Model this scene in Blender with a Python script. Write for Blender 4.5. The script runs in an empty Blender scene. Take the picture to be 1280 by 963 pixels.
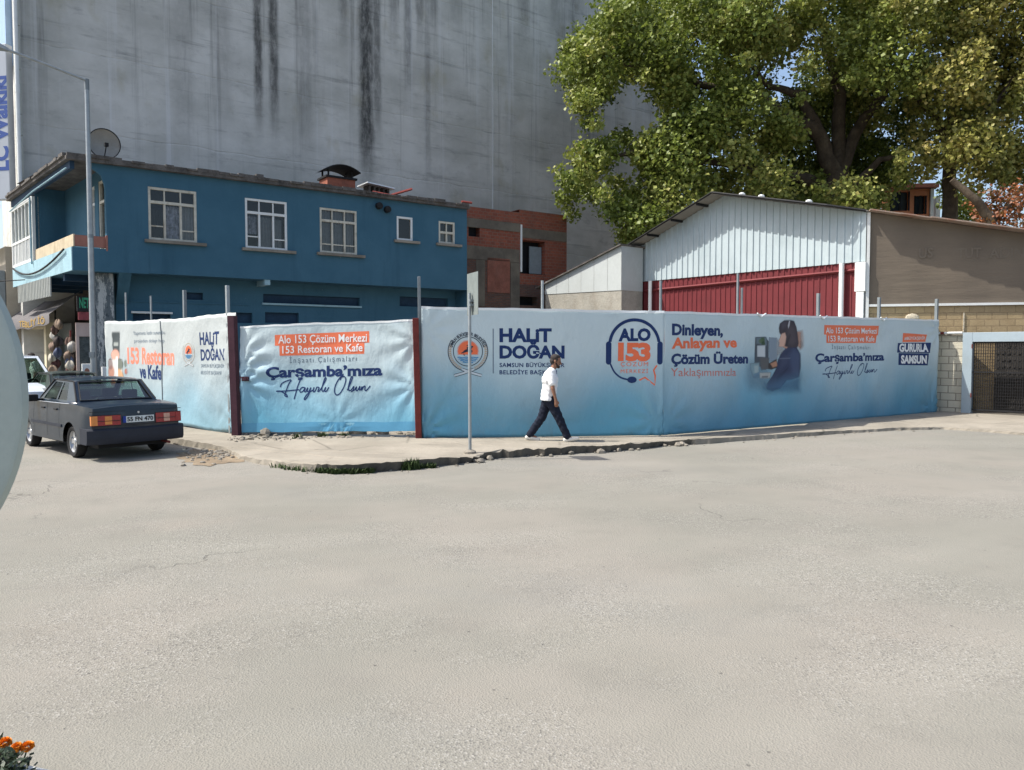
import bpy, bmesh, math, random
import numpy as np
from mathutils import Vector, Matrix

random.seed(7)
rng = np.random.default_rng(11)
SC = bpy.context.scene
COL = SC.collection
rad = math.radians

# ------------------------------------------------------------------ camera
CAM_H, FPX, PITCH = 1.9, 960.0, rad(2.6)
cam = bpy.data.cameras.new('camera')
cam.sensor_width = 36.0
cam.lens = 36.0 * FPX / 1280.0
cam.clip_start, cam.clip_end = 0.05, 2000
camo = bpy.data.objects.new('camera', cam)
camo.location = (0, 0, CAM_H)
camo.rotation_euler = (rad(90) - PITCH, 0, 0)
COL.objects.link(camo)
SC.camera = camo

# ------------------------------------------------------------------ sky, sun, exposure
SUN_EL = rad(54.5)
SUN_XY = Vector((-0.995, -0.085)).normalized()          # towards the sun
w = bpy.data.worlds.new('World')
SC.world = w
w.use_nodes = True
nt = w.node_tree
bg = nt.nodes['Background']
sky = nt.nodes.new('ShaderNodeTexSky')
sky.sky_type = 'NISHITA'
sky.sun_disc = False
sky.sun_elevation = SUN_EL
sky.sun_rotation = math.atan2(SUN_XY.x, SUN_XY.y)
sky.air_density, sky.dust_density, sky.ozone_density = 1.0, 3.0, 0.7
nt.links.new(sky.outputs[0], bg.inputs[0])
bg.inputs[1].default_value = 0.135
sl = bpy.data.lights.new('sun', 'SUN')
sl.energy = 3.9
sl.angle = rad(0.5)
sl.color = (1.0, 0.96, 0.88)
slo = bpy.data.objects.new('sun', sl)
sdir = Vector((SUN_XY.x * math.cos(SUN_EL), SUN_XY.y * math.cos(SUN_EL), math.sin(SUN_EL)))
slo.rotation_euler = sdir.to_track_quat('Z', 'Y').to_euler()
slo.location = (-20, 0, 30)
COL.objects.link(slo)
vs = SC.view_settings
vs.view_transform, vs.look, vs.exposure, vs.gamma = 'Standard', 'None', 0.75, 1.0
vs.use_curve_mapping = False
SC.cycles.max_bounces = 6
SC.cycles.transparent_max_bounces = 12
SC.cycles.use_denoising = True

# ------------------------------------------------------------------ pixel <-> world
CP, SP = math.cos(PITCH), math.sin(PITCH)
def ray(px, py):
    a, b = (px - 640) / FPX, (481.5 - py) / FPX
    return Vector((a, CP + b * SP, -SP + b * CP))
def ground(px, py, z=0.0):
    d = ray(px, py)
    t = (z - CAM_H) / d.z
    return Vector((d.x * t, d.y * t, z))
def at(px, py, Y):
    d = ray(px, py)
    t = Y / d.y
    return Vector((d.x * t, Y, CAM_H + d.z * t))

class Frame:
    """a wall: local X runs left to right along it, local Y goes into it, Z is up"""
    def __init__(s, x, y, dx, dy):
        s.o = Vector((x, y, 0)); l = math.hypot(dx, dy)
        s.x = Vector((dx / l, dy / l, 0)); s.y = Vector((-dy / l, dx / l, 0))
        s.ang = math.atan2(dy, dx)
    def px(s, px, py, off=0.0):                       # -> (u, z) where that sight line meets the plane y = off
        d = ray(px, py); c = Vector((0, 0, CAM_H))
        p0 = s.o + s.y * off
        t = (p0 - c).dot(s.y) / d.dot(s.y)
        p = c + d * t
        return (p - s.o).dot(s.x), p.z
    def u(s, px, off=0.0):
        return s.px(px, 438, off)[0]
    def w(s, u, y, z):
        return s.o + s.x * u + s.y * y + Vector((0, 0, z))

# ------------------------------------------------------------------ mesh building
class MB:
    def __init__(s):
        s.v, s.f, s.m = [], [], []
    def add(s, vs, fs, m=0):
        b = len(s.v)
        s.v += [tuple(p) for p in vs]
        s.f += [tuple(i + b for i in f) for f in fs]
        s.m += [m] * len(fs)
        return s
    def quad(s, a, b, c, d, m=0):
        return s.add([a, b, c, d], [(0, 1, 2, 3)], m)
    def poly(s, pts, m=0):
        return s.add(pts, [tuple(range(len(pts)))], m)
    def box(s, x0, x1, y0, y1, z0, z1, m=0, M=None):
        vs = [Vector((x, y, z)) for x in (x0, x1) for y in (y0, y1) for z in (z0, z1)]
        if M is not None: vs = [M @ p for p in vs]
        return s.add(vs, [(0, 1, 3, 2), (4, 6, 7, 5), (0, 4, 5, 1), (2, 3, 7, 6), (0, 2, 6, 4), (1, 5, 7, 3)], m)
    def tube(s, pts, r, seg=8, m=0, cap=True):
        pts = [Vector(p) for p in pts]
        rs = r if isinstance(r, (list, tuple)) else [r] * len(pts)
        vs, fs = [], []
        ref = None
        for i, p in enumerate(pts):
            t = (pts[min(i + 1, len(pts) - 1)] - pts[max(i - 1, 0)]).normalized()
            if ref is None:
                ref = Vector((0, 0, 1)) if abs(t.z) < .9 else Vector((1, 0, 0))
            a = t.cross(ref).normalized(); b = t.cross(a).normalized()
            ref = a.cross(t).normalized() if abs(a.cross(t).dot(t)) < .9 else ref
            for k in range(seg):
                an = 2 * math.pi * k / seg
                vs.append(p + (a * math.cos(an) + b * math.sin(an)) * rs[i])
        n = len(pts)
        for i in range(n - 1):
            for k in range(seg):
                k2 = (k + 1) % seg
                fs.append((i * seg + k, i * seg + k2, (i + 1) * seg + k2, (i + 1) * seg + k))
        if cap:
            fs.append(tuple(range(seg - 1, -1, -1))); fs.append(tuple((n - 1) * seg + k for k in range(seg)))
        return s.add(vs, fs, m)
    def lathe(s, prof, M=None, seg=24, m=0, close=False):
        """profile (r, h) turned about local Z"""
        vs, fs = [], []
        for r, h in prof:
            for k in range(seg):
                an = 2 * math.pi * k / seg
                p = Vector((r * math.cos(an), r * math.sin(an), h))
                vs.append(M @ p if M is not None else p)
        n = len(prof)
        for i in range(n - 1 + (1 if close else 0)):
            j = (i + 1) % n
            for k in range(seg):
                k2 = (k + 1) % seg
                fs.append((i * seg + k, i * seg + k2, j * seg + k2, j * seg + k))
        return s.add(vs, fs, m)
    def prism(s, pts2, h0, h1, fn, m=0):
        """extrude a 2D outline: fn(a, b, h) -> 3D"""
        n = len(pts2)
        vs = [fn(a, b, h0) for a, b in pts2] + [fn(a, b, h1) for a, b in pts2]
        fs = [tuple(range(n - 1, -1, -1)), tuple(range(n, 2 * n))]
        fs += [(i, (i + 1) % n, (i + 1) % n + n, i + n) for i in range(n)]
        return s.add(vs, fs, m)
    def grid(s, nu, nv, fn, m=0):
        vs = [fn(i / nu, j / nv) for i in range(nu + 1) for j in range(nv + 1)]
        fs = [(i * (nv + 1) + j, (i + 1) * (nv + 1) + j, (i + 1) * (nv + 1) + j + 1, i * (nv + 1) + j + 1)
              for i in range(nu) for j in range(nv)]
        return s.add(vs, fs, m)
    def ball(s, c, r, seg=12, rings=8, m=0, M=None):
        c = Vector(c); r = r if isinstance(r, (tuple, list)) else (r, r, r)
        vs, fs = [], []
        for i in range(rings + 1):
            th = math.pi * i / rings
            for k in range(seg):
                ph = 2 * math.pi * k / seg
                p = Vector((r[0] * math.sin(th) * math.cos(ph), r[1] * math.sin(th) * math.sin(ph), r[2] * math.cos(th)))
                if M is not None: p = M @ p
                vs.append(c + p)
        for i in range(rings):
            for k in range(seg):
                k2 = (k + 1) % seg
                fs.append((i * seg + k, (i + 1) * seg + k, (i + 1) * seg + k2, i * seg + k2))
        return s.add(vs, fs, m)
    def build(s, name, mats, parent=None, smooth=None, bevel=0.0, off=None, fix=True, seg=2):
        me = bpy.data.meshes.new(name)
        vs = s.v if off is None else [(x - off[0], y - off[1], z - off[2]) for x, y, z in s.v]
        me.from_pydata(vs, [], s.f)
        mats = mats if isinstance(mats, (list, tuple)) else [mats]
        for mm in mats: me.materials.append(mm)
        if len(mats) > 1: me.polygons.foreach_set('material_index', s.m)
        if fix:
            bm = bmesh.new(); bm.from_mesh(me)
            bmesh.ops.remove_doubles(bm, verts=bm.verts, dist=1e-5)
            bmesh.ops.recalc_face_normals(bm, faces=bm.faces)
            bm.to_mesh(me); bm.free()
        if smooth is not None:
            me.polygons.foreach_set('use_smooth', [True] * len(me.polygons))
            if smooth < 170: me.set_sharp_from_angle(angle=rad(smooth))
        me.update()
        o = bpy.data.objects.new(name, me)
        COL.objects.link(o)
        if parent is not None: o.parent = parent
        if bevel:
            b = o.modifiers.new('bevel', 'BEVEL'); b.width = bevel; b.segments = seg; b.limit_method = 'ANGLE'; b.angle_limit = rad(40)
        return o

def tag(o, label=None, cat=None, group=None, kind=None):
    if label: o['label'] = label
    if cat: o['category'] = cat
    if group: o['group'] = group
    if kind: o['kind'] = kind
    return o
def thing(name, label, cat, loc=(0, 0, 0), rz=0.0, group=None):
    o = bpy.data.objects.new(name, None)
    o.empty_display_size = .3
    COL.objects.link(o)
    o.location = loc; o.rotation_euler = (0, 0, rz)
    return tag(o, label, cat, group)
def on(F, name, label, cat, group=None):
    return thing(name, label, cat, (F.o.x, F.o.y, 0), F.ang, group)
def copy_tree(o, parent=None):
    c = o.copy(); COL.objects.link(c); c.parent = parent
    for ch in list(o.children): copy_tree(ch, c)
    return c

# ------------------------------------------------------------------ materials
def lin(r, g, b):
    f = lambda c: c / 12.92 if c <= .04045 else ((c + .055) / 1.055) ** 2.4
    return (f(r / 255), f(g / 255), f(b / 255), 1)
class N:
    """small helper round a node tree"""
    def __init__(s, name):
        s.m = bpy.data.materials.new(name); s.m.use_nodes = True
        s.t = s.m.node_tree; s.b = s.t.nodes['Principled BSDF']; s.out = s.t.nodes['Material Output']
        s.tc = s.t.nodes.new('ShaderNodeTexCoord')
    def n(s, kind, **kw):
        x = s.t.nodes.new(kind)
        for k, v in kw.items(): setattr(x, k, v)
        return x
    def l(s, a, b): s.t.links.new(a, b)
    def val(s, sock, v):
        if isinstance(v, bpy.types.NodeSocket): s.l(v, sock)
        else: sock.default_value = v
    def map(s, scale=(1, 1, 1), loc=(0, 0, 0), src=None):
        x = s.n('ShaderNodeMapping'); x.inputs['Scale'].default_value = scale; x.inputs['Location'].default_value = loc
        s.l(src or s.tc.outputs['Object'], x.inputs[0]); return x.outputs[0]
    def n_rot(s, a):
        x = s.n('ShaderNodeMapping'); x.inputs['Rotation'].default_value = (0, 0, a); s.l(s.tc.outputs['Object'], x.inputs[0]); return x.outputs[0]
    def noise(s, scale=5, detail=4, rough=.6, vec=None, dist=0.0):
        x = s.n('ShaderNodeTexNoise'); x.inputs['Scale'].default_value = scale
        x.inputs['Detail'].default_value = detail; x.inputs['Roughness'].default_value = rough
        x.inputs['Distortion'].default_value = dist
        s.l(vec or s.tc.outputs['Object'], x.inputs['Vector']); return x.outputs[0]
    def vor(s, scale=5, feature='F1', vec=None):
        x = s.n('ShaderNodeTexVoronoi', feature=feature); x.inputs['Scale'].default_value = scale
        s.l(vec or s.tc.outputs['Object'], x.inputs['Vector']); return x
    def rng(s, x, a, b, c=0.0, d=1.0, smooth=True):
        r = s.n('ShaderNodeMapRange'); r.interpolation_type = 'SMOOTHSTEP' if smooth else 'LINEAR'
        s.val(r.inputs[0], x); r.inputs[1].default_value = a; r.inputs[2].default_value = b
        r.inputs[3].default_value = c; r.inputs[4].default_value = d
        return r.outputs[0]
    def math(s, op, a, b=0.0):
        x = s.n('ShaderNodeMath', operation=op); s.val(x.inputs[0], a); s.val(x.inputs[1], b); return x.outputs[0]
    def mix(s, f, a, b, mode='MIX'):
        x = s.n('ShaderNodeMixRGB', blend_type=mode); s.val(x.inputs[0], f); s.val(x.inputs[1], a); s.val(x.inputs[2], b)
        return x.outputs[0]
    def xyz(s, src=None):
        x = s.n('ShaderNodeSeparateXYZ'); s.l(src or s.tc.outputs['Object'], x.inputs[0]); return x.outputs
    def bump(s, h, dist=.01, strength=1.0):
        x = s.n('ShaderNodeBump'); x.inputs['Distance'].default_value = dist; x.inputs['Strength'].default_value = strength
        s.l(h, x.inputs['Height']); s.l(x.outputs[0], s.b.inputs['Normal'])
    def fin(s, col=None, rough=None, metal=None, spec=None):
        if col is not None: s.val(s.b.inputs['Base Color'], col)
        if rough is not None: s.val(s.b.inputs['Roughness'], rough)
        if metal is not None: s.val(s.b.inputs['Metallic'], metal)
        if spec is not None: s.val(s.b.inputs['Specular IOR Level'], spec)
        return s.m
def sc(c, k): return (min(1, c[0] * k), min(1, c[1] * k), min(1, c[2] * k), 1)
def plain(name, col, rough=.7, var=.18, scale=4.0, bump=0.0, bscale=60, metal=0.0, spec=.3, dirt=None, dirtamt=.5):
    """painted / rough surface: two scales of mottling, optional dirt patches, optional bump"""
    k = N(name)
    a = k.noise(scale, 5, .65); b = k.noise(scale * 9, 3, .6)
    t = k.math('ADD', k.math('MULTIPLY', a, .7), k.math('MULTIPLY', b, .3))
    c = k.mix(k.rng(t, .3, .7), sc(col, 1 - var), sc(col, 1 + var))
    if dirt is not None:
        d = k.noise(scale * .7, 6, .7, k.map((1, 1, .5), (3, 1, 7)))
        c = k.mix(k.math('MULTIPLY', k.rng(d, .48, .72), dirtamt), c, dirt)
    if bump: k.bump(k.noise(bscale, 4, .6), bump)
    return k.fin(c, rough, metal, spec)
def g(v): return (v, v, v, 1)

def m_glass(name, tint=(.75, .8, .8, 1), alpha=.55, gain=.75):
    k = N(name); t = k.t
    tr = k.n('ShaderNodeBsdfTransparent'); tr.inputs[0].default_value = tint
    gl = k.n('ShaderNodeBsdfGlossy'); gl.inputs['Roughness'].default_value = .04
    fr = k.n('ShaderNodeFresnel'); fr.inputs[0].default_value = 1.45
    f = k.rng(fr.outputs[0], 0, 1, .03, gain, False)
    mx = k.n('ShaderNodeMixShader'); k.l(f, mx.inputs[0]); k.l(tr.outputs[0], mx.inputs[1]); k.l(gl.outputs[0], mx.inputs[2])
    k.l(mx.outputs[0], k.out.inputs[0]); t.nodes.remove(k.b)
    return k.m

def m_asphalt():
    k = N('asphalt')
    big = k.noise(.22, 4, .6); mid = k.noise(1.3, 5, .65); fine = k.noise(70, 2, .6)
    lane = k.noise(1.0, 3, .5, k.map((.05, .5, 1)))
    c = k.mix(k.rng(big, .4, .6), lin(124, 122, 114), lin(132, 128, 120))
    c = k.mix(k.math('MULTIPLY', k.rng(mid, .45, .75), .35), c, lin(110, 107, 101))
    c = k.mix(k.math('MULTIPLY', k.rng(lane, .5, .7), .4), c, lin(137, 135, 126))
    pn = k.vor(95); grains = k.xyz(pn.outputs['Color'])[0]           # aggregate
    worn = k.rng(k.noise(.5, 4, .6), .4, .62)
    c = k.mix(k.math('MULTIPLY', k.rng(grains, .78, .95), k.math('MULTIPLY', worn, .55)), c, lin(76, 75, 74))
    c = k.mix(k.math('MULTIPLY', k.rng(grains, .2, .05), k.math('MULTIPLY', worn, .5)), c, lin(163, 161, 156))
    pv = k.vor(9); pit = k.xyz(pv.outputs['Color'])[1]                 # single pebbles and pits
    spot = k.math('MULTIPLY', k.rng(pv.outputs['Distance'], .13, .06), k.rng(pit, .9, .93))
    c = k.mix(k.math('MULTIPLY', spot, .6), c, lin(66, 65, 64))
    warp = k.n('ShaderNodeVectorMath', operation='ADD')                # a few hairline cracks
    nz = k.n('ShaderNodeTexNoise'); nz.inputs['Scale'].default_value = 1.6; nz.inputs['Detail'].default_value = 6
    k.l(k.tc.outputs['Object'], nz.inputs['Vector'])
    sc_ = k.n('ShaderNodeVectorMath', operation='SCALE'); sc_.inputs['Scale'].default_value = 1.1
    k.l(nz.outputs['Color'], sc_.inputs[0]); k.l(k.tc.outputs['Object'], warp.inputs[0]); k.l(sc_.outputs[0], warp.inputs[1])
    cr = k.vor(.33, 'DISTANCE_TO_EDGE', warp.outputs[0]).outputs['Distance']
    cm = k.math('MULTIPLY', k.rng(cr, .006, .002), k.rng(k.noise(.35, 3, .5, k.map(loc=(5, 9, 0))), .56, .66))
    c = k.mix(k.math('MULTIPLY', cm, .55), c, lin(79, 77, 73))
    dusty = k.rng(k.noise(.6, 5, .7, k.map(loc=(31, 2, 0))), .55, .8)
    c = k.mix(k.math('MULTIPLY', dusty, .22), c, lin(136, 126, 114))
    sw = k.noise(1.0, 4, .6, k.map((.11, .5, 1), (2, 5, 0), k.n_rot(-.5)))
    c = k.mix(k.math('MULTIPLY', k.rng(sw, .45, .75), .2), c, lin(156, 154, 145))
    sw2 = k.noise(1.0, 4, .65, k.map((.2, .6, 1), (12, 3, 0), k.n_rot(.3)))
    c = k.mix(k.math('MULTIPLY', k.rng(sw2, .48, .8), .2), c, lin(119, 120, 118))
    h = k.math('ADD', k.math('MULTIPLY', fine, .5), k.math('MULTIPLY', pn.outputs['Distance'], .7))
    k.bump(k.math('SUBTRACT', h, k.math('MULTIPLY', k.math('ADD', spot, cm), .8)), .006, .8)
    return k.fin(c, .92, 0, .15)

def m_concrete(name, c0, c1, crack=True):
    k = N(name)
    c = k.mix(k.rng(k.noise(.9, 6, .65), .32, .68), c0, c1)
    c = k.mix(k.math('MULTIPLY', k.rng(k.noise(14, 4, .7), .5, .75), .3), c, sc(c0, .7))
    h = k.noise(40, 5, .7)
    if crack:
        cr = k.vor(.55, 'DISTANCE_TO_EDGE', k.map((1, 1, 1), (2, 3, 0))).outputs['Distance']
        m = k.math('MULTIPLY', k.rng(cr, .02, .004), k.rng(k.noise(.8, 3), .45, .6))
        c = k.mix(k.math('MULTIPLY', m, .6), c, sc(c0, .45))
    k.bump(h, .012, .8)
    return k.fin(c, .93, 0, .15)

def m_facade(streaks, W, H):
    """grey rendered wall: vertical water stains (u, width, strength, reach down from the top), pour lines, clouds of damp"""
    k = N('stained_render')
    x, y, z = k.xyz()
    c = k.mix(k.rng(k.noise(.35, 6, .62, k.map((1, 1, 1.4))), .3, .7), lin(182, 181, 174), lin(213, 211, 205))
    c = k.mix(k.math('MULTIPLY', k.rng(k.noise(1.1, 6, .72, k.map((.8, 1, 1.7), (4, 0, 2))), .52, .75), .5), c, lin(133, 132, 130))
    c = k.mix(k.math('MULTIPLY', k.rng(k.noise(.55, 4, .6, k.map((1, 1, .7), (9, 0, 5))), .56, .7), .35), c, lin(163, 155, 124))
    hz = k.noise(.9, 5, .7, k.map((.22, 1, 3.2), (1, 0, 8)))                                     # sagging horizontal smears
    c = k.mix(k.math('MULTIPLY', k.rng(hz, .54, .68), .42), c, lin(122, 122, 119))
    drip = k.noise(1.0, 5, .75, k.map((1.6, 1, .05), (2, 0, 0)))
    top = k.rng(z, H * .3, H, .12, 1.0)
    c = k.mix(k.math('MULTIPLY', k.math('MULTIPLY', k.rng(drip, .53, .68), top), .75), c, lin(99, 99, 97))
    pale = k.noise(1.0, 4, .7, k.map((2.1, 1, .04), (12, 0, 0)))
    c = k.mix(k.math('MULTIPLY', k.rng(pale, .56, .7), .5), c, lin(218, 218, 218))
    wob = k.math('MULTIPLY', k.math('SUBTRACT', k.noise(1.0, 5, .7, k.map((1.2, 1, .8))), .5), .5)
    tot = None
    for u, wd, st, zb in streaks:
        d = k.math('ABSOLUTE', k.math('SUBTRACT', k.math('ADD', x, k.math('MULTIPLY', wob, min(1.0, wd * 1.6))), u))
        s1 = k.math('MULTIPLY', k.rng(d, wd, wd * .25), k.rng(z, zb - 1.2, zb + 2.5, 0, st))
        tot = s1 if tot is None else k.math('MAXIMUM', tot, s1)
    br = k.rng(k.noise(2.6, 6, .75, k.map((1.6, 1, .5))), .3, .6, .45, 1.0)
    c = k.mix(k.math('MULTIPLY', k.math('MULTIPLY', tot, br), .88), c, lin(48, 49, 50))
    zw = k.math('ADD', z, k.math('MULTIPLY', k.noise(.3, 3), .35))
    fr = k.math('FRACT', k.math('DIVIDE', zw, 2.95))
    seam = k.rng(k.math('ABSOLUTE', k.math('SUBTRACT', fr, .5)), .016, .001)
    c = k.mix(k.math('MULTIPLY', seam, k.rng(k.noise(.6, 4, .6), .5, .66, 0, .42)), c, lin(121, 121, 118))
    k.bump(k.math('SUBTRACT', k.noise(6, 6, .7), k.math('MULTIPLY', seam, .5)), .03, .7)
    return k.fin(c, .95, 0, .1)

def m_blue():
    k = N('blue_painted_render')
    z = k.xyz()[2]
    c = k.mix(k.rng(k.noise(.7, 6, .65), .3, .7), lin(60, 97, 116), lin(68, 105, 124))
    c = k.mix(k.math('MULTIPLY', k.rng(k.noise(1, 5, .7, k.map((1.3, 1.3, .12))), .54, .72), .45), c, lin(48, 80, 98))
    chip = k.math('MULTIPLY', k.rng(k.noise(5, 5, .75), .69, .71), k.rng(k.noise(.6, 2), .5, .58))
    c = k.mix(k.math('MULTIPLY', chip, .8), c, lin(150, 165, 172))
    k.bump(k.math('SUBTRACT', k.noise(14, 6, .7), k.math('MULTIPLY', chip, .4)), .012, .7)
    return k.fin(c, .85, 0, .2)

def m_brick(name, c1, c2, mortar, bw=.29, bh=.19, mort=.018, blotch=None, rough_edge=True):
    k = N(name)
    v = k.map((1, 1, 1))
    cmb = k.n('ShaderNodeCombineXYZ'); x, y, z = k.xyz(v); k.l(x, cmb.inputs[0]); k.l(z, cmb.inputs[1])
    t = k.n('ShaderNodeTexBrick'); k.l(cmb.outputs[0], t.inputs['Vector'])
    t.inputs['Scale'].default_value = 1; t.inputs['Brick Width'].default_value = bw; t.inputs['Row Height'].default_value = bh
    t.inputs['Mortar Size'].default_value = mort; t.inputs['Mortar Smooth'].default_value = .3
    t.inputs['Color1'].default_value = c1; t.inputs['Color2'].default_value = c2; t.inputs['Mortar'].default_value = mortar
    c = t.outputs[0]
    c = k.mix(k.math('MULTIPLY', k.rng(k.noise(1.2, 6, .7), .45, .7), .5), c, blotch or sc(mortar, .8))
    c = k.mix(k.math('MULTIPLY', k.rng(k.noise(25, 4, .7), .4, .7), .3), c, sc(c1, .5))
    k.bump(k.math('SUBTRACT', k.math('MULTIPLY', k.noise(22, 6, .7), .6), t.outputs['Fac']), .015, .8)
    return k.fin(c, .92, 0, .15)

def m_print(name, top, bot, H, glow=None):
    """printed tarpaulin: the design fades from pale at the top to blue at the foot with soft diagonal bands"""
    k = N(name)
    x, y, z = k.xyz()
    band = k.noise(.55, 2, .4, k.map((1, 1, .45)))
    zz = k.math('ADD', z, k.math('MULTIPLY', k.math('SUBTRACT', band, .5), 1.3))
    c = k.mix(k.rng(zz, H * .84, H * .0), top, bot)
    b2 = k.noise(.45, 2, .4, k.map((1, 1, .6), (7, 0, 3)))
    c = k.mix(k.math('MULTIPLY', k.rng(b2, .45, .7), k.rng(z, H * .75, H * .2, 0, .55)), c, glow or sc(bot, 1.15))
    grime = k.math('MULTIPLY', k.rng(k.noise(1.6, 6, .7), .5, .8), .22)
    c = k.mix(grime, c, lin(135, 140, 140))
    c = k.mix(k.math('MULTIPLY', k.rng(k.noise(3, 5, .7, k.map((1, 1, .4), (5, 5, 5))), .5, .75), k.rng(z, .45, .0, 0, .5)), c, lin(120, 118, 108))
    k.bump(k.noise(3.5, 5, .6, k.map((1, 1, .6))), .05, .55)
    return k.fin(c, .55, 0, .35)

def m_leaf(name, cols, trans=.35):
    k = N(name)
    a = k.n('ShaderNodeAttribute'); a.attribute_name = 'tint'
    r = k.n('ShaderNodeValToRGB'); k.l(a.outputs['Fac'], r.inputs[0])
    e = r.color_ramp.elements
    while len(e) < len(cols): e.new(.5)
    for i, c in enumerate(cols): e[i].position = i / (len(cols) - 1); e[i].color = c
    k.val(k.b.inputs['Base Color'], r.outputs[0]); k.b.inputs['Roughness'].default_value = .5
    k.b.inputs['Specular IOR Level'].default_value = .35
    tl = k.n('ShaderNodeBsdfTranslucent'); k.l(k.mix(.5, r.outputs[0], (.16, .22, .03, 1)), tl.inputs[0])
    mx = k.n('ShaderNodeMixShader'); mx.inputs[0].default_value = trans
    k.l(k.b.outputs[0], mx.inputs[1]); k.l(tl.outputs[0], mx.inputs[2]); k.l(mx.outputs[0], k.out.inputs[0])
    return k.m

def m_vcol(name, rough=.6, alpha=True):
    """a printed picture: colours and soft edges come from the mesh"""
    k = N(name)
    a = k.n('ShaderNodeAttribute'); a.attribute_name = 'ink'
    k.l(a.outputs['Color'], k.b.inputs['Base Color'])
    if alpha: k.l(a.outputs['Alpha'], k.b.inputs['Alpha'])
    return k.fin(None, rough, 0, .3)

MT = {}
MT['asphalt'] = m_asphalt()
MT['pavement'] = m_concrete('pavement_concrete', lin(134, 128, 117), lin(152, 145, 133))
MT['dirt'] = m_concrete('rubbly_earth', lin(112, 98, 82), lin(142, 128, 108), False)
MT['kerbface'] = m_concrete('shade_dark_kerb_face', lin(82, 79, 74), lin(112, 107, 98), False)  # darker copy of the pavement, shade of the kerb face put into its colour
MT['stone'] = m_concrete('broken_concrete', lin(116, 111, 102), lin(150, 143, 132), False)
MT['blue'] = m_blue()
MT['cyan'] = plain('pale_blue_render', lin(150, 182, 192), .85, .1, 1.5, .008, 30, dirt=lin(112, 132, 138))
MT['roofedge'] = plain('weathered_roof_edge', lin(96, 92, 88), .9, .4, 3, .02, 25, dirt=lin(44, 43, 42), dirtamt=.8)
MT['frame'] = plain('flaking_cream_paint', lin(196, 192, 178), .7, .12, 6, .003, 80, dirt=lin(140, 128, 108), dirtamt=.6)
MT['whiteframe'] = plain('white_window_paint', lin(214, 216, 214), .5, .06, 5)
MT['pane'] = m_glass('window_glass', (.78, .82, .82, 1), .5)
MT['carglass'] = m_glass('car_glass', (.46, .56, .5, 1), .5, .16)
MT['void'] = plain('dark_room', lin(34, 36, 40), .95, .3, 2)
MT['curtain'] = plain('net_curtain', lin(128, 128, 130), .9, .15, 6)
MT['lace'] = plain('patterned_lace', lin(142, 140, 150), .9, .65, 9)
MT['galv'] = plain('galvanised_steel', lin(156, 162, 164), .5, .12, 8, metal=.6, spec=.5)
MT['greypaint'] = plain('grey_painted_steel', lin(118, 126, 130), .55, .12, 8, spec=.4)
MT['rust'] = plain('red_oxide_steel', lin(112, 48, 44), .75, .2, 7, .004, 60, dirt=lin(70, 34, 32))
MT['darkrust'] = plain('dark_wine_steel', lin(70, 42, 52), .75, .2, 7, .004, 60)
MT['black'] = plain('matt_black', lin(30, 30, 32), .7, .3, 9)
MT['rubber'] = plain('tyre_rubber', lin(36, 36, 37), .85, .25, 9, .003, 120)
MT['alloy'] = plain('alloy_rim', lin(186, 188, 190), .35, .08, 9, metal=.6)
MT['white'] = plain('white_paint', lin(222, 224, 222), .55, .05, 3)
MT['wood'] = plain('raw_chipboard', lin(188, 174, 148), .85, .15, 3, .004, 40, dirt=lin(150, 132, 104))
MT['redwood'] = plain('brown_chipboard', lin(150, 104, 92), .85, .15, 3, .004, 40)
# ------------------------------------------------------------------ lettering
def text_mesh(s, offset=0.0, spacing=1.0, shear=0.0):
    cu = bpy.data.curves.new('lettering', 'FONT')
    cu.body = s; cu.size = 1.0; cu.offset = offset; cu.resolution_u = 3; cu.space_character = spacing; cu.shear = shear
    o = bpy.data.objects.new('lettering', cu); COL.objects.link(o)
    dg = bpy.context.evaluated_depsgraph_get()
    me = bpy.data.meshes.new_from_object(o.evaluated_get(dg))
    vs = [(v.co.x, v.co.y) for v in me.vertices]; fs = [tuple(p.vertices) for p in me.polygons]
    bpy.data.objects.remove(o); bpy.data.curves.remove(cu); bpy.data.meshes.remove(me)
    return vs, fs
CAP = .682
def letters(mb, s, P, a, b, cap, bold=.0, m=0, spacing=1.0, lift=.0045, shear=0.0):
    """text fitted between a=(u,z) and b=(u,z) on its base line, capitals cap high; P(u, z, off) -> 3D"""
    vs, fs = text_mesh(s, bold, spacing, shear)
    x0 = min(v[0] for v in vs); x1 = max(v[0] for v in vs)
    out = []
    for x, y in vs:
        t = (x - x0) / (x1 - x0)
        out.append(P(a[0] + (b[0] - a[0]) * t, a[1] + (b[1] - a[1]) * t + y / CAP * cap, lift))
    mb.add(out, fs, m)
def spline(pts, n=8):
    out = []
    q = [pts[0]] + list(pts) + [pts[-1]]
    for i in range(1, len(q) - 2):
        for k in range(n):
            t = k / n
            out.append(tuple(.5 * (2 * q[i][d] + (q[i + 1][d] - q[i - 1][d]) * t + (2 * q[i - 1][d] - 5 * q[i][d] + 4 * q[i + 1][d] - q[i + 2][d]) * t * t
                        + (3 * q[i][d] - q[i - 1][d] - 3 * q[i + 1][d] + q[i + 2][d]) * t ** 3) for d in range(2)))
    out.append(tuple(pts[-1]))
    return out
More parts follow.
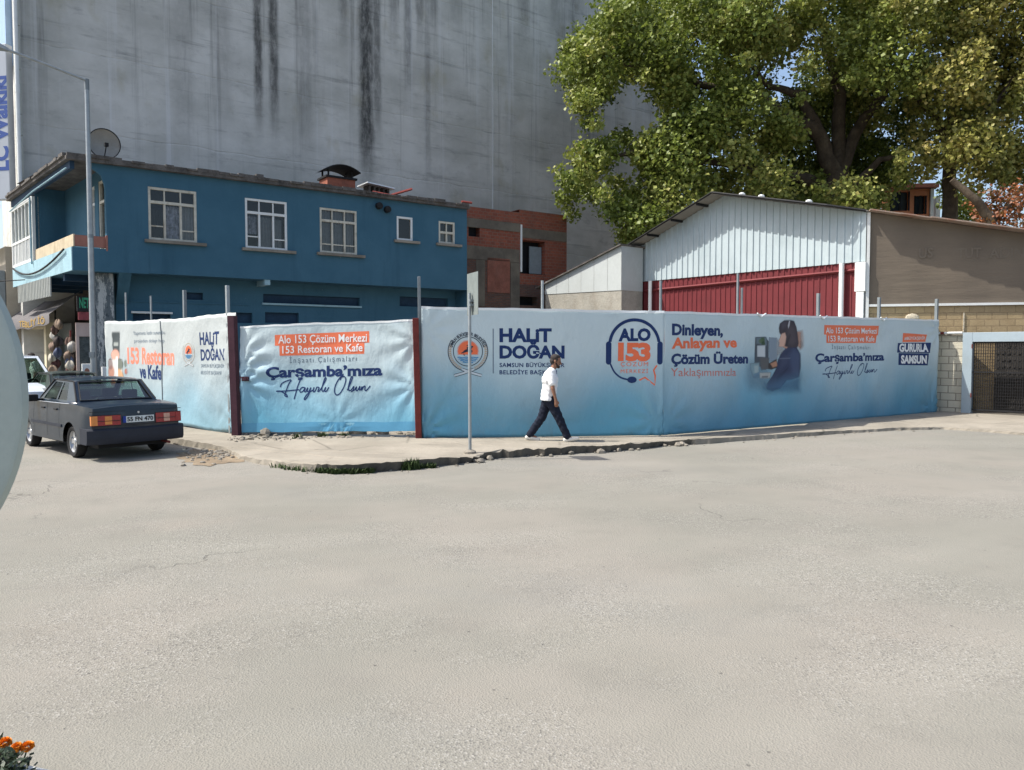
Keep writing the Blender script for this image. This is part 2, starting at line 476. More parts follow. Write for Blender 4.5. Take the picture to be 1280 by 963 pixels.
def stroke(mb, pts, wd, P, lift=.004, m=0, smooth=True):
    """pen stroke of width wd along (u, z) points"""
    pts = spline(pts) if smooth else pts
    L, R = [], []
    for i, p in enumerate(pts):
        a = pts[max(i - 1, 0)]; b = pts[min(i + 1, len(pts) - 1)]
        dx, dy = b[0] - a[0], b[1] - a[1]; l = math.hypot(dx, dy) or 1
        nx, ny = -dy / l * wd / 2, dx / l * wd / 2
        L.append(P(p[0] + nx, p[1] + ny, lift)); R.append(P(p[0] - nx, p[1] - ny, lift))
    n = len(pts)
    mb.add(L + R, [(i, i + 1, n + i + 1, n + i) for i in range(n - 1)], m)
def script_line(mb, P, a, b, cap, wd, m=0):
    """the handwritten line «Hayırlı Olsun», drawn in a 870 x 240 box with y down"""
    S = [[(235, 80), (250, 45), (300, 22), (335, 18), (310, 60), (275, 160)],
         [(215, 118), (200, 116), (240, 118), (290, 150), (300, 170), (275, 160)],
         [(425, 10), (400, 70), (380, 140), (365, 195)], [(215, 118), (300, 115), (410, 108)],
         [(465, 92), (440, 88), (418, 112), (425, 132), (448, 122), (468, 92), (462, 125), (475, 130)],
         [(475, 130), (492, 92), (488, 122), (502, 128), (522, 92), (500, 160), (470, 200), (462, 190), (490, 150), (545, 112)],
         [(545, 112), (552, 90), (545, 128), (560, 128), (575, 100), (580, 90), (600, 95), (588, 128), (605, 125)],
         [(605, 125), (640, 70), (668, 15), (655, 12), (628, 100), (640, 130), (665, 92), (655, 125), (672, 128), (695, 92)],
         [(835, 0), (800, 8), (760, 70), (748, 130), (765, 165), (800, 150), (838, 90), (855, 30), (845, 2), (820, 0), (800, 30)],
         [(868, 125), (895, 70), (918, 10), (905, 8), (880, 90), (886, 128), (905, 122), (928, 92), (922, 125), (905, 138), (935, 125)],
         [(935, 125), (955, 95), (948, 122), (962, 130), (985, 92), (980, 122), (990, 128)],
         [(990, 128), (1005, 95), (1000, 128), (1020, 95), (1032, 95), (1030, 125), (1045, 130), (1080, 90)]]
    for s in S:
        q = []
        for x, y in s:
            t = (x - 215) / 865
            q.append((a[0] + (b[0] - a[0]) * t, a[1] + (b[1] - a[1]) * t + (130 - y) / 130 * cap))
        stroke(mb, q, wd, P, .005, m)
def ring(mb, P, c, r0, r1, a0=0, a1=360, n=48, lift=.006, m=0, sx=1.0):
    vs = []
    for i in range(n + 1):
        an = rad(a0 + (a1 - a0) * i / n)
        for r in (r0, r1): vs.append(P(c[0] + r * math.cos(an) * sx, c[1] + r * math.sin(an), lift))
    mb.add(vs, [(2 * i, 2 * i + 2, 2 * i + 3, 2 * i + 1) for i in range(n)], m)
def shape(mb, P, pts, lift=.0035, m=0):
    if len(pts) == 4:                                     # follows the wrinkles of the cloth
        A, B_, C, D = [Vector(p) for p in pts]
        mb.grid(24, 6, lambda s, t: P(*((A * (1 - s) + B_ * s) * (1 - t) + (D * (1 - s) + C * s) * t), lift), m)
    else: mb.poly([P(u, z, lift) for u, z in pts], m)

# ------------------------------------------------------------------ inks
def ink(name, col): return plain(name, col, .55, .05, 3)
INK = {'navy': ink('navy_ink', lin(22, 48, 96)), 'orange': ink('orange_ink', lin(232, 120, 84)), 'white': ink('white_ink', lin(226, 230, 230)),
       'grey': ink('grey_ink', lin(96, 112, 128)), 'sun': ink('sun_ink', lin(228, 112, 74)), 'dark': ink('dark_ink', lin(34, 44, 62)),
       'sea': ink('sea_ink', lin(70, 132, 178)), 'pale': ink('pale_ink', lin(186, 198, 204)), 'gold': ink('gold_ink', lin(176, 150, 120)),
       'salmon': ink('salmon_ink', lin(244, 134, 108))}

# ------------------------------------------------------------------ walls with openings (local wall frame)
def wall_panel(mb, us, zs, holes, y=0.0, depth=.2, m=0, mb_back=None, back_m=0, top=None):
    """flat wall from us[0]..us[1], zs[0]..zs[1] at y with rectangular openings (u0,u1,z0,z1), reveals of that depth"""
    U = sorted(set([us[0], us[1]] + [h[0] for h in holes] + [h[1] for h in holes]))
    Z = sorted(set([zs[0], zs[1]] + [h[2] for h in holes] + [h[3] for h in holes]))
    for i in range(len(U) - 1):
        for j in range(len(Z) - 1):
            cu, cz = (U[i] + U[i + 1]) / 2, (Z[j] + Z[j + 1]) / 2
            if any(h[0] < cu < h[1] and h[2] < cz < h[3] for h in holes): continue
            mb.quad((U[i], y, Z[j]), (U[i + 1], y, Z[j]), (U[i + 1], y, Z[j + 1]), (U[i], y, Z[j + 1]), m)
    for a, b, c, d in holes:
        e = y + depth
        mb.quad((a, y, c), (a, e, c), (a, e, d), (a, y, d), m); mb.quad((b, y, c), (b, y, d), (b, e, d), (b, e, c), m)
        mb.quad((a, y, d), (a, e, d), (b, e, d), (b, y, d), m); mb.quad((a, y, c), (b, y, c), (b, e, c), (a, e, c), m)
        if mb_back is not None: mb_back.quad((a, e, c), (b, e, c), (b, e, d), (a, e, d), back_m)

# ------------------------------------------------------------------ ground
def jit(a): return random.uniform(-a, a)
tag(MB().grid(8, 8, lambda a, b: (-160 + 320 * a, -20 + 320 * b, 0)).build('road', MT['asphalt']), kind='structure')
EDGE = [(1420, 556, .06), (1280, 541, .06), (1230, 537, .06), (1180, 534, .06), (1120, 534.5, .07), (1060, 537, .08), (1000, 541, .09), (940, 545, .10), (890, 548, .11),
        (850, 550, .12), (800, 553, .13), (760, 556, .14), (720, 558, .14), (690, 560, .14), (640, 562, .14), (600, 564, .14), (570, 568, .15), (540, 573, .15), (510, 576, .15),
        (470, 579, .15), (420, 581, .14), (380, 580, .11), (345, 577, .09), (315, 573, .08), (297, 567, .07), (284, 560, .07), (262, 555, .10), (242, 552, .12)]
edge = [ground(px, py, z) for px, py, z in EDGE]
e0 = edge[-1]
for k in range(1, 14): edge.append(Vector((e0.x - .743 * 1.9 * k, e0.y + .672 * 1.9 * k, .13)))
fine_edge = []
for i in range(len(edge) - 1):
    a, b = edge[i], edge[i + 1]
    n = max(1, int((b - a).length / .08)) if i < 28 else 3
    for k in range(n): fine_edge.append(a.lerp(b, k / n))
fine_edge.append(edge[-1])
top, low = [], []
kn = 0.0
for i, p in enumerate(fine_edge):
    a = fine_edge[max(0, i - 1)]; b = fine_edge[min(len(fine_edge) - 1, i + 1)]
    t = (b - a); t.z = 0; t.normalize(); nrm = Vector((-t.y, t.x, 0))        # towards the road
    if nrm.y > 0 and p.x > -5: nrm = -nrm
    if p.x <= -5.5: nrm = Vector((-.672, -.743, 0))
    kn = kn * .9 + jit(.055)
    px = 640 + FPX * p.x / p.y
    broken = (1.15 if px < 690 else .6) if 560 < px < 870 else (.45 if 300 < px <= 560 else .25)
    q = p + nrm * kn * broken * 1.2
    q.z = max(.035, p.z + jit(.016) * broken * 1.4 - (abs(kn) * .3 * broken))
    top.append(q)
    r = q + (nrm * abs(jit(.03)) if not 395 < px < 870 else -nrm * (.035 + jit(.02))); r.z = -.01
    low.append(r)
KERB = [(640 + FPX * r_.x / r_.y, r_, q_) for r_, q_ in zip(low, top)]
mb = MB()
back = [Vector((-40, 45, .12)), Vector((60, 45, .12)), Vector((60, 12, .06))]
mb.poly(top + back)
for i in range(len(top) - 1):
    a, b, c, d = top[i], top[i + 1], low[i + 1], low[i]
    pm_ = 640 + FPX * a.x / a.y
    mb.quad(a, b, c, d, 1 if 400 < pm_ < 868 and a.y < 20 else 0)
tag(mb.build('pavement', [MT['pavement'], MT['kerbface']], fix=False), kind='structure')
# broken earth where the pavement corner has crumbled, and along the foot of the gate
def patch(name, pts, z, mat):
    mb = MB(); mb.poly([Vector((p.x, p.y, z + jit(.004))) for p in pts]); return tag(mb.build(name, mat), kind='structure')
cp = []
for an in range(0, 360, 12):
    r = 1 + jit(.22)
    p = ground(268 + 46 * r * math.cos(rad(an)), 571.5 + 10 * r * math.sin(rad(an)), .005); cp.append(p)
patch('broken_ground', cp, .006, MT['dirt'])
# ================================================================== tall grey building
FG = Frame(-17.9, 28.2, .817, .577)
GH, GL = 22.0, 34.5
def ug(px): return FG.u(px)
def zr(px, py, F): return F.px(px, py)[1]
ST = [(328, .26, .95, 158), (347, .3, .9, 165), (386, .45, .35, 190), (398, .2, .28, 120), (433, .3, .6, 55), (444, .2, .35, 90), (461, .55, 1.0, 225), (474, .3, .75, 170), (495, .35, .5, 60),
      (512, .3, .6, 110), (527, .32, .65, 60), (536, .25, .4, 230), (543, .4, .6, 42), (572, .5, .35, 40), (655, .5, .5, 45), (692, .5, .45, 40), (700, .6, .3, 150), (718, .9, .4, 90), (235, .6, .22, 200), (285, .5, .25, 160)]
STK = [(ug(px), wd, st, FG.px(px, py)[1]) for px, wd, st, py in ST]
MT['facade'] = m_facade(STK, GL, GH)
MT['cladding'] = plain('pale_stone_cladding', lin(176, 178, 172), .7, .08, 2, .003, 40)
R = on(FG, 'tall_building', 'tall grey windowless building wall with black vertical water stains behind the blue house', 'building')
mb = MB(); mb.quad((0, 0, 0), (GL, 0, 0), (GL, 0, GH), (0, 0, GH)); mb.quad((GL, 0, 0), (GL, 16, 0), (GL, 16, GH), (GL, 0, GH))
mb.quad((0, 0, GH), (GL, 0, GH), (GL, 16, GH), (0, 16, GH)); mb.quad((0, 16, 0), (GL, 16, 0), (GL, 16, GH), (0, 16, GH))
mb.quad((0, 0, 0), (0, 16, 0), (0, 16, GH), (0, 0, GH))
mb.build('wall', MT['facade'], R)
MB().box(-.05, GL + .1, -.08, 16, GH, GH + .35).build('parapet', MT['stone'], R)
uc = ug(615.5)
MB().tube([(uc, -.05, 7.5), (uc + .02, -.05, 14), (uc - .02, -.05, GH)], .022, 6).build('cable', MT['whiteframe'], R)
# its street side, seen edge on at the far left: stone strip and smooth white column
FGL = Frame(-17.9 - .68 * 10, 28.2 + .733 * 10, .68, -.733)
def loc(F, G, u, y, z):
    """point given in frame F, expressed in frame G"""
    p = F.w(u, y, z) - G.o
    return (p.dot(G.x), p.dot(G.y), p.z)
mb = MB(); us = 10.0; uc22 = FGL.px(22.3, 100, -.06)[0]; ucol = FGL.px(19.8, 100, -.14)[0]; rcol = .068
zz = 5.0; k = 0
while zz < GH:
    h = random.choice([1.55, 1.55, 1.5, .75, 1.5])
    mb.box(uc22, 9.97, -.06, .05, zz + .012, min(GH, zz + h) - .012); zz += h
mbw = MB()
for b in (mb,):
    b.v = [loc(FGL, FG, *p) for p in b.v]
mb.build('cladding', MT['cladding'], R)
mb = MB(); mb.tube([(ucol, -.1, 5.0), (ucol, -.1, 11.0)], rcol, 12); mb.tube([(ucol, -.1, 11.3), (ucol, -.1, GH)], rcol, 12); mb.tube([(ucol, -.1, 11.0), (ucol, -.1, 11.3)], rcol * 1.15, 12)
mb.v = [loc(FGL, FG, *p) for p in mb.v]
mb.build('column', MT['white'], R, smooth=40)
MT['mirrorglass'] = plain('sky_reflection_glazing', lin(150, 178, 206), .15, .1, .5, spec=.6)  # reflected sky put into the glass as base colour
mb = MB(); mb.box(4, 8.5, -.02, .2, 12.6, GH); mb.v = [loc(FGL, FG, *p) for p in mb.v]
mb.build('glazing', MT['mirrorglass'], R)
MT['signwhite'] = plain('sign_panel_white', lin(176, 182, 190), .5, .05, 1)
# shop sign hung on that side
pa, pb = at(-34, 438, 28.5), at(18.4, 438, 28.15)
FSG = Frame(pa.x, pa.y, pb.x - pa.x, pb.y - pa.y)
RS = on(FSG, 'shop_sign', 'tall white panel with blue upright lettering at the left edge of the grey building', 'shop sign')
lsg = FSG.u(18.4); zb = FSG.px(10, 249)[1]; zt = FSG.px(10, 54)[1]
MB().box(0, lsg, 0, .28, zb, zt).build('panel', MT['signwhite'], RS, bevel=.02)
mb = MB(); ub = FSG.u(17.2); z0 = FSG.px(12, 213)[1]; z1 = FSG.px(12, 94)[1]
Pv = lambda a, b, o: (ub - b, -.006, a)
letters(mb, 'LC Waikiki', Pv, (z0, 0), (z1, 0), ub - FSG.u(.3), .04, lift=0)
mb.build('lettering', plain('sign_blue', lin(62, 86, 150), .5, .05), RS)
# shade cloth and shop awning under it
RA = on(FGL, 'shop_awning', 'white ribbed awning over the shop entrance at the far left', 'awning')
mb = MB()
for i in range(40):
    a = 4 + i * .115
    mb.quad((a, -.35, 7.3), (a + .0575, -.42, 7.3), (a + .0575, -.75, 6.05), (a, -.68, 6.05)); mb.quad((a + .0575, -.42, 7.3), (a + .115, -.35, 7.3), (a + .115, -.68, 6.05), (a + .0575, -.75, 6.05))
mb.build('fabric', MT['white'], RA)
mb = MB()
for k in range(3): mb.box(4, 8.6, -1.5 + k * .35, -1.42 + k * .35, 5.9, 5.98)
for k in range(5): mb.box(4.4 + k, 4.46 + k, -1.5, -.6, 5.99, 6.04)
mb.build('slats', MT['whiteframe'], RA)
RQ = on(FGL, 'corner_shop', 'beige shop wall with a grey pillar left of the blue house', 'shop')
MB().box(2, 8.55, -.25, .3, 0, 5.8).build('wall', plain('beige_render', lin(160, 152, 138), .9, .1, 2, .004), RQ)
MB().box(8.0, 8.5, -.5, -.26, 0, 4.9).build('pillar', MT['greypaint'], RQ, bevel=.02)

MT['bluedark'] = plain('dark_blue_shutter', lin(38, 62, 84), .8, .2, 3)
# ================================================================== blue two-storey house
FB = Frame(-12.5, 22.0, .817, .577)
FL = Frame(-12.5 - .68 * 8.2, 22.0 + .733 * 8.2, .68, -.733)
B = on(FB, 'blue_house', 'two storey blue house with a corner balcony and cream window frames', 'house')
ur = FB.u(584)                                            # right end of the front
u_l = FB.u(137)                                           # where the front wall starts beside the balcony
z_soff = FB.px(300, 348)[1]; z_roof = FB.px(340, 226)[1] - .15
def FLB(u, y, z): return loc(FL, FB, u, y, z)
WIN = [('a', 189, 249, 237, 302), ('b', 309, 361, 250.5, 312), ('c', 401.5, 447.5, 262, 317.5), ('d', 497, 516.5, 271.5, 301), ('e', 549, 569, 277.5, 305)]
holes = []
for nme, a, b, c, d in WIN:
    m = (a + b) / 2
    holes.append((FB.u(a), FB.u(b), FB.px(m, d)[1], FB.px(m, c)[1]))
mb = MB(); bk = MB()
wall_panel(mb, (u_l, ur), (z_soff, z_roof), holes, 0, .16, 0, None)
# right end, soffit, inner wall of the balcony, top
DEP = 8.6
mb.quad((ur, 0, 0), (ur, DEP, 0), (ur, DEP, z_roof), (ur, 0, z_roof))
mb.quad((u_l, 0, z_soff), (ur, 0, z_soff), (ur, 1.2, z_soff), (u_l, 1.2, z_soff))
inner = []                                               # balcony's inner wall, parallel to the street side, .95 m behind it
Lw = 8.2
mb2 = MB()
wall_panel(mb2, (0, Lw - u_l * .0 - .02), (z_soff, z_roof), [(6.1, 6.85, 5.1, 6.9), (7.25, 7.85, 4.85, 6.95)], .95, .12)
mb2.v = [FLB(*p) for p in mb2.v]
mb.add(mb2.v, mb2.f)
mb.build('upper_wall', MT['blue'], B)
# dark rooms behind the windows
mb = MB()
for a, b, c, d in holes: mb.box(a - .3, b + .3, .5, .54, c - .2, d + .2)
mb2 = MB(); mb2.box(5.9, 8.0, 1.4, 1.44, 4.8, 7.1); mb2.v = [FLB(*p) for p in mb2.v]; mb.add(mb2.v, mb2.f)
mb.build('room', MT['void'], B)
def window(F, B, a, b, c, d, cols, trans, y=.08, mat='frame', sill=True, curtain='curtain', lower=None, bars=None, T=lambda *p: p):
    """a window: frame with transom and mullions, glass, curtain and sill"""
    fw = .07
    f = MB()
    f.box(a, a + fw, y - .05, y + .05, c, d); f.box(b - fw, b, y - .05, y + .05, c, d)
    f.box(a + fw, b - fw, y - .05, y + .05, d - fw, d); f.box(a + fw, b - fw, y - .05, y + .05, c, c + fw)
    zt = d - (d - c) * trans
    if trans: f.box(a + fw, b - fw, y - .055, y + .045, zt - .04, zt + .04)
    for k in range(1, cols):
        x = a + (b - a) * k / cols
        f.box(x - .03, x + .03, y - .045, y + .04, c + fw, (zt - .04) if trans else d - fw)
        if trans: f.box(x - .018, x + .018, y - .04, y + .035, zt + .04, d - fw)
    for (k, h) in (bars or []):
        x0 = a + (b - a) * k / cols + .04; x1 = a + (b - a) * (k + 1) / cols - .04
        f.box(x0, x1, y - .03, y + .02, c + h - .018, c + h + .018)
    f.v = [T(*p) for p in f.v]
    w = f.build('window', MT[mat], B)
    p = MB(); p.quad(T(a + fw, y + .01, c + fw), T(b - fw, y + .01, c + fw), T(b - fw, y + .01, d - fw), T(a + fw, y + .01, d - fw))
    p.build('pane', MT['pane'], w)
    if sill:
        s = MB(); s.box(a - .12, b + .26, -.12, .1, c - .09, c - .002); s.v = [T(*q) for q in s.v]; s.build('sill', MT['stone'], w)
    if curtain:
        for (ca, cb, cm, cz0, cz1) in curtain:
            q = MB(); n = 26
            xa, xb = a + (b - a) * ca, a + (b - a) * cb
            q.grid(n, 1, lambda s_, t_: T(xa + (xb - xa) * s_, y + .12 + .025 * math.sin(s_ * n * 1.1), c + (d - c) * (cz0 + (cz1 - cz0) * t_)))
            q.build('curtain', MT[cm], w, smooth=180)
    return w
cur = [[(.36, .66, 'lace', 0, .68), (.66, 1, 'curtain', 0, .7), (.0, .34, 'void', 0, .6)],
       [(.03, .3, 'lace', .3, .66), (.32, .66, 'curtain', 0, .66), (.67, .9, 'curtain', .0, .64)],
       [(.0, .33, 'curtain', 0, .98), (.34, .66, 'curtain', 0, .98), (.66, 1, 'curtain', 0, .98)], [], [(0, 1, 'curtain', 0, .5)]]
for (h, cc, nme) in zip(holes, cur, 'abcde'):
    if nme in 'abc':
        window(FB, B, *h, 3, .28, .06, 'frame' if nme != 'b' else 'whiteframe', curtain=cc, bars={'a': [(0, .42), (2, .34)], 'b': [(0, .38), (2, .34)], 'c': [(0, .3), (1, .3), (2, .3)]}[nme])
    elif nme == 'd': window(FB, B, *h, 1, 0, .05, 'whiteframe', curtain=cc)
    else: window(FB, B, *h, 2, .5, .06, 'frame', curtain=cc)
# balcony: slab with pale front, chipboard parapet, glazed bay
u45 = FL.u(45, -.02)
zs0 = FB.px(95, 338)[1]; zs1 = FB.px(96, 309)[1]; zp = FB.px(95, 292.5)[1]
def wedge(mb, F_in, F_out, z0, z1, m=0):
    """slab between two outlines in the blue house's frame"""
    n = len(F_out); mb.add([(x, y, z0) for x, y in F_out] + [(x, y, z1) for x, y in F_out],
                           [tuple(range(n - 1, -1, -1)), tuple(range(n, 2 * n))] + [(i, (i + 1) % n, (i + 1) % n + n, i + n) for i in range(n)], m)
def fl2(u, y): p = FLB(u, y, 0); return (p[0], p[1])
mb = MB(); wedge(mb, None, [fl2(0, 0), (0, 0), (u_l + 1.1, -.02), (u_l + 1.1, 1.6), fl2(0, 1.4)], zs0, zs1)
mb.build('balcony_slab', MT['blue'], B)
mb = MB(); mb.box(0.0, 8.19, -.03, -.001, zs0 - .003, zs1 + .003); mb.v = [FLB(*p) for p in mb.v]
mb.build('balcony_fascia', MT['cyan'], B)
mb = MB(); mb.box(u45 + .05, 8.17, .03, .08, zs1 + .03, zp); mb.v = [FLB(*p) for p in mb.v]
mb.build('balcony_parapet', MT['wood'], B)
mb = MB(); mb.box(.06, u_l + .0, .03, .09, zs1 + .03, zp - .02); mb.box(u_l - .03, u_l + .02, -.01, .1, zs1 - .06, zp + .02)
mb.build('balcony_parapet', MT['redwood'], B)
mb = MB(); mb.box(.05, u45, -.02, .04, zs1 + .02, zs1 + .12)
zb1 = FL.px(30, 262)[1]
zbt = z_roof - .3
for a in (.0, u45 - .06): mb.box(a, a + .09, -.03, .06, zs1, zbt)
for a in np.linspace(.0, u45, 7)[1:-1]: mb.box(a - .03, a + .03, -.02, .05, zs1 + .1, zbt)
for z in (zs1 + .85, zs1 + 2.1, zbt - .06): mb.box(.09, u45 - .06, -.025, .055, z - .04, z + .04)
for k in range(24): mb.box(.1 + k * u45 / 25, .1 + k * u45 / 25 + .05, .0, .03, zs1 + .1, zs1 + .85)
mb.v = [FLB(*p) for p in mb.v]
q = MB().box(u45 - .04, u45, .07, .95, zs1 + .01, z_roof - .01); q.v = [FLB(*p) for p in q.v]; q.build('bay_side', MT['blue'], B)
bay = mb.build('bay_window', MT['whiteframe'], B)
mb = MB(); mb.quad((.05, .03, zs1 + .1), (u45, .03, zs1 + .1), (u45, .03, zbt), (.05, .03, zbt)); mb.v = [FLB(*p) for p in mb.v]
mb.build('pane', MT['pane'], bay)
mb = MB(); mb.box(.05, u45, .14, .17, zs1 + .1, zbt); mb.v = [FLB(*p) for p in mb.v]
mb.build('curtain', plain('cream_blind', lin(196, 198, 186), .8, .1, 4), bay)
# door and window on the balcony, arched corner under the roof
Tl = lambda *p: FLB(*p)
window(FL, B, 6.1, 6.85, 5.1, 6.9, 2, .3, 1.02, 'whiteframe', False, [], T=Tl)
window(FL, B, 7.25, 7.85, 4.85, 6.95, 1, .3, 1.02, 'frame', False, [(0, 1, 'curtain', 0, .95)], T=Tl)
mb = MB(); arc = [(u_l, z_roof), (u_l - .42, z_roof), (u_l - .40, z_roof - .12), (u_l - .26, z_roof - .2), (u_l - .12, z_roof - .32), (u_l - .04, z_roof - .55), (u_l, z_roof - .8)]
mb.prism(arc, 0.0, .14, lambda a, b, h: (a, h, b)); mb.build('arch_corner', MT['blue'], B)
mb = MB(); mb.box(0, 8.19, -.02, .1, z_roof - .22, z_roof); mb.v = [FLB(*p) for p in mb.v]; mb.build('eaves_beam', MT['bluedark'], B)
mb = MB(); mb.tube([FLB(.3, -.12, z_roof - .42), FLB(4, -.14, z_roof - .28), FLB(8.15, -.1, z_roof - .22)], .022, 6); mb.tube([FLB(u45, -.08, z_roof - .35), FLB(u45, -.07, zs1 - .1)], .03, 6)
mb.build('gutter_pipe', MT['cyan'], B)
# roof: slab, ragged tile edge
mb = MB(); wedge(mb, None, [fl2(-.1, -.15), (-.12, -.18), (ur + .05, -.16), (ur + .05, DEP), fl2(-.1, 6)], z_roof, z_roof + .1)
u = -.1
while u < ur:
    s = random.uniform(.18, .5); z = z_roof + .1
    mb.box(u, min(u + s - .01, ur), -.2 + jit(.03), 1.0, z + .001, z + random.uniform(.05, .13)); u += s
u = 0
while u < 8.2:
    s = random.uniform(.25, .5)
    q = MB().box(u, min(u + s, 8.2), -.2 + jit(.02), .8, z_roof + .1, z_roof + .1 + random.uniform(.05, .1)); u += s
    mb.add([FLB(*p) for p in q.v], q.f)
roof = mb.build('roof', MT['roofedge'], B)
# low sloping top so that the roof is not a flat lid
mb = MB(); mb.add([(0, 0, z_roof + .16), (ur, 0, z_roof + .16), (ur, 6.5, z_roof + .35), (-1, 6.5, z_roof + .35)], [(0, 1, 2, 3)]); mb.build('roof_deck', MT['roofedge'], roof)
# chimney
uc0, uc1 = FB.u(411.5, .5), FB.u(446, .5); zc = FB.px(429, 224, .5)[1]
mb = MB(); mb.box(uc0, uc1, .5, 1.25, z_roof + .1, zc); ch = mb.build('chimney', plain('chimney_plaster', lin(150, 92, 74), .9, .2, 4, .01, 30, dirt=lin(84, 62, 56)), roof)
mb = MB(); um = (uc0 + uc1) / 2; L = (uc1 - uc0) / 2
mb.box(uc0 - .06, uc1 + .06, .45, 1.3, zc + .001, zc + .07)
for a in (uc0 + .08, uc1 - .08):
    for y in (.6, 1.15): mb.box(a - .025, a + .025, y - .025, y + .025, zc + .07, zc + .33)
n = 10
for i in range(n):
    s0, s1 = -1.25 + 2.5 * i / n, -1.25 + 2.5 * (i + 1) / n
    f = lambda s_: zc + .43 - .13 * s_ * s_
    mb.quad((um + s0 * L, .3, f(s0)), (um + s1 * L, .3, f(s1)), (um + s1 * L, 1.45, f(s1)), (um + s0 * L, 1.45, f(s0)))
    mb.quad((um + s0 * L, .3, f(s0) + .03), (um + s1 * L, .3, f(s1) + .03), (um + s1 * L, 1.45, f(s1) + .03), (um + s0 * L, 1.45, f(s0) + .03))
    mb.quad((um + s0 * L, .3, f(s0)), (um + s1 * L, .3, f(s1)), (um + s1 * L, .3, f(s1) + .03), (um + s0 * L, .3, f(s0) + .03))
mb.build('chimney_cap', MT['black'], ch)
# second flue with a bright tin lid, loose red laths, small block
ua, ub_ = FB.u(460, .6), FB.u(491, .6); za = FB.px(475, 231, .6)[1]
mb = MB()
for k in range(5): mb.box(ua + .1 + k * (ub_ - ua - .25) / 4, ua + .16 + k * (ub_ - ua - .25) / 4, .6, 1.1, z_roof + .1, za - .04)
fl_ = mb.build('flue', MT['roofedge'], roof)
M_ = Matrix.Translation((ua, 0, za)) @ Matrix.Rotation(rad(5), 4, 'Y')
MB().box(-.05, ub_ - ua + .05, .4, 1.3, -.04, .0, M=M_).build('flue_lid', plain('bright_tin', lin(214, 218, 222), .4, .1, 5, metal=.3), fl_)
zz = z_roof + .22; MT['lath'] = plain('red_lath', lin(134, 64, 58), .8, .15)
for a, b, za_, zb_ in ((466, 494, .03, .0), (489, 516, 0, .34), (576, 590, .1, .12)):
    MB().tube([(FB.u(a, .3), .2, zz + za_), (FB.u(b, .3), .3, zz + zb_)], .045, 4).build('lath', MT['lath'], roof)
MB().box(FB.u(325), FB.u(334), .1, .4, z_roof + .1, z_roof + .33).build('loose_brick', MT['roofedge'], roof)
# round vents by the fourth window
mb = MB()
for px, py in ((472.5, 258), (483, 262.5)):
    u_, z_ = FB.px(px, py)
    mb = MB(); mb.lathe([(0, 0), (.1, 0), (.12, .03), (.12, .16), (.09, .19), (0, .19)], Matrix.Translation((u_, 0, z_)) @ Matrix.Rotation(rad(90), 4, 'X'), 14); mb.build('vent', MT['black'], B, smooth=40)
# ground storey, set back under the overhang
yb = .85
gz = z_soff
GHo = []
def hp(x0, x1, y0, y1): m = (x0 + x1) / 2; return (FB.u(x0, yb), FB.u(x1, yb), FB.px(m, y1, yb)[1], FB.px(m, y0, yb)[1])
GHo = [hp(232, 255, 366, 375), hp(330, 450, 370, 381), hp(332, 374, 391, 404), hp(289, 316, 391, 404), hp(167, 214, 390, 401), hp(500, 560, 372, 384)]
mb = MB(); wall_panel(mb, (FB.u(146, yb), ur - .01), (0, gz), GHo, yb, .14)
a0 = FB.u(146, yb)
mb.quad((a0, yb, 0), (a0, 3.2, 0), (a0, 3.2, gz), (a0, yb, gz)); mb.quad((ur - .01, yb, 0), (ur - .01, DEP, 0), (ur - .01, DEP, gz), (ur - .01, yb, gz))
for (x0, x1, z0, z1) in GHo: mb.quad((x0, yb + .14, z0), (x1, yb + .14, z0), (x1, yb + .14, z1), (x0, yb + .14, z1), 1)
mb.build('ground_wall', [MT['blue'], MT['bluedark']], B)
for x0, x1, z0, z1 in (GHo[1], GHo[4]):
    ze = (z0 if x0 > 3 else z1)
    MB().box(x0 - .05, x1 + .05, yb - .08, yb + .02, ze - .06, ze).build('ledge', MT['cyan'] if x0 > 3 else MT['whiteframe'], B)
for px in (332,): MB().box(FB.u(px, .02), FB.u(px + 7, .02), .02, yb, z_soff - .17, z_soff - .001).build('beam_end', MT['cyan'], B)
for x0, x1, y in ((165, 312, 378), (560, 584, 360)): MB().box(FB.u(x0, yb), FB.u(x1, yb), yb - .03, yb, FB.px(240, y, yb)[1] - .05, FB.px(240, y, yb)[1]).build('ledge', MT['blue'], B)
ub0, ub1 = FB.u(151, .1), FB.u(166, .1)
mb = MB(); mb.prism([(0, z_soff), (yb, z_soff), (yb, z_soff - .9)], ub0, ub1 - .0, lambda a, b, h: (h, a, b)); mb.build('bracket', MT['blue'], B)
# corner pillar with peeling posters
MT['posters'] = N('peeling_posters')
k = MT['posters']; c = k.mix(k.rng(k.noise(2.2, 6, .8, k.map((2.2, 2.2, .5))), .47, .54), lin(96, 104, 108), lin(176, 178, 176))
c = k.mix(k.math('MULTIPLY', k.rng(k.noise(3.5, 5, .8, k.map((2, 2, .6), (4, 4, 4))), .56, .6), .8), c, lin(58, 68, 76)); k.bump(k.noise(9, 5, .7), .02)
MT['posters'] = k.fin(c, .9, 0, .2)
pu0, pu1 = FB.u(117.5, .35), FB.u(144, .35)
MB().box(pu0, pu1, .35, 1.1, 0, zs0 - .002).build('pillar', MT['posters'], B, bevel=.02)
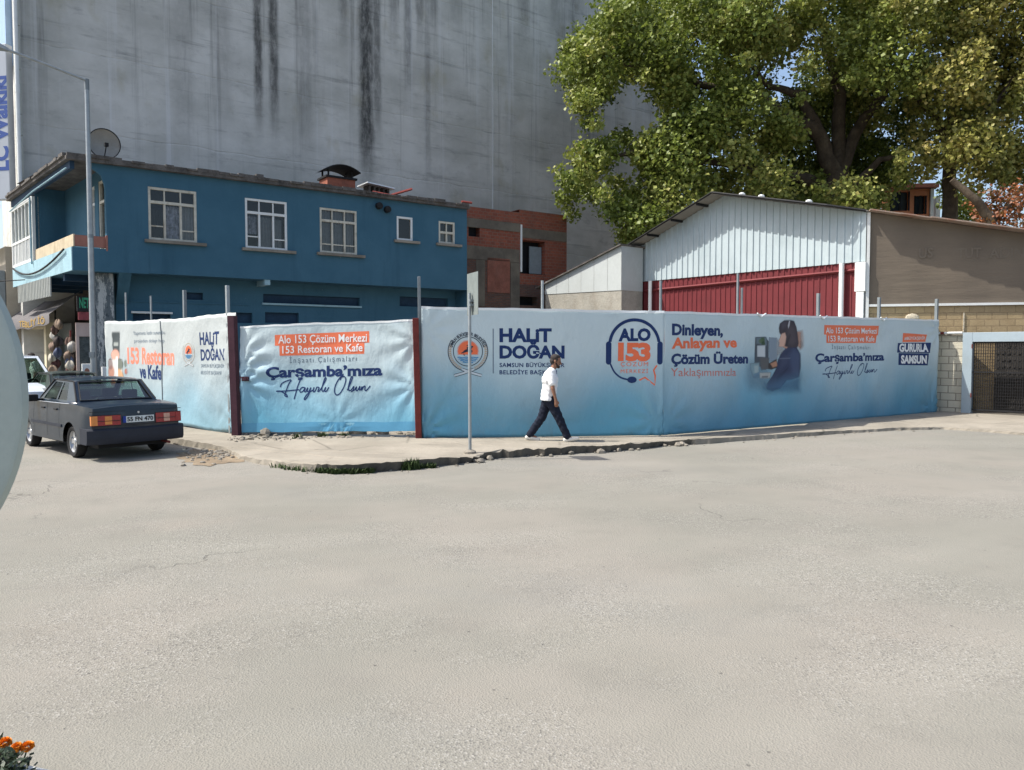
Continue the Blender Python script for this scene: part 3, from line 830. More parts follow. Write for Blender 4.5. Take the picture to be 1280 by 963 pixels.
# soffit beams, dark shop recess on the street side
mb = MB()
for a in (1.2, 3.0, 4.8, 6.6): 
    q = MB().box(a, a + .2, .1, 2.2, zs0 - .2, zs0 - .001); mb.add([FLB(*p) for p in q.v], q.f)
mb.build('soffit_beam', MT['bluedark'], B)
mb = MB(); wall_panel(mb, (-.2, 7.3), (0, zs0), [(.6, 3.2, .15, 2.6), (3.7, 5.1, .15, 2.9), (5.5, 7.1, .15, 2.7)], 1.9, .6, 0, mb, 1)
q = MB(); q.quad((-.2, 1.9, zs0 + .001), (8.2, 1.9, zs0 + .001), (8.2, .2, zs0 + .001), (-.2, .2, zs0 + .001)); 
mb.v = [FLB(*p) for p in mb.v]
mb.build('shop_wall', [plain('brown_shop_wall', lin(92, 86, 80), .9, .2, 2), MT['void']], B)

# satellite dish on the roof
p = FB.w(FB.u(135, .9), .9, FB.px(135, 182, .9)[1])
D = thing('satellite_dish', 'round satellite dish standing on the corner of the blue house roof', 'satellite dish', p)
nv = (Vector((0, 0, CAM_H)) - p).normalized(); nv = (nv + Vector((.25, 0, .2))).normalized()
Mq = nv.to_track_quat('Z', 'Y').to_matrix().to_4x4()
r = .43
mb = MB(); mb.lathe([(r * k / 7, .16 * (k / 7) ** 2) for k in range(8)], Mq, 28); mb.build('dish', plain('dish_grey', lin(150, 148, 142), .6, .1, 3, dirt=lin(120, 104, 88)), D, smooth=60)
mb = MB(); mb.lathe([(r - .005, .15), (r + .018, .15), (r + .018, .185), (r - .005, .185)], Mq, 32, close=True); mb.build('rim', MT['black'], D)
mb = MB(); mb.tube([Mq @ Vector((0, -.4, .14)), Mq @ Vector((0, -.1, .42))], .015, 6); mb.box(-.05, .05, -.05, .05, 0, .12, M=Mq @ Matrix.Translation((0, -.08, .38))); mb.build('receiver_arm', MT['black'], D)
mb = MB(); mb.tube([Mq @ Vector((0, 0, -.02)), Vector((0, .2, -.3)), Vector((0, .2, -.75))], .03, 8); mb.build('mast', MT['greypaint'], D)

# ================================================================== unplastered brick annexe
FK = Frame(-12.5 - 2 * .577, 22 + 2 * .817, .817, .577)
K = on(FK, 'brick_annexe', 'raw brick and concrete annexe with a dark doorway between blue house and shed', 'building')
MT['claybrick'] = m_brick('hollow_clay_brick', lin(146, 86, 68), lin(128, 74, 60), lin(132, 106, 94), .24, .135, .012, blotch=lin(104, 80, 70))
MT['oldbrick'] = m_brick('old_small_brick', lin(120, 84, 70), lin(98, 72, 64), lin(96, 88, 82), .2, .07, .014, blotch=lin(78, 70, 66))
MT['cast'] = m_concrete('cast_concrete', lin(92, 86, 78), lin(118, 110, 98), False)
kx = lambda px: FK.u(px)
kz = lambda px, py: FK.px(px, py)[1]
a0, a1, a2 = kx(583), kx(649), kx(708)
zt0 = kz(618, 262); zt1 = kz(680, 266)
dh = (kx(650), kx(681), kz(665, 343), kz(665, 301)); sh = (kx(586), kx(600), kz(593, 296), kz(593, 278)); lh = (kx(647), kx(672), kz(660, 382), kz(660, 371))
zbeam = kz(610, 318)
mb = MB(); wall_panel(mb, (a0, a1), (zbeam, zt0), [sh], 0, .3, 0, mb, 2)
wall_panel(mb, (a1, a2), (kz(660, 356), zt1), [dh], .004, .5, 0, mb, 2)
mb.quad((a2, .004, 0), (a2, 4, 0), (a2, 4, zt1), (a2, .004, zt1)); mb.quad((a1, 0, zbeam), (a1, .01, zbeam), (a1, .01, zt0), (a1, 0, zt0))
mb.quad((a0, 0, zt0), (a1, 0, zt0), (a1, 4, zt0), (a0, 4, zt0)); mb.quad((a1, 0, zt1), (a2, 0, zt1), (a2, 4, zt1), (a1, 4, zt1))
mb.build('brick_wall', [MT['claybrick'], MT['oldbrick'], MT['void']], K)
mb = MB(); wall_panel(mb, (a0, a1), (0, zbeam), [], -.003, .1); wall_panel(mb, (a1, a2), (0, kz(660, 356)), [lh], .0, .4, 0, mb, 1)
mb.build('lower_wall', [MT['oldbrick'], MT['void']], K)
mb = MB(); zb = kz(620, 280)
mb.box(a0, a1 + .02, -.03, .1, zb - .25, zb + .12); mb.box(a0 + .02, a1, -.03, .1, zbeam - .25, zbeam + .3); mb.box(kx(651), a2 - .02, -.025, .1, kz(680, 300), kz(680, 288))
mb.box(kx(595), kx(606), -.02, .1, kz(600, 383), zbeam - .26); mb.box(kx(638), a1 + .01, -.022, .1, 0, zbeam - .26)
mb.build('concrete_beam', MT['cast'], K)
MB().box(kx(609), kx(637), -.03, .02, kz(620, 366), kz(620, 323)).build('brick_infill', plain('smeared_clay', lin(132, 84, 70), .9, .25, 2, .01, 20, dirt=lin(104, 82, 72)), K)
d = MB(); d.box(kx(665), kx(680), .2, .24, kz(670, 342), kz(670, 308)); d.build('sheet', MT['greypaint'], K)
MB().box(kx(650.3), kx(652.3), -.03, .06, kz(651, 340), kz(651, 281)).build('door_frame', MT['whiteframe'], K)
# ================================================================== shed with white gable
MT['whitemetal'] = plain('white_trapezoid_sheet', lin(172, 184, 188), .55, .06, 1.5, dirt=lin(150, 164, 168), dirtamt=.5)
MT['redmetal'] = plain('wine_red_sheet', lin(106, 42, 46), .6, .1, 2, dirt=lin(86, 38, 41), dirtamt=.4)
MT['roofunder'] = plain('grey_corrugated_underside', lin(128, 126, 120), .8, .1, 3)
FS = Frame(5.06, 30.4, 5.62, -7.1)
S = on(FS, 'gabled_shed', 'shed with a white ribbed metal gable above a wine red metal front', 'shed')
us = FS.u(1080)
pk_u, pk_z = FS.px(905, 245); l_z = FS.px(803, 308)[1]; r_z = FS.px(1079, 266)[1]
wb0 = FS.px(812, 351.5)[1]; wb1 = FS.px(1075, 327.5)[1]
def rz_(u): return l_z + (pk_z - l_z) * u / pk_u if u < pk_u else pk_z + (r_z - pk_z) * (u - pk_u) / (us - pk_u)
def ribbed(mb, u0, u1, zb, zt, y, pitch=.25, d=.035, prof=(0, .55, .68, .87, 1.0), m=0):
    """trapezoid sheet: flat pan, then a rib standing d proud"""
    u = u0
    xs = []
    while u < u1:
        for t, dy in ((0, 0), (.6, 0), (.68, -d), (.9, -d), (.98, 0)):
            q = u + t * pitch
            if q < u1: xs.append((q, y + dy))
        u += pitch
    xs.append((u1, y))
    n = len(xs)
    vs = [(a, b, zb(a)) for a, b in xs] + [(a, b, zt(a)) for a, b in xs]
    mb.add(vs, [(i, i + 1, n + i + 1, n + i) for i in range(n - 1)], m)
mb = MB(); u_split = pk_u
ribbed(mb, -.9, pk_u, lambda u: wb0 + (wb1 - wb0) * u / us, rz_, 0); ribbed(mb, pk_u, us, lambda u: wb0 + (wb1 - wb0) * u / us, rz_, 0)
mb.build('gable', MT['whitemetal'], S)
mb = MB(); mb.quad((-1.0, .06, 0), (us, .06, 0), (us, .06, pk_z - .4), (-1, .06, pk_z - .4)); mb.quad((us, -.02, 0), (us, 9, 0), (us, 9, r_z), (us, -.02, r_z)); mb.quad((-1, .0, 0), (-1, 9, 0), (-1, 9, l_z - .3), (-1, 0, l_z - .3))
mb.v = [(x, y, min(z, rz_(max(0, min(us, x))) - .05)) for x, y, z in mb.v]
mb.build('inner_wall', MT['roofunder'], S)
mb = MB(); ribbed(mb, -.2, us - .15, lambda u: 0, lambda u: wb0 + (wb1 - wb0) * u / us + .03, .04, .21, .025)
fr = mb.build('red_front', MT['redmetal'], S)
mb = MB(); zra = FS.px(830, 362)[1]; zrb = FS.px(1070, 338)[1]
M1 = MB(); M1.tube([(.25, -.02, zra), (us - .25, -.02, zrb)], .05, 4); M1.build('rail', MT['redmetal'], fr)
mb = MB(); mb.box(us - .26, us - .02, -.06, .06, 0, wb1 - .03); mb.box(us - .3, us + .03, -.08, .08, wb1 - .9, wb1 - .02); mb.build('corner_post', MT['white'], S, bevel=.01)
# roof: two slopes with .6 m overhang, purlins beneath, ragged front edge
mb = MB(); OH = .66; BKY = 10.0
def slope(ua, za, ub_, zb_, th=.05):
    n = 14
    for i in range(n):
        t0, t1 = i / n, (i + 1) / n
        e = lambda t: (ua + (ub_ - ua) * t, za + (zb_ - za) * t)
        (a, z0), (b, z1) = e(t0), e(t1)
        oh = lambda u_: OH * min(1.0, max(.1, (us - u_) / .9)) if u_ > us - .9 else OH
        y0, y1 = -oh(a) + jit(.02), -oh(b) + jit(.02)
        mb.add([(a, y0, z0), (b, y1, z1), (b, BKY, z1), (a, BKY, z0), (a, y0, z0 + th), (b, y1, z1 + th), (b, BKY, z1 + th), (a, BKY, z0 + th)],
               [(0, 3, 2, 1), (4, 5, 6, 7), (0, 1, 5, 4), (1, 2, 6, 5), (2, 3, 7, 6), (3, 0, 4, 7)])
sl_l = (pk_z - l_z) / pk_u; sl_r = (r_z - pk_z) / (us - pk_u)
slope(-.9, l_z - .9 * sl_l + .01, pk_u, pk_z + .01); slope(pk_u, pk_z + .01, us + .05, r_z + .01 + .05 * sl_r)
rf = mb.build('roof', MT['roofunder'], S)
mb = MB()
for t in (.12, .38, .62, .86): 
    u_ = -.9 + (pk_u + .9) * t; z_ = l_z - .9 * sl_l + (u_ + .9) * sl_l
    mb.box(u_ - .04, u_ + .04, -OH + .02, -.04, z_ - .07, z_ - .005)
mb.tube([(-.9, -OH - .03, l_z - .9 * sl_l + .02), (pk_u, -OH - .03, pk_z + .03), (us - .9, -OH - .03, rz_(us - .9) + .03), (us + .02, -.1, r_z + .03)], .04, 4)
mb.build('roof_trim', MT['black'], rf)
mb = MB()
for px in (925, 949, 1008): 
    u_ = FS.u(px, -.3); MB().ball((u_, -.3, rz_(u_) + .1), (.1, .13, .07), 8, 6).build('roof_stone', MT['white'], rf)
# white downpipe on the front
u_ = FS.u(1050.5, -.12)
MB().tube([(u_, -.14, 0), (u_, -.14, FS.px(1050, 330)[1])], .075, 14).build('downpipe', MT['white'], S, smooth=40)
u_ = FS.u(812.5, -.12)
MB().tube([(u_, -.14, 0), (u_, -.14, FS.px(812, 352)[1])], .07, 14).build('downpipe', MT['white'], S, smooth=40)

# lean-to on its left with a sloping white flank on a rendered block wall
FW = Frame(4.165, 29.4, 5.62, -7.1)
W = on(FW, 'lean_to', 'white sheet lean-to with a sloping top on a rough rendered wall', 'lean-to')
wl = FW.u(681)
zA, zB = FW.px(776, 307)[1], FW.px(682, 353)[1]
zc_, zd_ = FW.px(776, 363)[1], FW.px(690, 367.5)[1]
MT['flank'] = plain('white_flat_sheet', lin(180, 185, 184), .7, .06, 1.2, dirt=lin(168, 172, 168))
mb = MB(); n = 6
for i in range(n):
    t0, t1 = i / n, (i + 1) / n
    e = .006
    mb.add([(wl * (1 - t0) + e, 0, zd_ + (zc_ - zd_) * t0), (wl * (1 - t1) - e, 0, zd_ + (zc_ - zd_) * t1), (wl * (1 - t1) - e, 0, zB + (zA - zB) * t1), (wl * (1 - t0) + e, 0, zB + (zA - zB) * t0)], [(0, 1, 2, 3)])
mb.quad((0, 0.0, zc_), (0, 1.2, zc_), (0, 1.2, zA), (0, 0, zA))
mb.build('sheet_flank', MT['flank'], W)
mb = MB(); mb.box(wl + .02, -.01, .02, 1.2, 0, zd_ - .01)
mb.prism([(wl + .02, zd_), (-.01, zc_ + .02), (-.01, zA - .05), (wl + .02, zB - .05)], .03, 1.2, lambda a, b, h: (a, h, b))
mb.build('block_wall', plain('rough_render', lin(158, 154, 144), .95, .18, 1.6, .02, 20, dirt=lin(128, 118, 104)), W)
mb = MB(); mb.add([(wl - .5, -.12, zB - .25), (.05, -.12, zA), (.05, 2.5, zA), (wl - .5, 2.5, zB - .25), (wl - .5, -.12, zB - .2), (.05, -.12, zA + .05), (.05, 2.5, zA + .05), (wl - .5, 2.5, zB - .2)],
                  [(0, 3, 2, 1), (4, 5, 6, 7), (0, 1, 5, 4), (1, 2, 6, 5), (2, 3, 7, 6), (3, 0, 4, 7)])
mb.build('roof', MT['roofedge'], W)

# ================================================================== right-hand workshop: tan sheet on a block wall
FT = Frame(10.74, 23.35, 1, -.26)
T = on(FT, 'workshop', 'workshop with a taupe cloth covered wall over beige blocks at the right', 'workshop')
ue = 9.0
zta = FT.px(1084, 266)[1]; ztb = FT.px(1280, 293)[1]; u1280 = FT.u(1280)
zt_ = lambda u: zta + (ztb - zta) * u / u1280
zl = FT.px(1180, 379.5)[1]
k = N('taupe_sheet'); x, y, z = k.xyz()
c = k.mix(k.rng(k.noise(.6, 5, .6), .3, .7), lin(104, 95, 85), lin(114, 104, 92))
fold = k.noise(1, 3, .5, k.map((.3, 1, 5))); c = k.mix(k.math('MULTIPLY', k.rng(fold, .55, .7), .3), c, lin(100, 93, 83))
k.bump(k.math('ADD', k.math('MULTIPLY', k.noise(1, 4, .6, k.map((.6, 1, 4))), .7), k.math('MULTIPLY', k.noise(120, 1), .05)), .05, .5)
MT['taupe'] = k.fin(c, .85, 0, .2)
mb = MB(); mb.grid(40, 10, lambda a, b: (a * ue + .02, .012 * math.sin(a * 37 + 2 * b), zl + (zt_(a * ue) - zl) * b)); mb.build('cloth_wall', MT['taupe'], T, smooth=180)
mb = MB(); mb.quad((0, .1, 0), (0, 9, 0), (0, 9, zta), (0, .1, zta)); mb.build('side_wall', MT['roofunder'], T)
# ghost of old lettering on the cloth
mb = MB(); P = lambda u, z, o: (u, -.0145, z)
uq = FT.px(1150, 322)
MT['ghost'] = plain('faded_letters', lin(112, 103, 92), .85, .1)
for s, a, b in (('US', 1148, 1166), ('TUT', 1196, 1226), ('ADIN', 1236, 1280)):
    mb = MB(); letters(mb, s, P, FT.px(a, 323), FT.px(b, 322), .28, .02, lift=0); mb.build('lettering', MT['ghost'], T)
mb = MB(); mb.box(0, ue, -.05, .02, zl - .07, zl); mb.box(-.04, .05, -.06, .0, zl - 1, zta); mb.build('trim', MT['whiteframe'], T)
MT['beigeblock'] = m_brick('beige_blocks', lin(172, 152, 118), lin(160, 141, 110), lin(146, 128, 102), .4, .2, .012, blotch=lin(142, 122, 92))
mb = MB(); mb.quad((0, .02, 0), (ue, .02, 0), (ue, .02, zl - .05), (0, .02, zl - .05)); mb.build('block_wall', MT['beigeblock'], T)
mb = MB(); mb.ball((FT.u(1139), -.03, FT.px(1139, 398)[1]), (.2, .05, .14), 10, 6); MT['plaster'] = plain('pale_plaster', lin(186, 176, 156), .9, .15, 9, .02, 30); mb.build('plaster_patch', MT['plaster'], T); MB().box(FT.u(1203), FT.u(1204.5), -.01, .02, 2, 3).build('plaster_strip', MT['plaster'], T)
mb = MB()
n = 22
for i in range(n):
    u0_, u1_ = ue * i / n, ue * (i + 1) / n
    o0 = .33 + .045 * u0_ + jit(.008); zj = jit(.012)
    for z_off, th in ((.02, .035),):
        mb.add([(u0_, -o0, zt_(u0_) + z_off + zj), (u1_, -o0, zt_(u1_) + z_off + zj), (u1_, 8, zt_(u1_) + z_off + zj), (u0_, 8, zt_(u0_) + z_off + zj)] +
               [(u0_, -o0, zt_(u0_) + z_off + th + zj), (u1_, -o0, zt_(u1_) + z_off + th + zj), (u1_, 8, zt_(u1_) + z_off + th + zj), (u0_, 8, zt_(u0_) + z_off + th + zj)],
               [(0, 3, 2, 1), (4, 5, 6, 7), (0, 1, 5, 4), (1, 2, 6, 5), (2, 3, 7, 6), (3, 0, 4, 7)])
mb.build('roof', plain('rusty_tin_edge', lin(150, 132, 120), .8, .25, 3, dirt=lin(150, 88, 62), dirtamt=.8), T)

# ================================================================== white block wall and gate, right
FD = Frame(13.06, 22.2, .85, -.96)
BW = on(FD, 'block_wall', 'short white split face block wall between the banner and the gate', 'wall')
k = N('split_face_block'); x, y, z = k.xyz()
cmb = k.n('ShaderNodeCombineXYZ'); k.l(x, cmb.inputs[0]); k.l(z, cmb.inputs[1])
t = k.n('ShaderNodeTexBrick'); k.l(cmb.outputs[0], t.inputs[0]); t.inputs['Scale'].default_value = 1; t.inputs['Brick Width'].default_value = .42; t.inputs['Row Height'].default_value = .215
t.inputs['Mortar Size'].default_value = .012; t.inputs['Color1'].default_value = lin(194, 188, 170); t.inputs['Color2'].default_value = lin(182, 176, 159); t.inputs['Mortar'].default_value = lin(140, 134, 122)
c = k.mix(k.math('MULTIPLY', k.rng(k.noise(3, 5, .7), .5, .75), .3), t.outputs[0], lin(168, 160, 140))
k.bump(k.math('SUBTRACT', k.noise(30, 4, .7), k.math('MULTIPLY', t.outputs['Fac'], .7)), .02, .8)
MT['splitblock'] = k.fin(c, .9, 0, .2)
zw_ = FD.px(1195, 420)[1]
mb = MB(); mb.box(-2.2, -.02, .05, .3, 0, zw_); mb.build('wall', MT['splitblock'], BW)
mb = MB(); mb.box(-2.2, -.01, .02, .33, zw_ + .001, zw_ + .07); mb.build('coping', MT['stone'], BW)
GT = on(FD, 'gate', 'black mesh gate in a pale blue steel frame at the right edge', 'gate')
zg = FD.px(1240, 415.5)[1]
ul_, gu = FD.u(1216.5), 4.4
zgb = .17; zgt = FD.px(1235, 427.5)[1]
MT['paleblue'] = plain('pale_blue_gate_paint', lin(150, 164, 172), .5, .06, 3, dirt=lin(140, 150, 152), dirtamt=.4)
mb = MB(); mb.box(-.02, ul_, -.09, .09, .05, zg); mb.box(ul_, gu, -.088, .088, zgt, zg); mb.build('frame', MT['paleblue'], GT, bevel=.008)
mb = MB(); u_ = ul_ + .03
mb.box(ul_ + .01, gu, -.03, .03, zgb, zgb + .05); mb.box(ul_ + .01, gu, -.03, .03, zgt - .05, zgt - .004); mb.box(ul_ + .01, gu, -.035, .03, (zgb + zgt) / 2 + .1, (zgb + zgt) / 2 + .14)
while u_ < gu: mb.box(u_ - .006, u_ + .006, -.012, .012, zgb + .05, zgt - .05); u_ += .058
z_ = zgb + .1
while z_ < zgt - .06: mb.box(ul_ + .02, gu, -.014, -.004, z_ - .005, z_ + .005); z_ += .085
mb.build('mesh_leaf', MT['black'], GT)
for z_ in (.55, 1.95): MB().tube([(ul_ + .005, -.11, z_), (ul_ + .005, -.11, z_ + .12)], .018, 8).build('hinge', MT['rust'], GT)
BA = on(FD, 'barrier_arm', 'short red and white pipe sticking out beside the gate post', 'barrier')
zb = FD.px(1195, 419)[1] + .06
MB().tube([(-.75, -.06, zb), (-.04, -.06, zb)], .035, 10).build('pipe', MT['whiteframe'], BA, smooth=40)
MB().tube([(-.62, -.06, zb), (-.52, -.06, zb)], .04, 10).build('band', MT['rust'], BA, smooth=40)
# stacked roof tiles behind the gate
TS = on(FD, 'tile_stack', 'dark stack of roof tiles seen through the gate mesh', 'tile stack')
mb = MB(); MT['tiles'] = plain('weathered_clay_tiles', lin(54, 51, 48), .9, .4, 5, .01, 40, dirt=lin(36, 35, 34))
for r_ in range(11):
    z_ = .14 + r_ * .2
    mb.box(.55, 4.4, .82, 1.4, z_, z_ + .19)
    for i in range(28): mb.tube([(.62 + i * .135, .8 + jit(.01), z_ + .1 + jit(.01)), (.62 + i * .135, 1.2, z_ + .1)], .055, 6)
mb.build('tiles', MT['tiles'], TS)

# ================================================================== far house behind the trees
FH = Frame(22.6, 46.5, 1, -.12)
H = on(FH, 'far_house', 'salmon pink house with dark windows glimpsed behind the trees', 'house')
hx = lambda px: FH.u(px); hz = lambda px, py: FH.px(px, py)[1]
a, b = hx(1098), hx(1153)
mb = MB(); hw = [(hx(1110), hx(1131), hz(1120, 264), hz(1120, 240)), (hx(1140), hx(1152), hz(1146, 268), hz(1146, 245))]
wall_panel(mb, (a, hx(1157)), (0, hz(1130, 237)), hw, 0, .2, 0, mb, 1); mb.quad((hx(1157), 0, 0), (hx(1157), 6, 0), (hx(1157), 6, hz(1130, 237)), (hx(1157), 0, hz(1130, 237)))
mb.build('wall', [plain('salmon_render', lin(206, 136, 104), .9, .08), plain('window_blue_dark', lin(52, 62, 76), .3, .2, 2)], H)
MB().box(a - .3, hx(1158) + .3, -.5, 6, hz(1130, 237), hz(1130, 232)).build('roof', plain('brown_roof', lin(104, 66, 54), .9, .2, 2), H)
mb = MB()
for (p0, p1, q0, q1) in hw: 
    mb.box((p0 + p1) / 2 - .05, (p0 + p1) / 2 + .05, -.02, .06, q0, q1); mb.box(p0 - .08, p0, -.02, .1, q0, q1); mb.box(p1, p1 + .08, -.02, .1, q0, q1)
mb.build('window_frame', MT['black'], H)
mb = MB(); mb.box(hx(1158), hx(1162), -.1, .3, 0, hz(1160, 236)); mb.box(hx(1165), hx(1170), -.1, .3, 0, hz(1160, 246)); mb.build('post', MT['white'], H)
# ================================================================== printed banners of the site fence
GA, GB_, GC = Vector((-1.81, 15.4, 0)), Vector((3.19, 16.1, 0)), Vector((12.4, 22.4, 0))
F1 = Frame(-11.35, 20.95, 5.6, -4.85)                     # left banner, seen edge on
def fit_frame(pxa, Ya, pxb, Yb):
    a, b = at(pxa, 438, Ya), at(pxb, 438, Yb)
    return Frame(a.x, a.y, b.x - a.x, b.y - a.y)
F1 = fit_frame(132, 20.6, 296, 16.1)
F2 = fit_frame(300, 16.02, 522, 15.42)
F3 = fit_frame(527, 15.4, 830, 16.1)
F4 = fit_frame(830, 16.1, 1172, 22.4)

class Banner:
    """tarpaulin on a wall frame: P(u, z, lift) gives its wrinkled surface"""
    def __init__(s, F, L, z0, z1, seed, amp=1.0, ties=()):
        s.F, s.L, s.z0, s.z1, s.ties, s.amp = F, L, z0, z1, ties, amp
        r = random.Random(seed)
        s.w = [(r.uniform(.6, 2.6), r.uniform(-2.2, 2.2), r.uniform(0, 6.3), r.uniform(.004, .011)) for _ in range(7)]
    def y(s, u, z):
        d = 0
        for a, b, p, m in s.w: d += m * math.sin(a * u * 2.0 + b * z * 1.6 + p)
        for tu, tz, st in s.ties:                          # puckers running out from a tie
            dx, dz = u - tu, z - tz; r_ = math.hypot(dx, dz) + .05
            d += st * math.sin(math.atan2(dz, dx) * 9) * math.exp(-r_ * 1.7) * min(1, r_ * 3)
        return d * s.amp
    def zt(s, u):
        a, b = s.z1(u), 0
        return a
    def P(s, u, z, lift=0.0):
        return s.F.w(u, s.y(u, z) - lift, z)
    def mesh(s, mat, root, nu, nv, hem, edge_j=.012):
        mb = MB()
        def fn(a, b):
            u = s.L * a; z = s.z0(u) + (s.z1(u) - s.z0(u)) * b
            return s.P(u, z)
        mb.grid(nu, nv, fn)
        return mb
def flutter(seed, a=.012, f=2.3):
    r = random.Random(seed); ph = [r.uniform(0, 6) for _ in range(4)]
    return lambda u: a * (math.sin(f * u + ph[0]) + .6 * math.sin(2.7 * f * u + ph[1]) + .5 * math.sin(6.1 * f * u + ph[2]))
def finish(mb, name, mat, root, thick=.003, smooth=180):
    o = mb.build(name, mat, root, smooth=smooth, off=root.location)
    m = o.modifiers.new('thickness', 'SOLIDIFY'); m.thickness = thick; m.offset = 0.0
    return o
def pbox(F, a, b, c, d):   # px box -> (u0, z0, u1, z1)
    return F.px(a, d) + F.px(b, c)

MT['print1'] = m_print('banner_print_bright', lin(178, 184, 183), lin(126, 164, 180), 2.7)
MT['print2'] = m_print('banner_print_gate', lin(190, 205, 208), lin(104, 170, 196), 2.6, lin(84, 166, 200))
MT['print3'] = m_print('banner_print_long', lin(192, 207, 210), lin(92, 148, 172), 2.8, lin(88, 160, 186))
MT['hem'] = plain('white_hem', lin(226, 230, 230), .6, .05, 4)
MT['tie'] = plain('cable_tie', lin(40, 44, 52), .6, .1)

def emblem(mb, P, c, R, sx=1.0, words=True):
    """round town crest: ring with lettering, rayed sun over water, wreath and ribbon (0 navy/dark, 1 sun, 2 sea, 3 pale, 4 gold)"""
    th = R * .035
    for r in (R, R * .74): ring(mb, P, c, r - th, r, -215, 35, 56, .006, 0, sx) if r == R else ring(mb, P, c, r - th, r, 0, 360, 56, .006, 0, sx)
    ring(mb, P, c, R * .985, R, 200, 340, 40, .006, 0, sx)
    if words:
        s = 'SAMSUN BÜYÜKŞEHİR BELEDİYESİ'
        for i, ch in enumerate(s):
            if ch == ' ': continue
            an = 163 - (163 - 17) * i / (len(s) - 1)
            vs, fs = text_mesh(ch, .02)
            x0 = (min(v[0] for v in vs) + max(v[0] for v in vs)) / 2
            h = R * .15
            ca, sa = math.cos(rad(an - 90)), math.sin(rad(an - 90)); r0 = R * .79
            out = []
            for x, y in vs:
                lx, ly = (x - x0) / CAP * h * .8, y / CAP * h
                X = (r0 + ly) * math.cos(rad(an)) + lx * ca; Y = (r0 + ly) * math.sin(rad(an)) + lx * sa
                out.append(P(c[0] + X * sx, c[1] + Y, .008))
            mb.add(out, fs, 0)
    # sun with rays, cut off by the horizon
    pts = []
    for i in range(61):
        an = rad(-22 + 224 * i / 60); r = R * (.56 if i % 2 else .46)
        pts.append((c[0] + r * math.cos(an) * sx, c[1] + R * .02 + r * math.sin(an)))
    shape(mb, P, pts, .006, 1)
    for i, zz in enumerate((-.3, -.38, -.46, -.54)):
        hw_ = math.sqrt(max(0, .6 ** 2 - zz * zz)) * R * sx
        stroke(mb, [(c[0] - hw_ + hw_ * 2 * k / 12, c[1] + zz * R + R * .015 * math.sin(k * 1.6)) for k in range(13)], R * .05, P, .006, 2, False)
    # rider on a rearing horse
    for seg, wd in (([(-.2, -.1), (-.1, -.02), (.02, .0), (.12, .1), (.16, .2)], .13), ([(.16, .2), (.25, .17)], .07), ([(-.18, -.08), (-.2, -.2), (-.16, -.24)], .05), ([(-.12, -.06), (-.08, -.2)], .05),
                    ([(.08, .02), (.2, -.02), (.18, -.1)], .045), ([(-.02, .02), (-.02, .17)], .08), ([(-.02, .22), (-.02, .27)], .08), ([(-.02, .14), (.1, .22)], .04), ([(-.2, -.08), (-.32, -.14)], .05)):
        stroke(mb, [(c[0] + x * R * sx, c[1] + R * .05 + y * R) for x, y in seg], wd * R, P, .0085, 5)
    # wreath
    for sgn in (-1, 1):
        for i in range(15):
            an = rad(270 + sgn * (22 + 84 * i / 14)); r = R * .86
            x, y = c[0] + r * math.cos(an) * sx, c[1] + r * math.sin(an)
            for dr in (-.06, .06):
                q = rad(math.degrees(an) + sgn * 60); stroke(mb, [(x, y), (x + (math.cos(q) * .07 + math.cos(an) * dr) * R * sx, y + (math.sin(q) * .07 + math.sin(an) * dr) * R)], R * .035, P, .006, 4, False)
    # ribbon tails
    for sgn in (-1, 1):
        for wd, m in ((.15, 0), (.1, 3)):
            stroke(mb, [(c[0] - sgn * R * .3 * sx, c[1] - R * .88), (c[0] + sgn * R * .2 * sx, c[1] - R * 1.06), (c[0] + sgn * R * .68 * sx, c[1] - R * 1.2)], R * wd, P, .006 + (.0015 if m else 0), m)
EMB = ['dark', 'sun', 'sea', 'pale', 'gold', 'dark']

# ------------------------------------------------------------------ left banner
L1 = F1.u(296.5); f1 = flutter(1)
zt1a, zt1b = F1.px(133, 402)[1], F1.px(288, 391)[1]
b1 = Banner(F1, L1, lambda u: .14 + .02 * math.sin(u * 3), lambda u: zt1a + (zt1b - zt1a) * u / L1 + f1(u) * .7 - .05 * math.sin(u * math.pi / L1), 3, .6,
            [(L1 - .05, 2.35, .03), (L1 - .05, 1.5, .03), (L1 - .1, .35, .05), (L1 - 1.0, .2, .03), (.1, 2.1, .02)])
B1 = thing('banner', 'sunlit pale banner announcing 153 Restoran ve Kafe beside the parked blue car', 'banner', F1.o)
finish(b1.mesh(None, None, 90, 30, 0), 'tarpaulin', MT['print1'], B1)
P1 = b1.P
mb = MB(); q = lambda a, b: F1.px(a, b)
def line(mb, F, P, s, x0, y0, x1, y1, cap, bold=.02, m=0, **kw):
    """one line of lettering from pixel (x0,y0) to (x1,y1) on its base line, cap in pixels at the left end"""
    a, b = F.px(x0, y0), F.px(x1, y1); h = F.px(x0, y0 - cap)[1] - a[1]
    letters(mb, s, P, a, b, h, bold, m, **kw)
line(mb, F1, P1, 'HALiT', 249.5, 431, 274, 430, 14.5, .03); mb.build('lettering', INK['navy'], B1, off=B1.location); mb = MB(); line(mb, F1, P1, 'DOĞAN', 250, 450.5, 281.5, 450, 13, .03)
mb.build('lettering', INK['navy'], B1, off=B1.location)
mb = MB(); line(mb, F1, P1, 'SAMSUN BÜYÜKŞEHİR', 250, 459.5, 281, 460, 4.2, .0); mb.build('lettering', INK['grey'], B1, off=B1.location); mb = MB(); line(mb, F1, P1, 'BELEDİYE BAŞKANI', 250, 468, 278, 468.5, 4.2, .0)
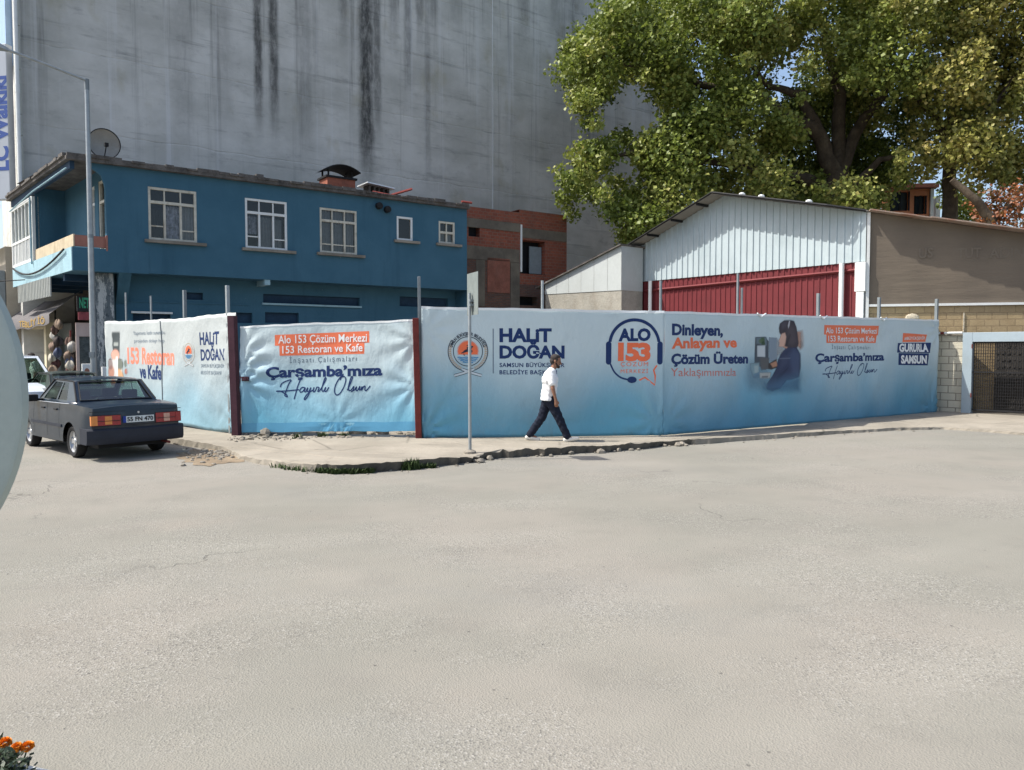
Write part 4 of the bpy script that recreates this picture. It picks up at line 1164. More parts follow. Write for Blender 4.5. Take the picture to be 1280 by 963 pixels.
mb.build('lettering', INK['grey'], B1, off=B1.location); mb = MB(); line(mb, F1, P1, 'Yapımına katkı sunan bu', 167, 419, 207, 418, 4.5, .0); mb.build('lettering', INK['grey'], B1, off=B1.location); mb = MB(); line(mb, F1, P1, 'projeden dolayı hep', 168, 428.5, 206, 428, 4.2, .0)
mb.build('lettering', INK['grey'], B1, off=B1.location)
mb = MB(); line(mb, F1, P1, '153 Restoran', 160, 454, 218.5, 456, 18.5, .03); mb.build('lettering', INK['salmon'], B1, off=B1.location)
mb = MB(); line(mb, F1, P1, 've Kafe', 174, 472, 202, 474.5, 15.5, .035); mb.build('lettering', INK['navy'], B1, off=B1.location)
ec = F1.px(236, 440); eu = F1.u(243.5) - F1.u(229)
mb = MB(); emblem(mb, P1, ec, eu / 2 * .95, 1.0, False); mb.build('emblem', [INK['gold'], INK['sun'], INK['sea'], INK['pale'], INK['pale'], INK['dark']], B1, off=B1.location)
# food and drink picture at its left end
def picture(name, root, P, x0, x1, z0, z1, nu, nv, fn):
    mb = MB(); cols = []
    mb.grid(nu, nv, lambda a, b: P(x0 + (x1 - x0) * a, z0 + (z1 - z0) * b, .004))
    for i in range(nu + 1):
        for j in range(nv + 1):
            c_ = fn(i / nu, j / nv); e_ = min(1, min(i / nu, 1 - i / nu, j / nv * 1.0, (1 - j / nv) * 4) / .12)
            cols.append(c_[:3] + (c_[3] * e_,))
    o = mb.build(name, MT['picture'], root, off=root.location, fix=False, smooth=180)
    at_ = o.data.color_attributes.new('ink', 'FLOAT_COLOR', 'POINT')
    at_.data.foreach_set('color', np.array(cols, dtype=np.float32).ravel())
    return o
MT['picture'] = m_vcol('printed_picture')
def ell(x, y, cx, cy, rx, ry, soft=.15):
    d = math.hypot((x - cx) / rx, (y - cy) / ry); return max(0.0, min(1.0, (1 - d) / soft + .5))
def paint(layers):
    """layers: (mask fn, colour, opacity) from back to front, laid over bare cloth"""
    def f(x, y):
        r = g_ = b = a = 0.0
        for m, c, o in layers:
            t = m(x, y) * o
            if t <= 0: continue
            na = t + a * (1 - t); k_ = a * (1 - t)
            r, g_, b = (c[0] * t + r * k_) / na, (c[1] * t + g_ * k_) / na, (c[2] * t + b * k_) / na; a = na
        return (r, g_, b, a)
    return f
def Pl(pts, soft=.02, box=(225, 152, 626, 779)):
    """soft edged outline given in the picture's own raster"""
    q = [((x - box[0]) / box[2], 1 - (y - box[1]) / box[3]) for x, y in pts]; n = len(q)
    def f(x, y):
        d = 9.0; c = False
        for i in range(n):
            (ax, ay), (bx, by) = q[i], q[(i + 1) % n]
            ex, ey = bx - ax, by - ay; t = max(0, min(1, ((x - ax) * ex + (y - ay) * ey) / (ex * ex + ey * ey + 1e-9)))
            d = min(d, math.hypot(x - ax - ex * t, y - ay - ey * t))
            if (ay > y) != (by > y) and x < (bx - ax) * (y - ay) / (by - ay) + ax: c = not c
        s_ = d if c else -d
        t = max(0, min(1, s_ / soft + .5)); return t * t * (3 - 2 * t)
    return f
def E_(cx, cy, rx, ry, soft=.25): return lambda x, y: ell(x, y, cx, cy, rx, ry, soft)
def Bx(x0, x1, y0, y1, s=.02):
    return lambda x, y: max(0, min(1, (x - x0) / s + .5)) * max(0, min(1, (x1 - x) / s + .5)) * max(0, min(1, (y - y0) / s + .5)) * max(0, min(1, (y1 - y) / s + .5))
food = [(Bx(.3, .62, .62, .98), lin(70, 78, 80), .9), (Bx(.36, .56, .74, .8), lin(170, 176, 170), .8), (E_(.42, .58, .2, .1), lin(226, 170, 150), .9), (Bx(.05, .75, .14, .5), lin(226, 224, 220), .8),
        (E_(.2, .28, .16, .12), lin(176, 120, 96), .9), (E_(.16, .42, .12, .1), lin(120, 96, 92), .8), (E_(.62, .42, .16, .1), lin(96, 104, 92), .9), (E_(.6, .2, .18, .14), lin(208, 160, 112), .9), (E_(.3, .08, .12, .08), lin(190, 110, 90), .9),
        (Bx(.44, .54, .1, .56), lin(236, 236, 234), .8), (E_(.9, .3, .07, .05), lin(200, 120, 96), .7), (E_(.88, .44, .06, .06), lin(120, 130, 110), .6), (E_(.72, .1, .1, .06), lin(110, 90, 80), .7)]
fa, fb = F1.px(134, 470), F1.px(160, 415)
picture('picture', B1, P1, fa[0], fb[0], .9, F1.px(146, 414)[1], 34, 44, paint(food))
mb = MB()
us_ = F1.u(202.5)
mb.tube([P1(us_ + .03 * math.sin(k), .2 + k * .24, .01) for k in range(11)], .012, 6); mb.build('seam_cord', MT['greypaint'], B1, off=B1.location)

# ------------------------------------------------------------------ gate banner
L2 = F2.u(522.5); zt2a, zt2b = F2.px(300, 408)[1], F2.px(520, 399.5)[1]; zb2a, zb2b = F2.px(303, 540.5)[1], F2.px(523, 539)[1]; f2 = flutter(5)
b2 = Banner(F2, L2 - .0, lambda u: zb2a + (zb2b - zb2a) * u / L2 + f2(u) * .5, lambda u: zt2a + (zt2b - zt2a) * u / L2 + f2(u + 3) * .5, 8, .9,
            [(.06, 1.9, .035), (.06, 1.55, .05), (.08, 1.2, .045), (L2 - .06, 2.1, .03), (L2 - .06, 1.2, .03), (L2 * .55, .45, .015)])
B2 = thing('banner', 'gate banner with orange title boxes above handwritten blue lettering', 'banner', F2.o)
finish(b2.mesh(None, None, 80, 40, 0), 'tarpaulin', MT['print2'], B2)
P2 = b2.P
def title_block(F, P, root, box1, box2, T1, T2, T3, T4, hand, k=1.0):
    mb = MB(); shape(mb, P, [F.px(*p) for p in box1], .0035); mb.build('title_box', INK['orange'], root, off=root.location); mb = MB(); shape(mb, P, [F.px(*p) for p in box2], .003); mb.build('title_box', INK['orange'], root, off=root.location)
    mb = MB(); line(mb, F, P, 'Alo 153 Çözüm Merkezi', *T1, bold=.012, lift=.01); mb.build('lettering', INK['white'], root, off=root.location); mb = MB(); line(mb, F, P, '153 Restoran ve Kafe', *T2, bold=.012, lift=.01); mb.build('lettering', INK['white'], root, off=root.location)
    mb = MB(); line(mb, F, P, 'İnşaatı Çalışmaları', *T3, bold=.0, spacing=1.35); mb.build('lettering', INK['grey'], root, off=root.location)
    mb = MB(); line(mb, F, P, 'Çarşamba\u2019mıza', *T4, bold=.04)
    mb.build('lettering', INK['navy'], root, off=root.location); mb = MB()
    a = F.px(hand[0], hand[1]); b = F.px(hand[2], hand[3]); h = F.px(hand[0], hand[1] - hand[4])[1] - a[1]
    script_line(mb, P, a, b, h, h * .085); mb.build('lettering', INK['navy'], root, off=root.location)
title_block(F2, P2, B2, [(344, 432.5), (461.5, 428.5), (461, 414), (344, 419)], [(350, 445), (455.5, 442.5), (455.5, 429), (349.5, 431.5)],
            (348.5, 429.5, 458.5, 427, 9.5), (353.5, 442, 453.5, 439, 9), (362, 454, 446, 451.5, 6.6), (333.5, 472, 478, 469, 12.2), (348, 491, 463, 488, 17.5))
mb = MB(); mb.grid(60, 1, lambda a, b: P2(L2 * a, b2.z1(L2 * a) - .035 + .04 * b, .006)); mb.build('hem', MT['hem'], B2, off=B2.location)
mb = MB()
mb.grid(60, 2, lambda a, b: P2(L2 * a, b2.z0(L2 * a) + .003 + .19 * b, .004)); mb.build('lower_band', ink('band_ink', lin(92, 156, 190)), B2, off=B2.location)
mb = MB(); z = F2.px(310, 474)[1]; mb.box(.02, .2, -.06, -.01, z - .04, z + .05); mb.box(.07, .16, -.075, -.055, z - .02, z + .03)
mb.v = [tuple(F2.w(*p)) for p in mb.v]; mb.build('latch', MT['darkrust'], B2, off=B2.location)
# steel gate frame behind it, seen below the hem
mb = MB(); mb.box(.02, L2, .05, .1, zb2a - .06, zb2a - .01); mb.v = [tuple(F2.w(*p)) for p in mb.v]; mb.build('bottom_rail', MT['greypaint'], B2, off=B2.location)

# ------------------------------------------------------------------ long banner, bent at its middle
L3 = F3.u(830); L4 = F4.u(1172.5); f3 = flutter(9)
z3a, z3m, z3b = F3.px(527, 383.5)[1], F3.px(829, 389.5)[1], F4.px(1172, 400)[1]
ties3 = [(.05, 2.3, .03), (.05, .3, .06), (.4, .9, .02), (L3 - .15, .4, .05), (L3 * .5, .3, .02), (L3 - .3, 2.7, .015)]
b3 = Banner(F3, L3, lambda u: .13 - .02 * u / L3, lambda u: z3a + (z3m - z3a) * u / L3 + f3(u) * .35, 12, .8, ties3)
ties4 = [(L4 - .05, 2.5, .05), (L4 - .05, 1.4, .02), (L4 - .3, .25, .05), (.1, .4, .04)]
b4 = Banner(F4, L4, lambda u: .11 - .04 * u / L4, lambda u: z3m + (z3b - z3m) * u / L4 + f3(u + 4.2) * .35, 15, .8, ties4)
B3 = thing('banner', 'long shaded blue banner with the headset sign and woman at a desk along the pavement', 'banner', F3.o)
mb = b3.mesh(None, None, 110, 36, 0); n_ = len(mb.v); m2 = b4.mesh(None, None, 190, 36, 0); mb.add(m2.v, m2.f)
finish(mb, 'tarpaulin', MT['print3'], B3, smooth=40)
P3, P4 = b3.P, b4.P
mb = MB(); mb.grid(90, 1, lambda a, b: P3(L3 * a, b3.z1(L3 * a) - .045 + .05 * b, .006)); mb.grid(150, 1, lambda a, b: P4(L4 * a, b4.z1(L4 * a) - .045 + .05 * b, .006))
mb.build('hem', MT['hem'], B3, off=B3.location)
mb = MB()
ec = F3.px(585, 439.5); eR = (F3.u(610) - F3.u(559.5)) / 2
emblem(mb, P3, ec, eR); mb.build('emblem', [INK[x] for x in EMB], B3, off=B3.location)
mb = MB(); stroke(mb, [F3.px(616.5, 411), F3.px(616.5, 467)], .02, P3, smooth=False); mb.build('divider', INK['grey'], B3, off=B3.location)
mb = MB(); line(mb, F3, P3, 'HALiT', 624.3, 427, 689.5, 427, 15.5, .045); mb.build('lettering', INK['navy'], B3, off=B3.location); mb = MB(); line(mb, F3, P3, 'DOĞAN', 624.3, 447.6, 705.5, 447.6, 14.6, .045)
mb.build('lettering', INK['navy'], B3, off=B3.location); mb = MB(); line(mb, F3, P3, 'SAMSUN BÜYÜKŞEHİR', 624.3, 459, 705.5, 459, 4.9, .022, spacing=1.1); mb.build('lettering', INK['navy'], B3, off=B3.location); mb = MB(); line(mb, F3, P3, 'BELEDİYE BAŞKANI', 624.3, 468, 696, 468, 4.9, .022, spacing=1.1)
mb.build('lettering', INK['navy'], B3, off=B3.location); mb = MB(); line(mb, F3, P3, 'ALO', 773, 426, 813, 425.5, 14, .05)
mb.build('lettering', INK['navy'], B3, off=B3.location); mb = MB()
# headset
c = F3.px(793, 441); R = (F3.u(830) - F3.u(756)) / 2 * .93
hs = F3.u(826) - F3.u(757)
ring(mb, P3, (c[0], F3.px(793, 432)[1]), R * .84, R * .95, 8, 172, 48)
cz = F3.px(793, 432)[1]
for sgn in (-1, 1):
    x = c[0] + sgn * R * .93; za, zb = F3.px(793, 456)[1], F3.px(793, 427)[1]; w_ = R * .1
    pts = []
    for an in range(0, 181, 20): pts.append((x + w_ * math.cos(rad(an)), zb - w_ + w_ * math.sin(rad(an))))
    for an in range(180, 361, 20): pts.append((x + w_ * math.cos(rad(an)), za + w_ + w_ * math.sin(rad(an))))
    shape(mb, P3, pts)
stroke(mb, [F3.px(763, 455), F3.px(768, 465), F3.px(776, 472), F3.px(786, 475)], .035, P3)
m_ = F3.px(790, 475); shape(mb, P3, [(m_[0] + .1 * math.cos(rad(a)), m_[1] + .068 * math.sin(rad(a))) for a in range(0, 360, 20)], .0075)
mb.build('headset_mark', INK['navy'], B3, off=B3.location)
mb = MB(); line(mb, F3, P3, '153', 772.5, 450, 813, 450.3, 20, .055, spacing=.86)
mb.build('lettering', INK['sun'], B3, off=B3.location); mb = MB(); stroke(mb, [F3.px(799, 475.5), F3.px(806, 472), F3.px(818.5, 481.5), F3.px(819, 470), F3.px(817, 463), F3.px(821, 457)], .035, P3, smooth=False)
mb.build('arrow_mark', INK['sun'], B3, off=B3.location)
mb = MB(); line(mb, F3, P3, 'ÇÖZÜM', 776, 458, 810, 458, 5.2, .0, spacing=1.2); mb.build('lettering', INK['sun'], B3, off=B3.location); mb = MB(); line(mb, F3, P3, 'MERKEZİ', 776, 466.5, 810, 466.5, 4.6, .0, spacing=1.2)
mb.build('lettering', INK['sun'], B3, off=B3.location)
mb = MB(); line(mb, F4, P4, 'Dinleyen,', 839, 418.5, 903.5, 419.5, 13, .045); mb.build('lettering', INK['navy'], B3, off=B3.location); mb = MB(); line(mb, F4, P4, 'Çözüm Üreten', 839, 455, 935.5, 454, 12, .045); mb.build('lettering', INK['navy'], B3, off=B3.location)
mb = MB(); line(mb, F4, P4, 'Anlayan ve', 839, 435.5, 921, 434, 12.5, .04); mb.build('lettering', INK['sun'], B3, off=B3.location)
mb = MB(); line(mb, F4, P4, 'Yaklaşımımızla', 839, 470.5, 919.5, 470, 10, .0); mb.build('lettering', ink('rose_ink', lin(196, 120, 112)), B3, off=B3.location)
# woman with a headset at a desk
wom = [(Pl([(270, 600), (390, 570), (480, 640), (470, 860), (300, 830), (230, 740)], .25), lin(120, 146, 160), .5),
       (Pl([(336, 340), (440, 335), (475, 380), (470, 600), (440, 660), (340, 600)], .015), lin(74, 82, 90), .95), (Pl([(345, 345), (455, 340), (455, 420), (350, 400)], .03), lin(112, 130, 138), .7),
       (E_(.3, .72, .035, .04), lin(70, 92, 62), .95), (E_(.265, .71, .03, .03), lin(84, 104, 74), .8), (E_(.31, .68, .03, .03), lin(54, 76, 52), .9), (Pl([(358, 422), (440, 418), (438, 535), (362, 530)], .01), lin(176, 184, 188), .97), (Pl([(366, 432), (432, 430), (430, 528), (370, 524)], .01), lin(196, 202, 204), .6),
       (Pl([(385, 540), (475, 545), (480, 650), (400, 660)], .03), lin(92, 92, 92), .9), (Pl([(478, 340), (560, 345), (570, 560), (480, 580)], .015), lin(136, 150, 162), .85), (Pl([(560, 350), (620, 400), (640, 480), (560, 540)], .05), lin(160, 158, 158), .5),
       (Pl([(300, 600), (380, 590), (380, 700), (330, 720), (310, 660)], .03), lin(132, 158, 166), .8), (Pl([(335, 620), (375, 615), (370, 690), (340, 690)], .02), lin(166, 180, 178), .6), (Pl([(385, 690), (500, 690), (490, 745), (390, 740)], .03), lin(180, 180, 174), .8), (Pl([(405, 722), (470, 722), (470, 738), (405, 738)], .015), lin(70, 74, 84), .8),
       (Pl([(325, 700), (385, 680), (380, 735), (335, 735)], .02), lin(96, 126, 146), .8), (Pl([(470, 600), (560, 555), (575, 640), (500, 660), (470, 650)], .02), lin(62, 54, 52), .9), (Pl([(490, 600), (560, 575), (575, 625), (520, 640)], .02), lin(178, 132, 106), .95),
       (Pl([(770, 280), (830, 260), (855, 340), (845, 420), (800, 460), (770, 420)], .05), lin(182, 140, 118), .9), (Pl([(800, 380), (850, 380), (840, 430), (800, 440)], .04), lin(120, 88, 72), .7),
       (Pl([(655, 445), (700, 425), (760, 438), (800, 510), (808, 640), (795, 740), (720, 760), (660, 770), (600, 850), (520, 880), (465, 850), (465, 800), (520, 720), (565, 640), (575, 570), (610, 500)], .03), lin(52, 60, 86), 1),
       (Pl([(690, 520), (730, 450), (790, 500), (800, 640), (780, 720), (720, 700)], .08), lin(70, 84, 112), .7), (Pl([(620, 540), (690, 500), (670, 600), (600, 660)], .05), lin(66, 74, 98), .6), (Pl([(560, 740), (680, 640), (670, 670), (570, 790)], .03), lin(38, 44, 68), .8), (Pl([(590, 548), (700, 545), (700, 552), (590, 556)], .012), lin(118, 126, 142), .7),
       (Pl([(440, 800), (830, 700), (840, 931), (440, 931)], .2), lin(78, 118, 148), .6),
       (Pl([(605, 290), (645, 280), (660, 340), (650, 430), (600, 432), (583, 425), (590, 395), (582, 372), (590, 350), (600, 320)], .02), lin(204, 166, 148), 1), (Pl([(640, 400), (690, 420), (660, 450), (630, 440)], .02), lin(182, 142, 124), 1),
       (Pl([(580, 245), (588, 200), (630, 165), (690, 152), (735, 172), (762, 235), (775, 320), (782, 400), (765, 438), (690, 442), (645, 425), (655, 330), (640, 290), (612, 300), (600, 312), (586, 290)], .02), lin(62, 56, 62), 1),
       (Pl([(660, 260), (700, 200), (740, 240), (760, 380), (720, 420), (680, 400)], .08), lin(88, 80, 84), .55), (Pl([(600, 200), (660, 165), (650, 230), (610, 260)], .05), lin(84, 80, 90), .6), (Pl([(668, 215), (680, 165), (690, 165), (684, 215), (672, 250)], .012), lin(196, 196, 200), .85), (Pl([(645, 425), (690, 300), (700, 310), (665, 430)], .03), lin(48, 42, 48), .7)]
ca, cb = F4.px(928, 496), F4.px(1006, 399)
picture('picture', B3, P4, ca[0], cb[0], F4.px(965, 496)[1], F4.px(968, 398.5)[1], 110, 120, paint(wom))
title_block(F4, P4, B3, [(1030, 418.5), (1097.5, 419.5), (1098, 407.5), (1030, 406.5)], [(1033, 429), (1095, 429), (1096, 419), (1033, 418)],
            (1032, 416.7, 1095.5, 417.2, 7), (1035, 427, 1093, 427, 7), (1039, 436.5, 1088, 437, 5), (1020, 452.5, 1104.5, 450.5, 9.8), (1029, 469, 1096, 465, 12))
mb = MB(); shape(mb, P4, [F4.px(*p) for p in [(1128, 428), (1158, 427.5), (1159, 418.5), (1128.5, 416.5)]]); mb.build('slogan_tag', INK['orange'], B3, off=B3.location)
mb = MB(); shape(mb, P4, [F4.px(*p) for p in [(1121.5, 441), (1162, 441.5), (1163, 428.5), (1122.5, 429)]], .004); mb.build('slogan_box', INK['navy'], B3, off=B3.location); mb = MB(); shape(mb, P4, [F4.px(*p) for p in [(1123, 456.5), (1159, 457), (1160.5, 442), (1123.5, 441.6)]], .0032)
mb.build('slogan_box', INK['navy'], B3, off=B3.location)
mb = MB(); line(mb, F4, P4, 'GURURLA', 1124, 439.5, 1160, 439.5, 9.2, .05, lift=.009); mb.build('lettering', INK['white'], B3, off=B3.location); mb = MB(); line(mb, F4, P4, 'SAMSUN', 1126, 454, 1157.5, 454.2, 9.2, .05, lift=.009); mb.build('lettering', INK['white'], B3, off=B3.location); mb = MB(); line(mb, F4, P4, '#BÜYÜKŞEHİR', 1130, 425, 1157, 424.5, 3.6, .01, lift=.008)
mb.build('lettering', INK['white'], B3, off=B3.location)
ce = F4.w(L4, 0, 0); ce2 = ce + Vector((.22, .62, 0)); mb = MB()
mb.grid(10, 20, lambda a, b: (lambda q: (q.x + .03 * math.sin(b * 9 + a * 4) * a, q.y, .1 + (2.62 - .05 * a) * b))(ce.lerp(ce2, a))); mb.build('added_shade_flap', MT['print3'], B3, off=B3.location, smooth=180)  # flap added at the banner's end to keep sun off the block wall
mb = MB()
for px in (945, 1023, 1099): 
    u = F4.u(px); z = b4.z1(u)
    mb.tube([P4(u, z + .02, .01), P4(u + .12, z - .06, .03), P4(u + .2, z - .03, .02), P4(u + .32, z + .02, .01)], .016, 5)
mb.build('loose_hem', MT['hem'], B3, off=B3.location)

# ------------------------------------------------------------------ posts of the fence
def post(name, label, F, px, y0px, w, mat, off=.1, lean=0.0, grp=None, rect=True, y1=0.0, cat='post'):
    u, z = F.px(px, y0px, off)
    p = F.w(u, off, 0)
    o = None
    mb = MB()
    if rect:
        mb.add([(a, b, 0.0) for a, b in ((-w, -w), (w, -w), (w, w), (-w, w))] + [(a + lean, b, z) for a, b in ((-w, -w), (w, -w), (w, w), (-w, w))], [(3, 2, 1, 0), (4, 5, 6, 7), (0, 1, 5, 4), (1, 2, 6, 5), (2, 3, 7, 6), (3, 0, 4, 7)])
    else: mb.tube([(0, 0, 0), (lean, 0, z)], w, 10)
    o = mb.build(name, mat, None, bevel=.006 if rect else 0, smooth=None if rect else 40)
    o.location = (p.x, p.y, 0); o.rotation_euler = (0, 0, F.ang)
    return tag(o, label, cat, grp)
G1 = 'steel posts of the banner fence'
post('fence_post', 'dark wine red steel post between the sunlit banner and the gate banner', F2, 293.5, 395, .075, MT['darkrust'], .0, -.06, G1)
post('fence_post', 'red oxide steel post between the gate banner and the long banner', F3, 522.5, 398, .06, MT['rust'], -.02, -.05, G1)
post('fence_post', 'thin grey pipe above the left end of the sunlit banner', F1, 157, 366, .022, MT['galv'], .08, 0, G1, False)
post('fence_post', 'thin grey pipe above the word Restoran on the sunlit banner', F1, 188.5, 370, .022, MT['galv'], .08, 0, G1, False)
post('fence_post', 'dark flat steel post above the crest of the sunlit banner', F1, 230.5, 363, .035, MT['greypaint'], .08, 0, G1)
post('fence_post', 'leaning grey steel post at the right end of the sunlit banner', F1, 285.5, 357, .035, MT['galv'], .03, -.05, G1)
post('fence_post', 'grey square steel post rising above the left end of the long banner', F3, 525, 346, .03, MT['greypaint'], .07, -.02, G1)
post('fence_post', 'grey pipe above the long banner in front of the white lean-to', F3, 678, 351, .03, MT['galv'], .08, 0, G1, False)
post('fence_post', 'dark grey pipe beside the shed downpipe above the bend of the long banner', F3, 826, 351, .028, MT['greypaint'], .06, 0, G1, False)
post('fence_post', 'tall thin dark post against the red shed front above the woman picture', F4, 922.5, 342, .022, MT['greypaint'], .1, 0, G1)
post('fence_post', 'grey pipe just right of the tall thin dark post', F4, 927.5, 360, .024, MT['galv'], .08, 0, G1, False)
post('fence_post', 'grey post against the red shed front left of the white downpipe', F4, 1023, 367, .035, MT['greypaint'], .08, 0, G1)
post('fence_post', 'dark grey post in front of the beige blocks above the orange boxes', F4, 1099, 372, .035, MT['greypaint'], .08, 0, G1)
post('fence_post', 'grey post at the far right end of the long banner', F4, 1171, 374, .04, MT['greypaint'], .08, 0, G1)

# rubble under the gate and weeds at the kerb
mb = MB()
def stone(mb, c, r, squash=.6):
    M = Matrix.Rotation(random.uniform(0, 6.3), 4, 'Z') @ Matrix.Rotation(jit(.5), 4, 'X')
    b0 = len(mb.v)
    sx, sy, sz = r * random.uniform(.7, 1.3), r * random.uniform(.6, 1.1), r * squash * random.uniform(.7, 1.2)
    mb.ball(c, (sx, sy, sz), 7, 5, M=M)
    for i in range(b0, len(mb.v)):
        x, y, z = mb.v[i]; k_ = 1 + jit(.16)
        mb.v[i] = (c[0] + (x - c[0]) * k_, c[1] + (y - c[1]) * k_, c[2] + (z - c[2]) * k_)
for i in range(150):
    px = random.uniform(298, 524); p = ground(px, random.uniform(541, 549) + (2 if px < 380 else 0), .12)
    stone(mb, (p.x, p.y, .13), random.uniform(.02, .075))
for i in range(60):
    p = ground(random.uniform(284, 390), random.gauss(548.5, 1.2), .12); stone(mb, (p.x, p.y, .122), random.uniform(.012, .035))
for i in range(110):
    p = ground(random.gauss(266, 20), random.gauss(570, 5), 0); stone(mb, (p.x, p.y, .01), random.uniform(.012, .05))
for i in range(60):
    p = ground(random.uniform(300, 880), 0 + 590, 0); j = random.randrange(60, 240); e = low[min(j, len(low) - 1)]
    stone(mb, (e.x + jit(.1), e.y - random.uniform(0, .25), .005), random.uniform(.01, .035))
for i in range(34):
    c_ = random.choice([k_ for k_ in KERB if 588 < k_[0] < 868 and k_[1].y < 20]); big = random.random() ** 2
    stone(mb, (c_[1].x + jit(.08), c_[1].y - random.uniform(-.06, .16), .01 + big * .02), .012 + .075 * big)
tag(mb.build('rubble', MT['stone'], smooth=35), 'broken concrete chips under the gate banner and round the crumbled kerb corner', 'rubble', kind='stuff')
for px, w_, lab in ((446, .2, 'grey broken concrete block lying under the gate banner'), (478, .13, 'darker concrete lump at the right below the gate banner'), (330, .17, 'flat dark rubble slab under the left half of the gate banner')):
    p = ground(px, 546, .12); mb = MB(); stone(mb, (0, 0, .08), w_, .7)
    for v in range(0): pass
    o = mb.build('concrete_chunk', MT['stone'], smooth=30); o.location = (p.x, p.y + .1, .11); tag(o, lab, 'rubble block', 'concrete lumps below the gate')
mb = MB(); tn = []
def blade(mb, p, h, lean, wd):
    a = random.uniform(0, 6.3); d = Vector((math.cos(a), math.sin(a), 0)); s = Vector((-d.y, d.x, 0)) * wd
    q = p + d * lean * .4 + Vector((0, 0, h * .6)); t = p + d * lean + Vector((0, 0, h))
    mb.add([p - s, p + s, q + s * .8, q - s * .8, t], [(0, 1, 2, 3), (3, 2, 4)])
for i in range(0):
    r_ = random.random()
    if r_ < .62: px, py = random.uniform(398, 458), random.uniform(585.5, 590)
    elif r_ < .85: px, py = random.gauss(517, 4), random.uniform(584, 590)
    elif r_ < .95: px, py = random.gauss(531, 5), random.uniform(581, 584)
    else: px, py = random.uniform(345, 400), random.uniform(584, 588)
    p = ground(px, py, .0); tall = .2 if 505 < px < 525 else .11
    blade(mb, p, random.uniform(.04, tall), random.uniform(.02, .09), random.uniform(.009, .02))
for i in range(1300):
    r_ = random.random()
    lo, hi = (398, 462) if r_ < .6 else (505, 522) if r_ < .82 else (526, 540) if r_ < .93 else (340, 398)
    c_ = random.choice([k_ for k_ in KERB if lo < k_[0] < hi and k_[1].y < 20]); tall = .2 if 505 < c_[0] < 522 else .1
    blade(mb, c_[1] + Vector((jit(.06), -random.uniform(.0, .1), .01)), random.uniform(.03, tall), random.uniform(.02, .09), random.uniform(.008, .018))
for i in range(160):
    px, py = random.choice([(402, 547), (372, 549), (428, 547)]); p = ground(random.gauss(px, 3), py, .12); blade(mb, p, random.uniform(.03, .14), .06, .01)
tag(mb.build('weeds', plain('weed_green', lin(62, 78, 42), .7, .5, 14), fix=False), 'low green weeds growing along the dark kerb face', 'weeds', kind='stuff')
# ================================================================== cars
def carpaint(name, col):
    k = N(name)
    c = k.mix(k.rng(k.noise(2.5, 5, .7), .45, .75), col, sc(tuple(x * .85 + .02 for x in col[:3]) + (1,), 1.15))
    k.b.inputs['Coat Weight'].default_value = .35; k.b.inputs['Coat Roughness'].default_value = .05
    return k.fin(c, .35, .0, .35)
MT['darkblue'] = carpaint('dark_blue_car_paint', lin(10, 30, 46))
MT['silver'] = carpaint('silver_white_car_paint', lin(196, 204, 214))
MT['green'] = carpaint('dark_green_car_paint', lin(46, 58, 56))
MT['plastic'] = plain('dark_bumper_plastic', lin(40, 44, 54), .6, .15, 6)
MT['seat'] = plain('seat_fabric', lin(52, 54, 58), .9, .2, 6)
MT['lamp_red'] = plain('red_lamp_glass', lin(150, 34, 36), .2, .15, 20, spec=.6)
MT['lamp_amber'] = plain('amber_lamp_glass', lin(210, 130, 60), .2, .12, 20, spec=.6)
MT['lamp_clear'] = plain('clear_lamp_glass', lin(196, 150, 130), .2, .12, 20, spec=.6)
MT['plate'] = plain('number_plate_white', lin(206, 210, 208), .5, .05, 5)

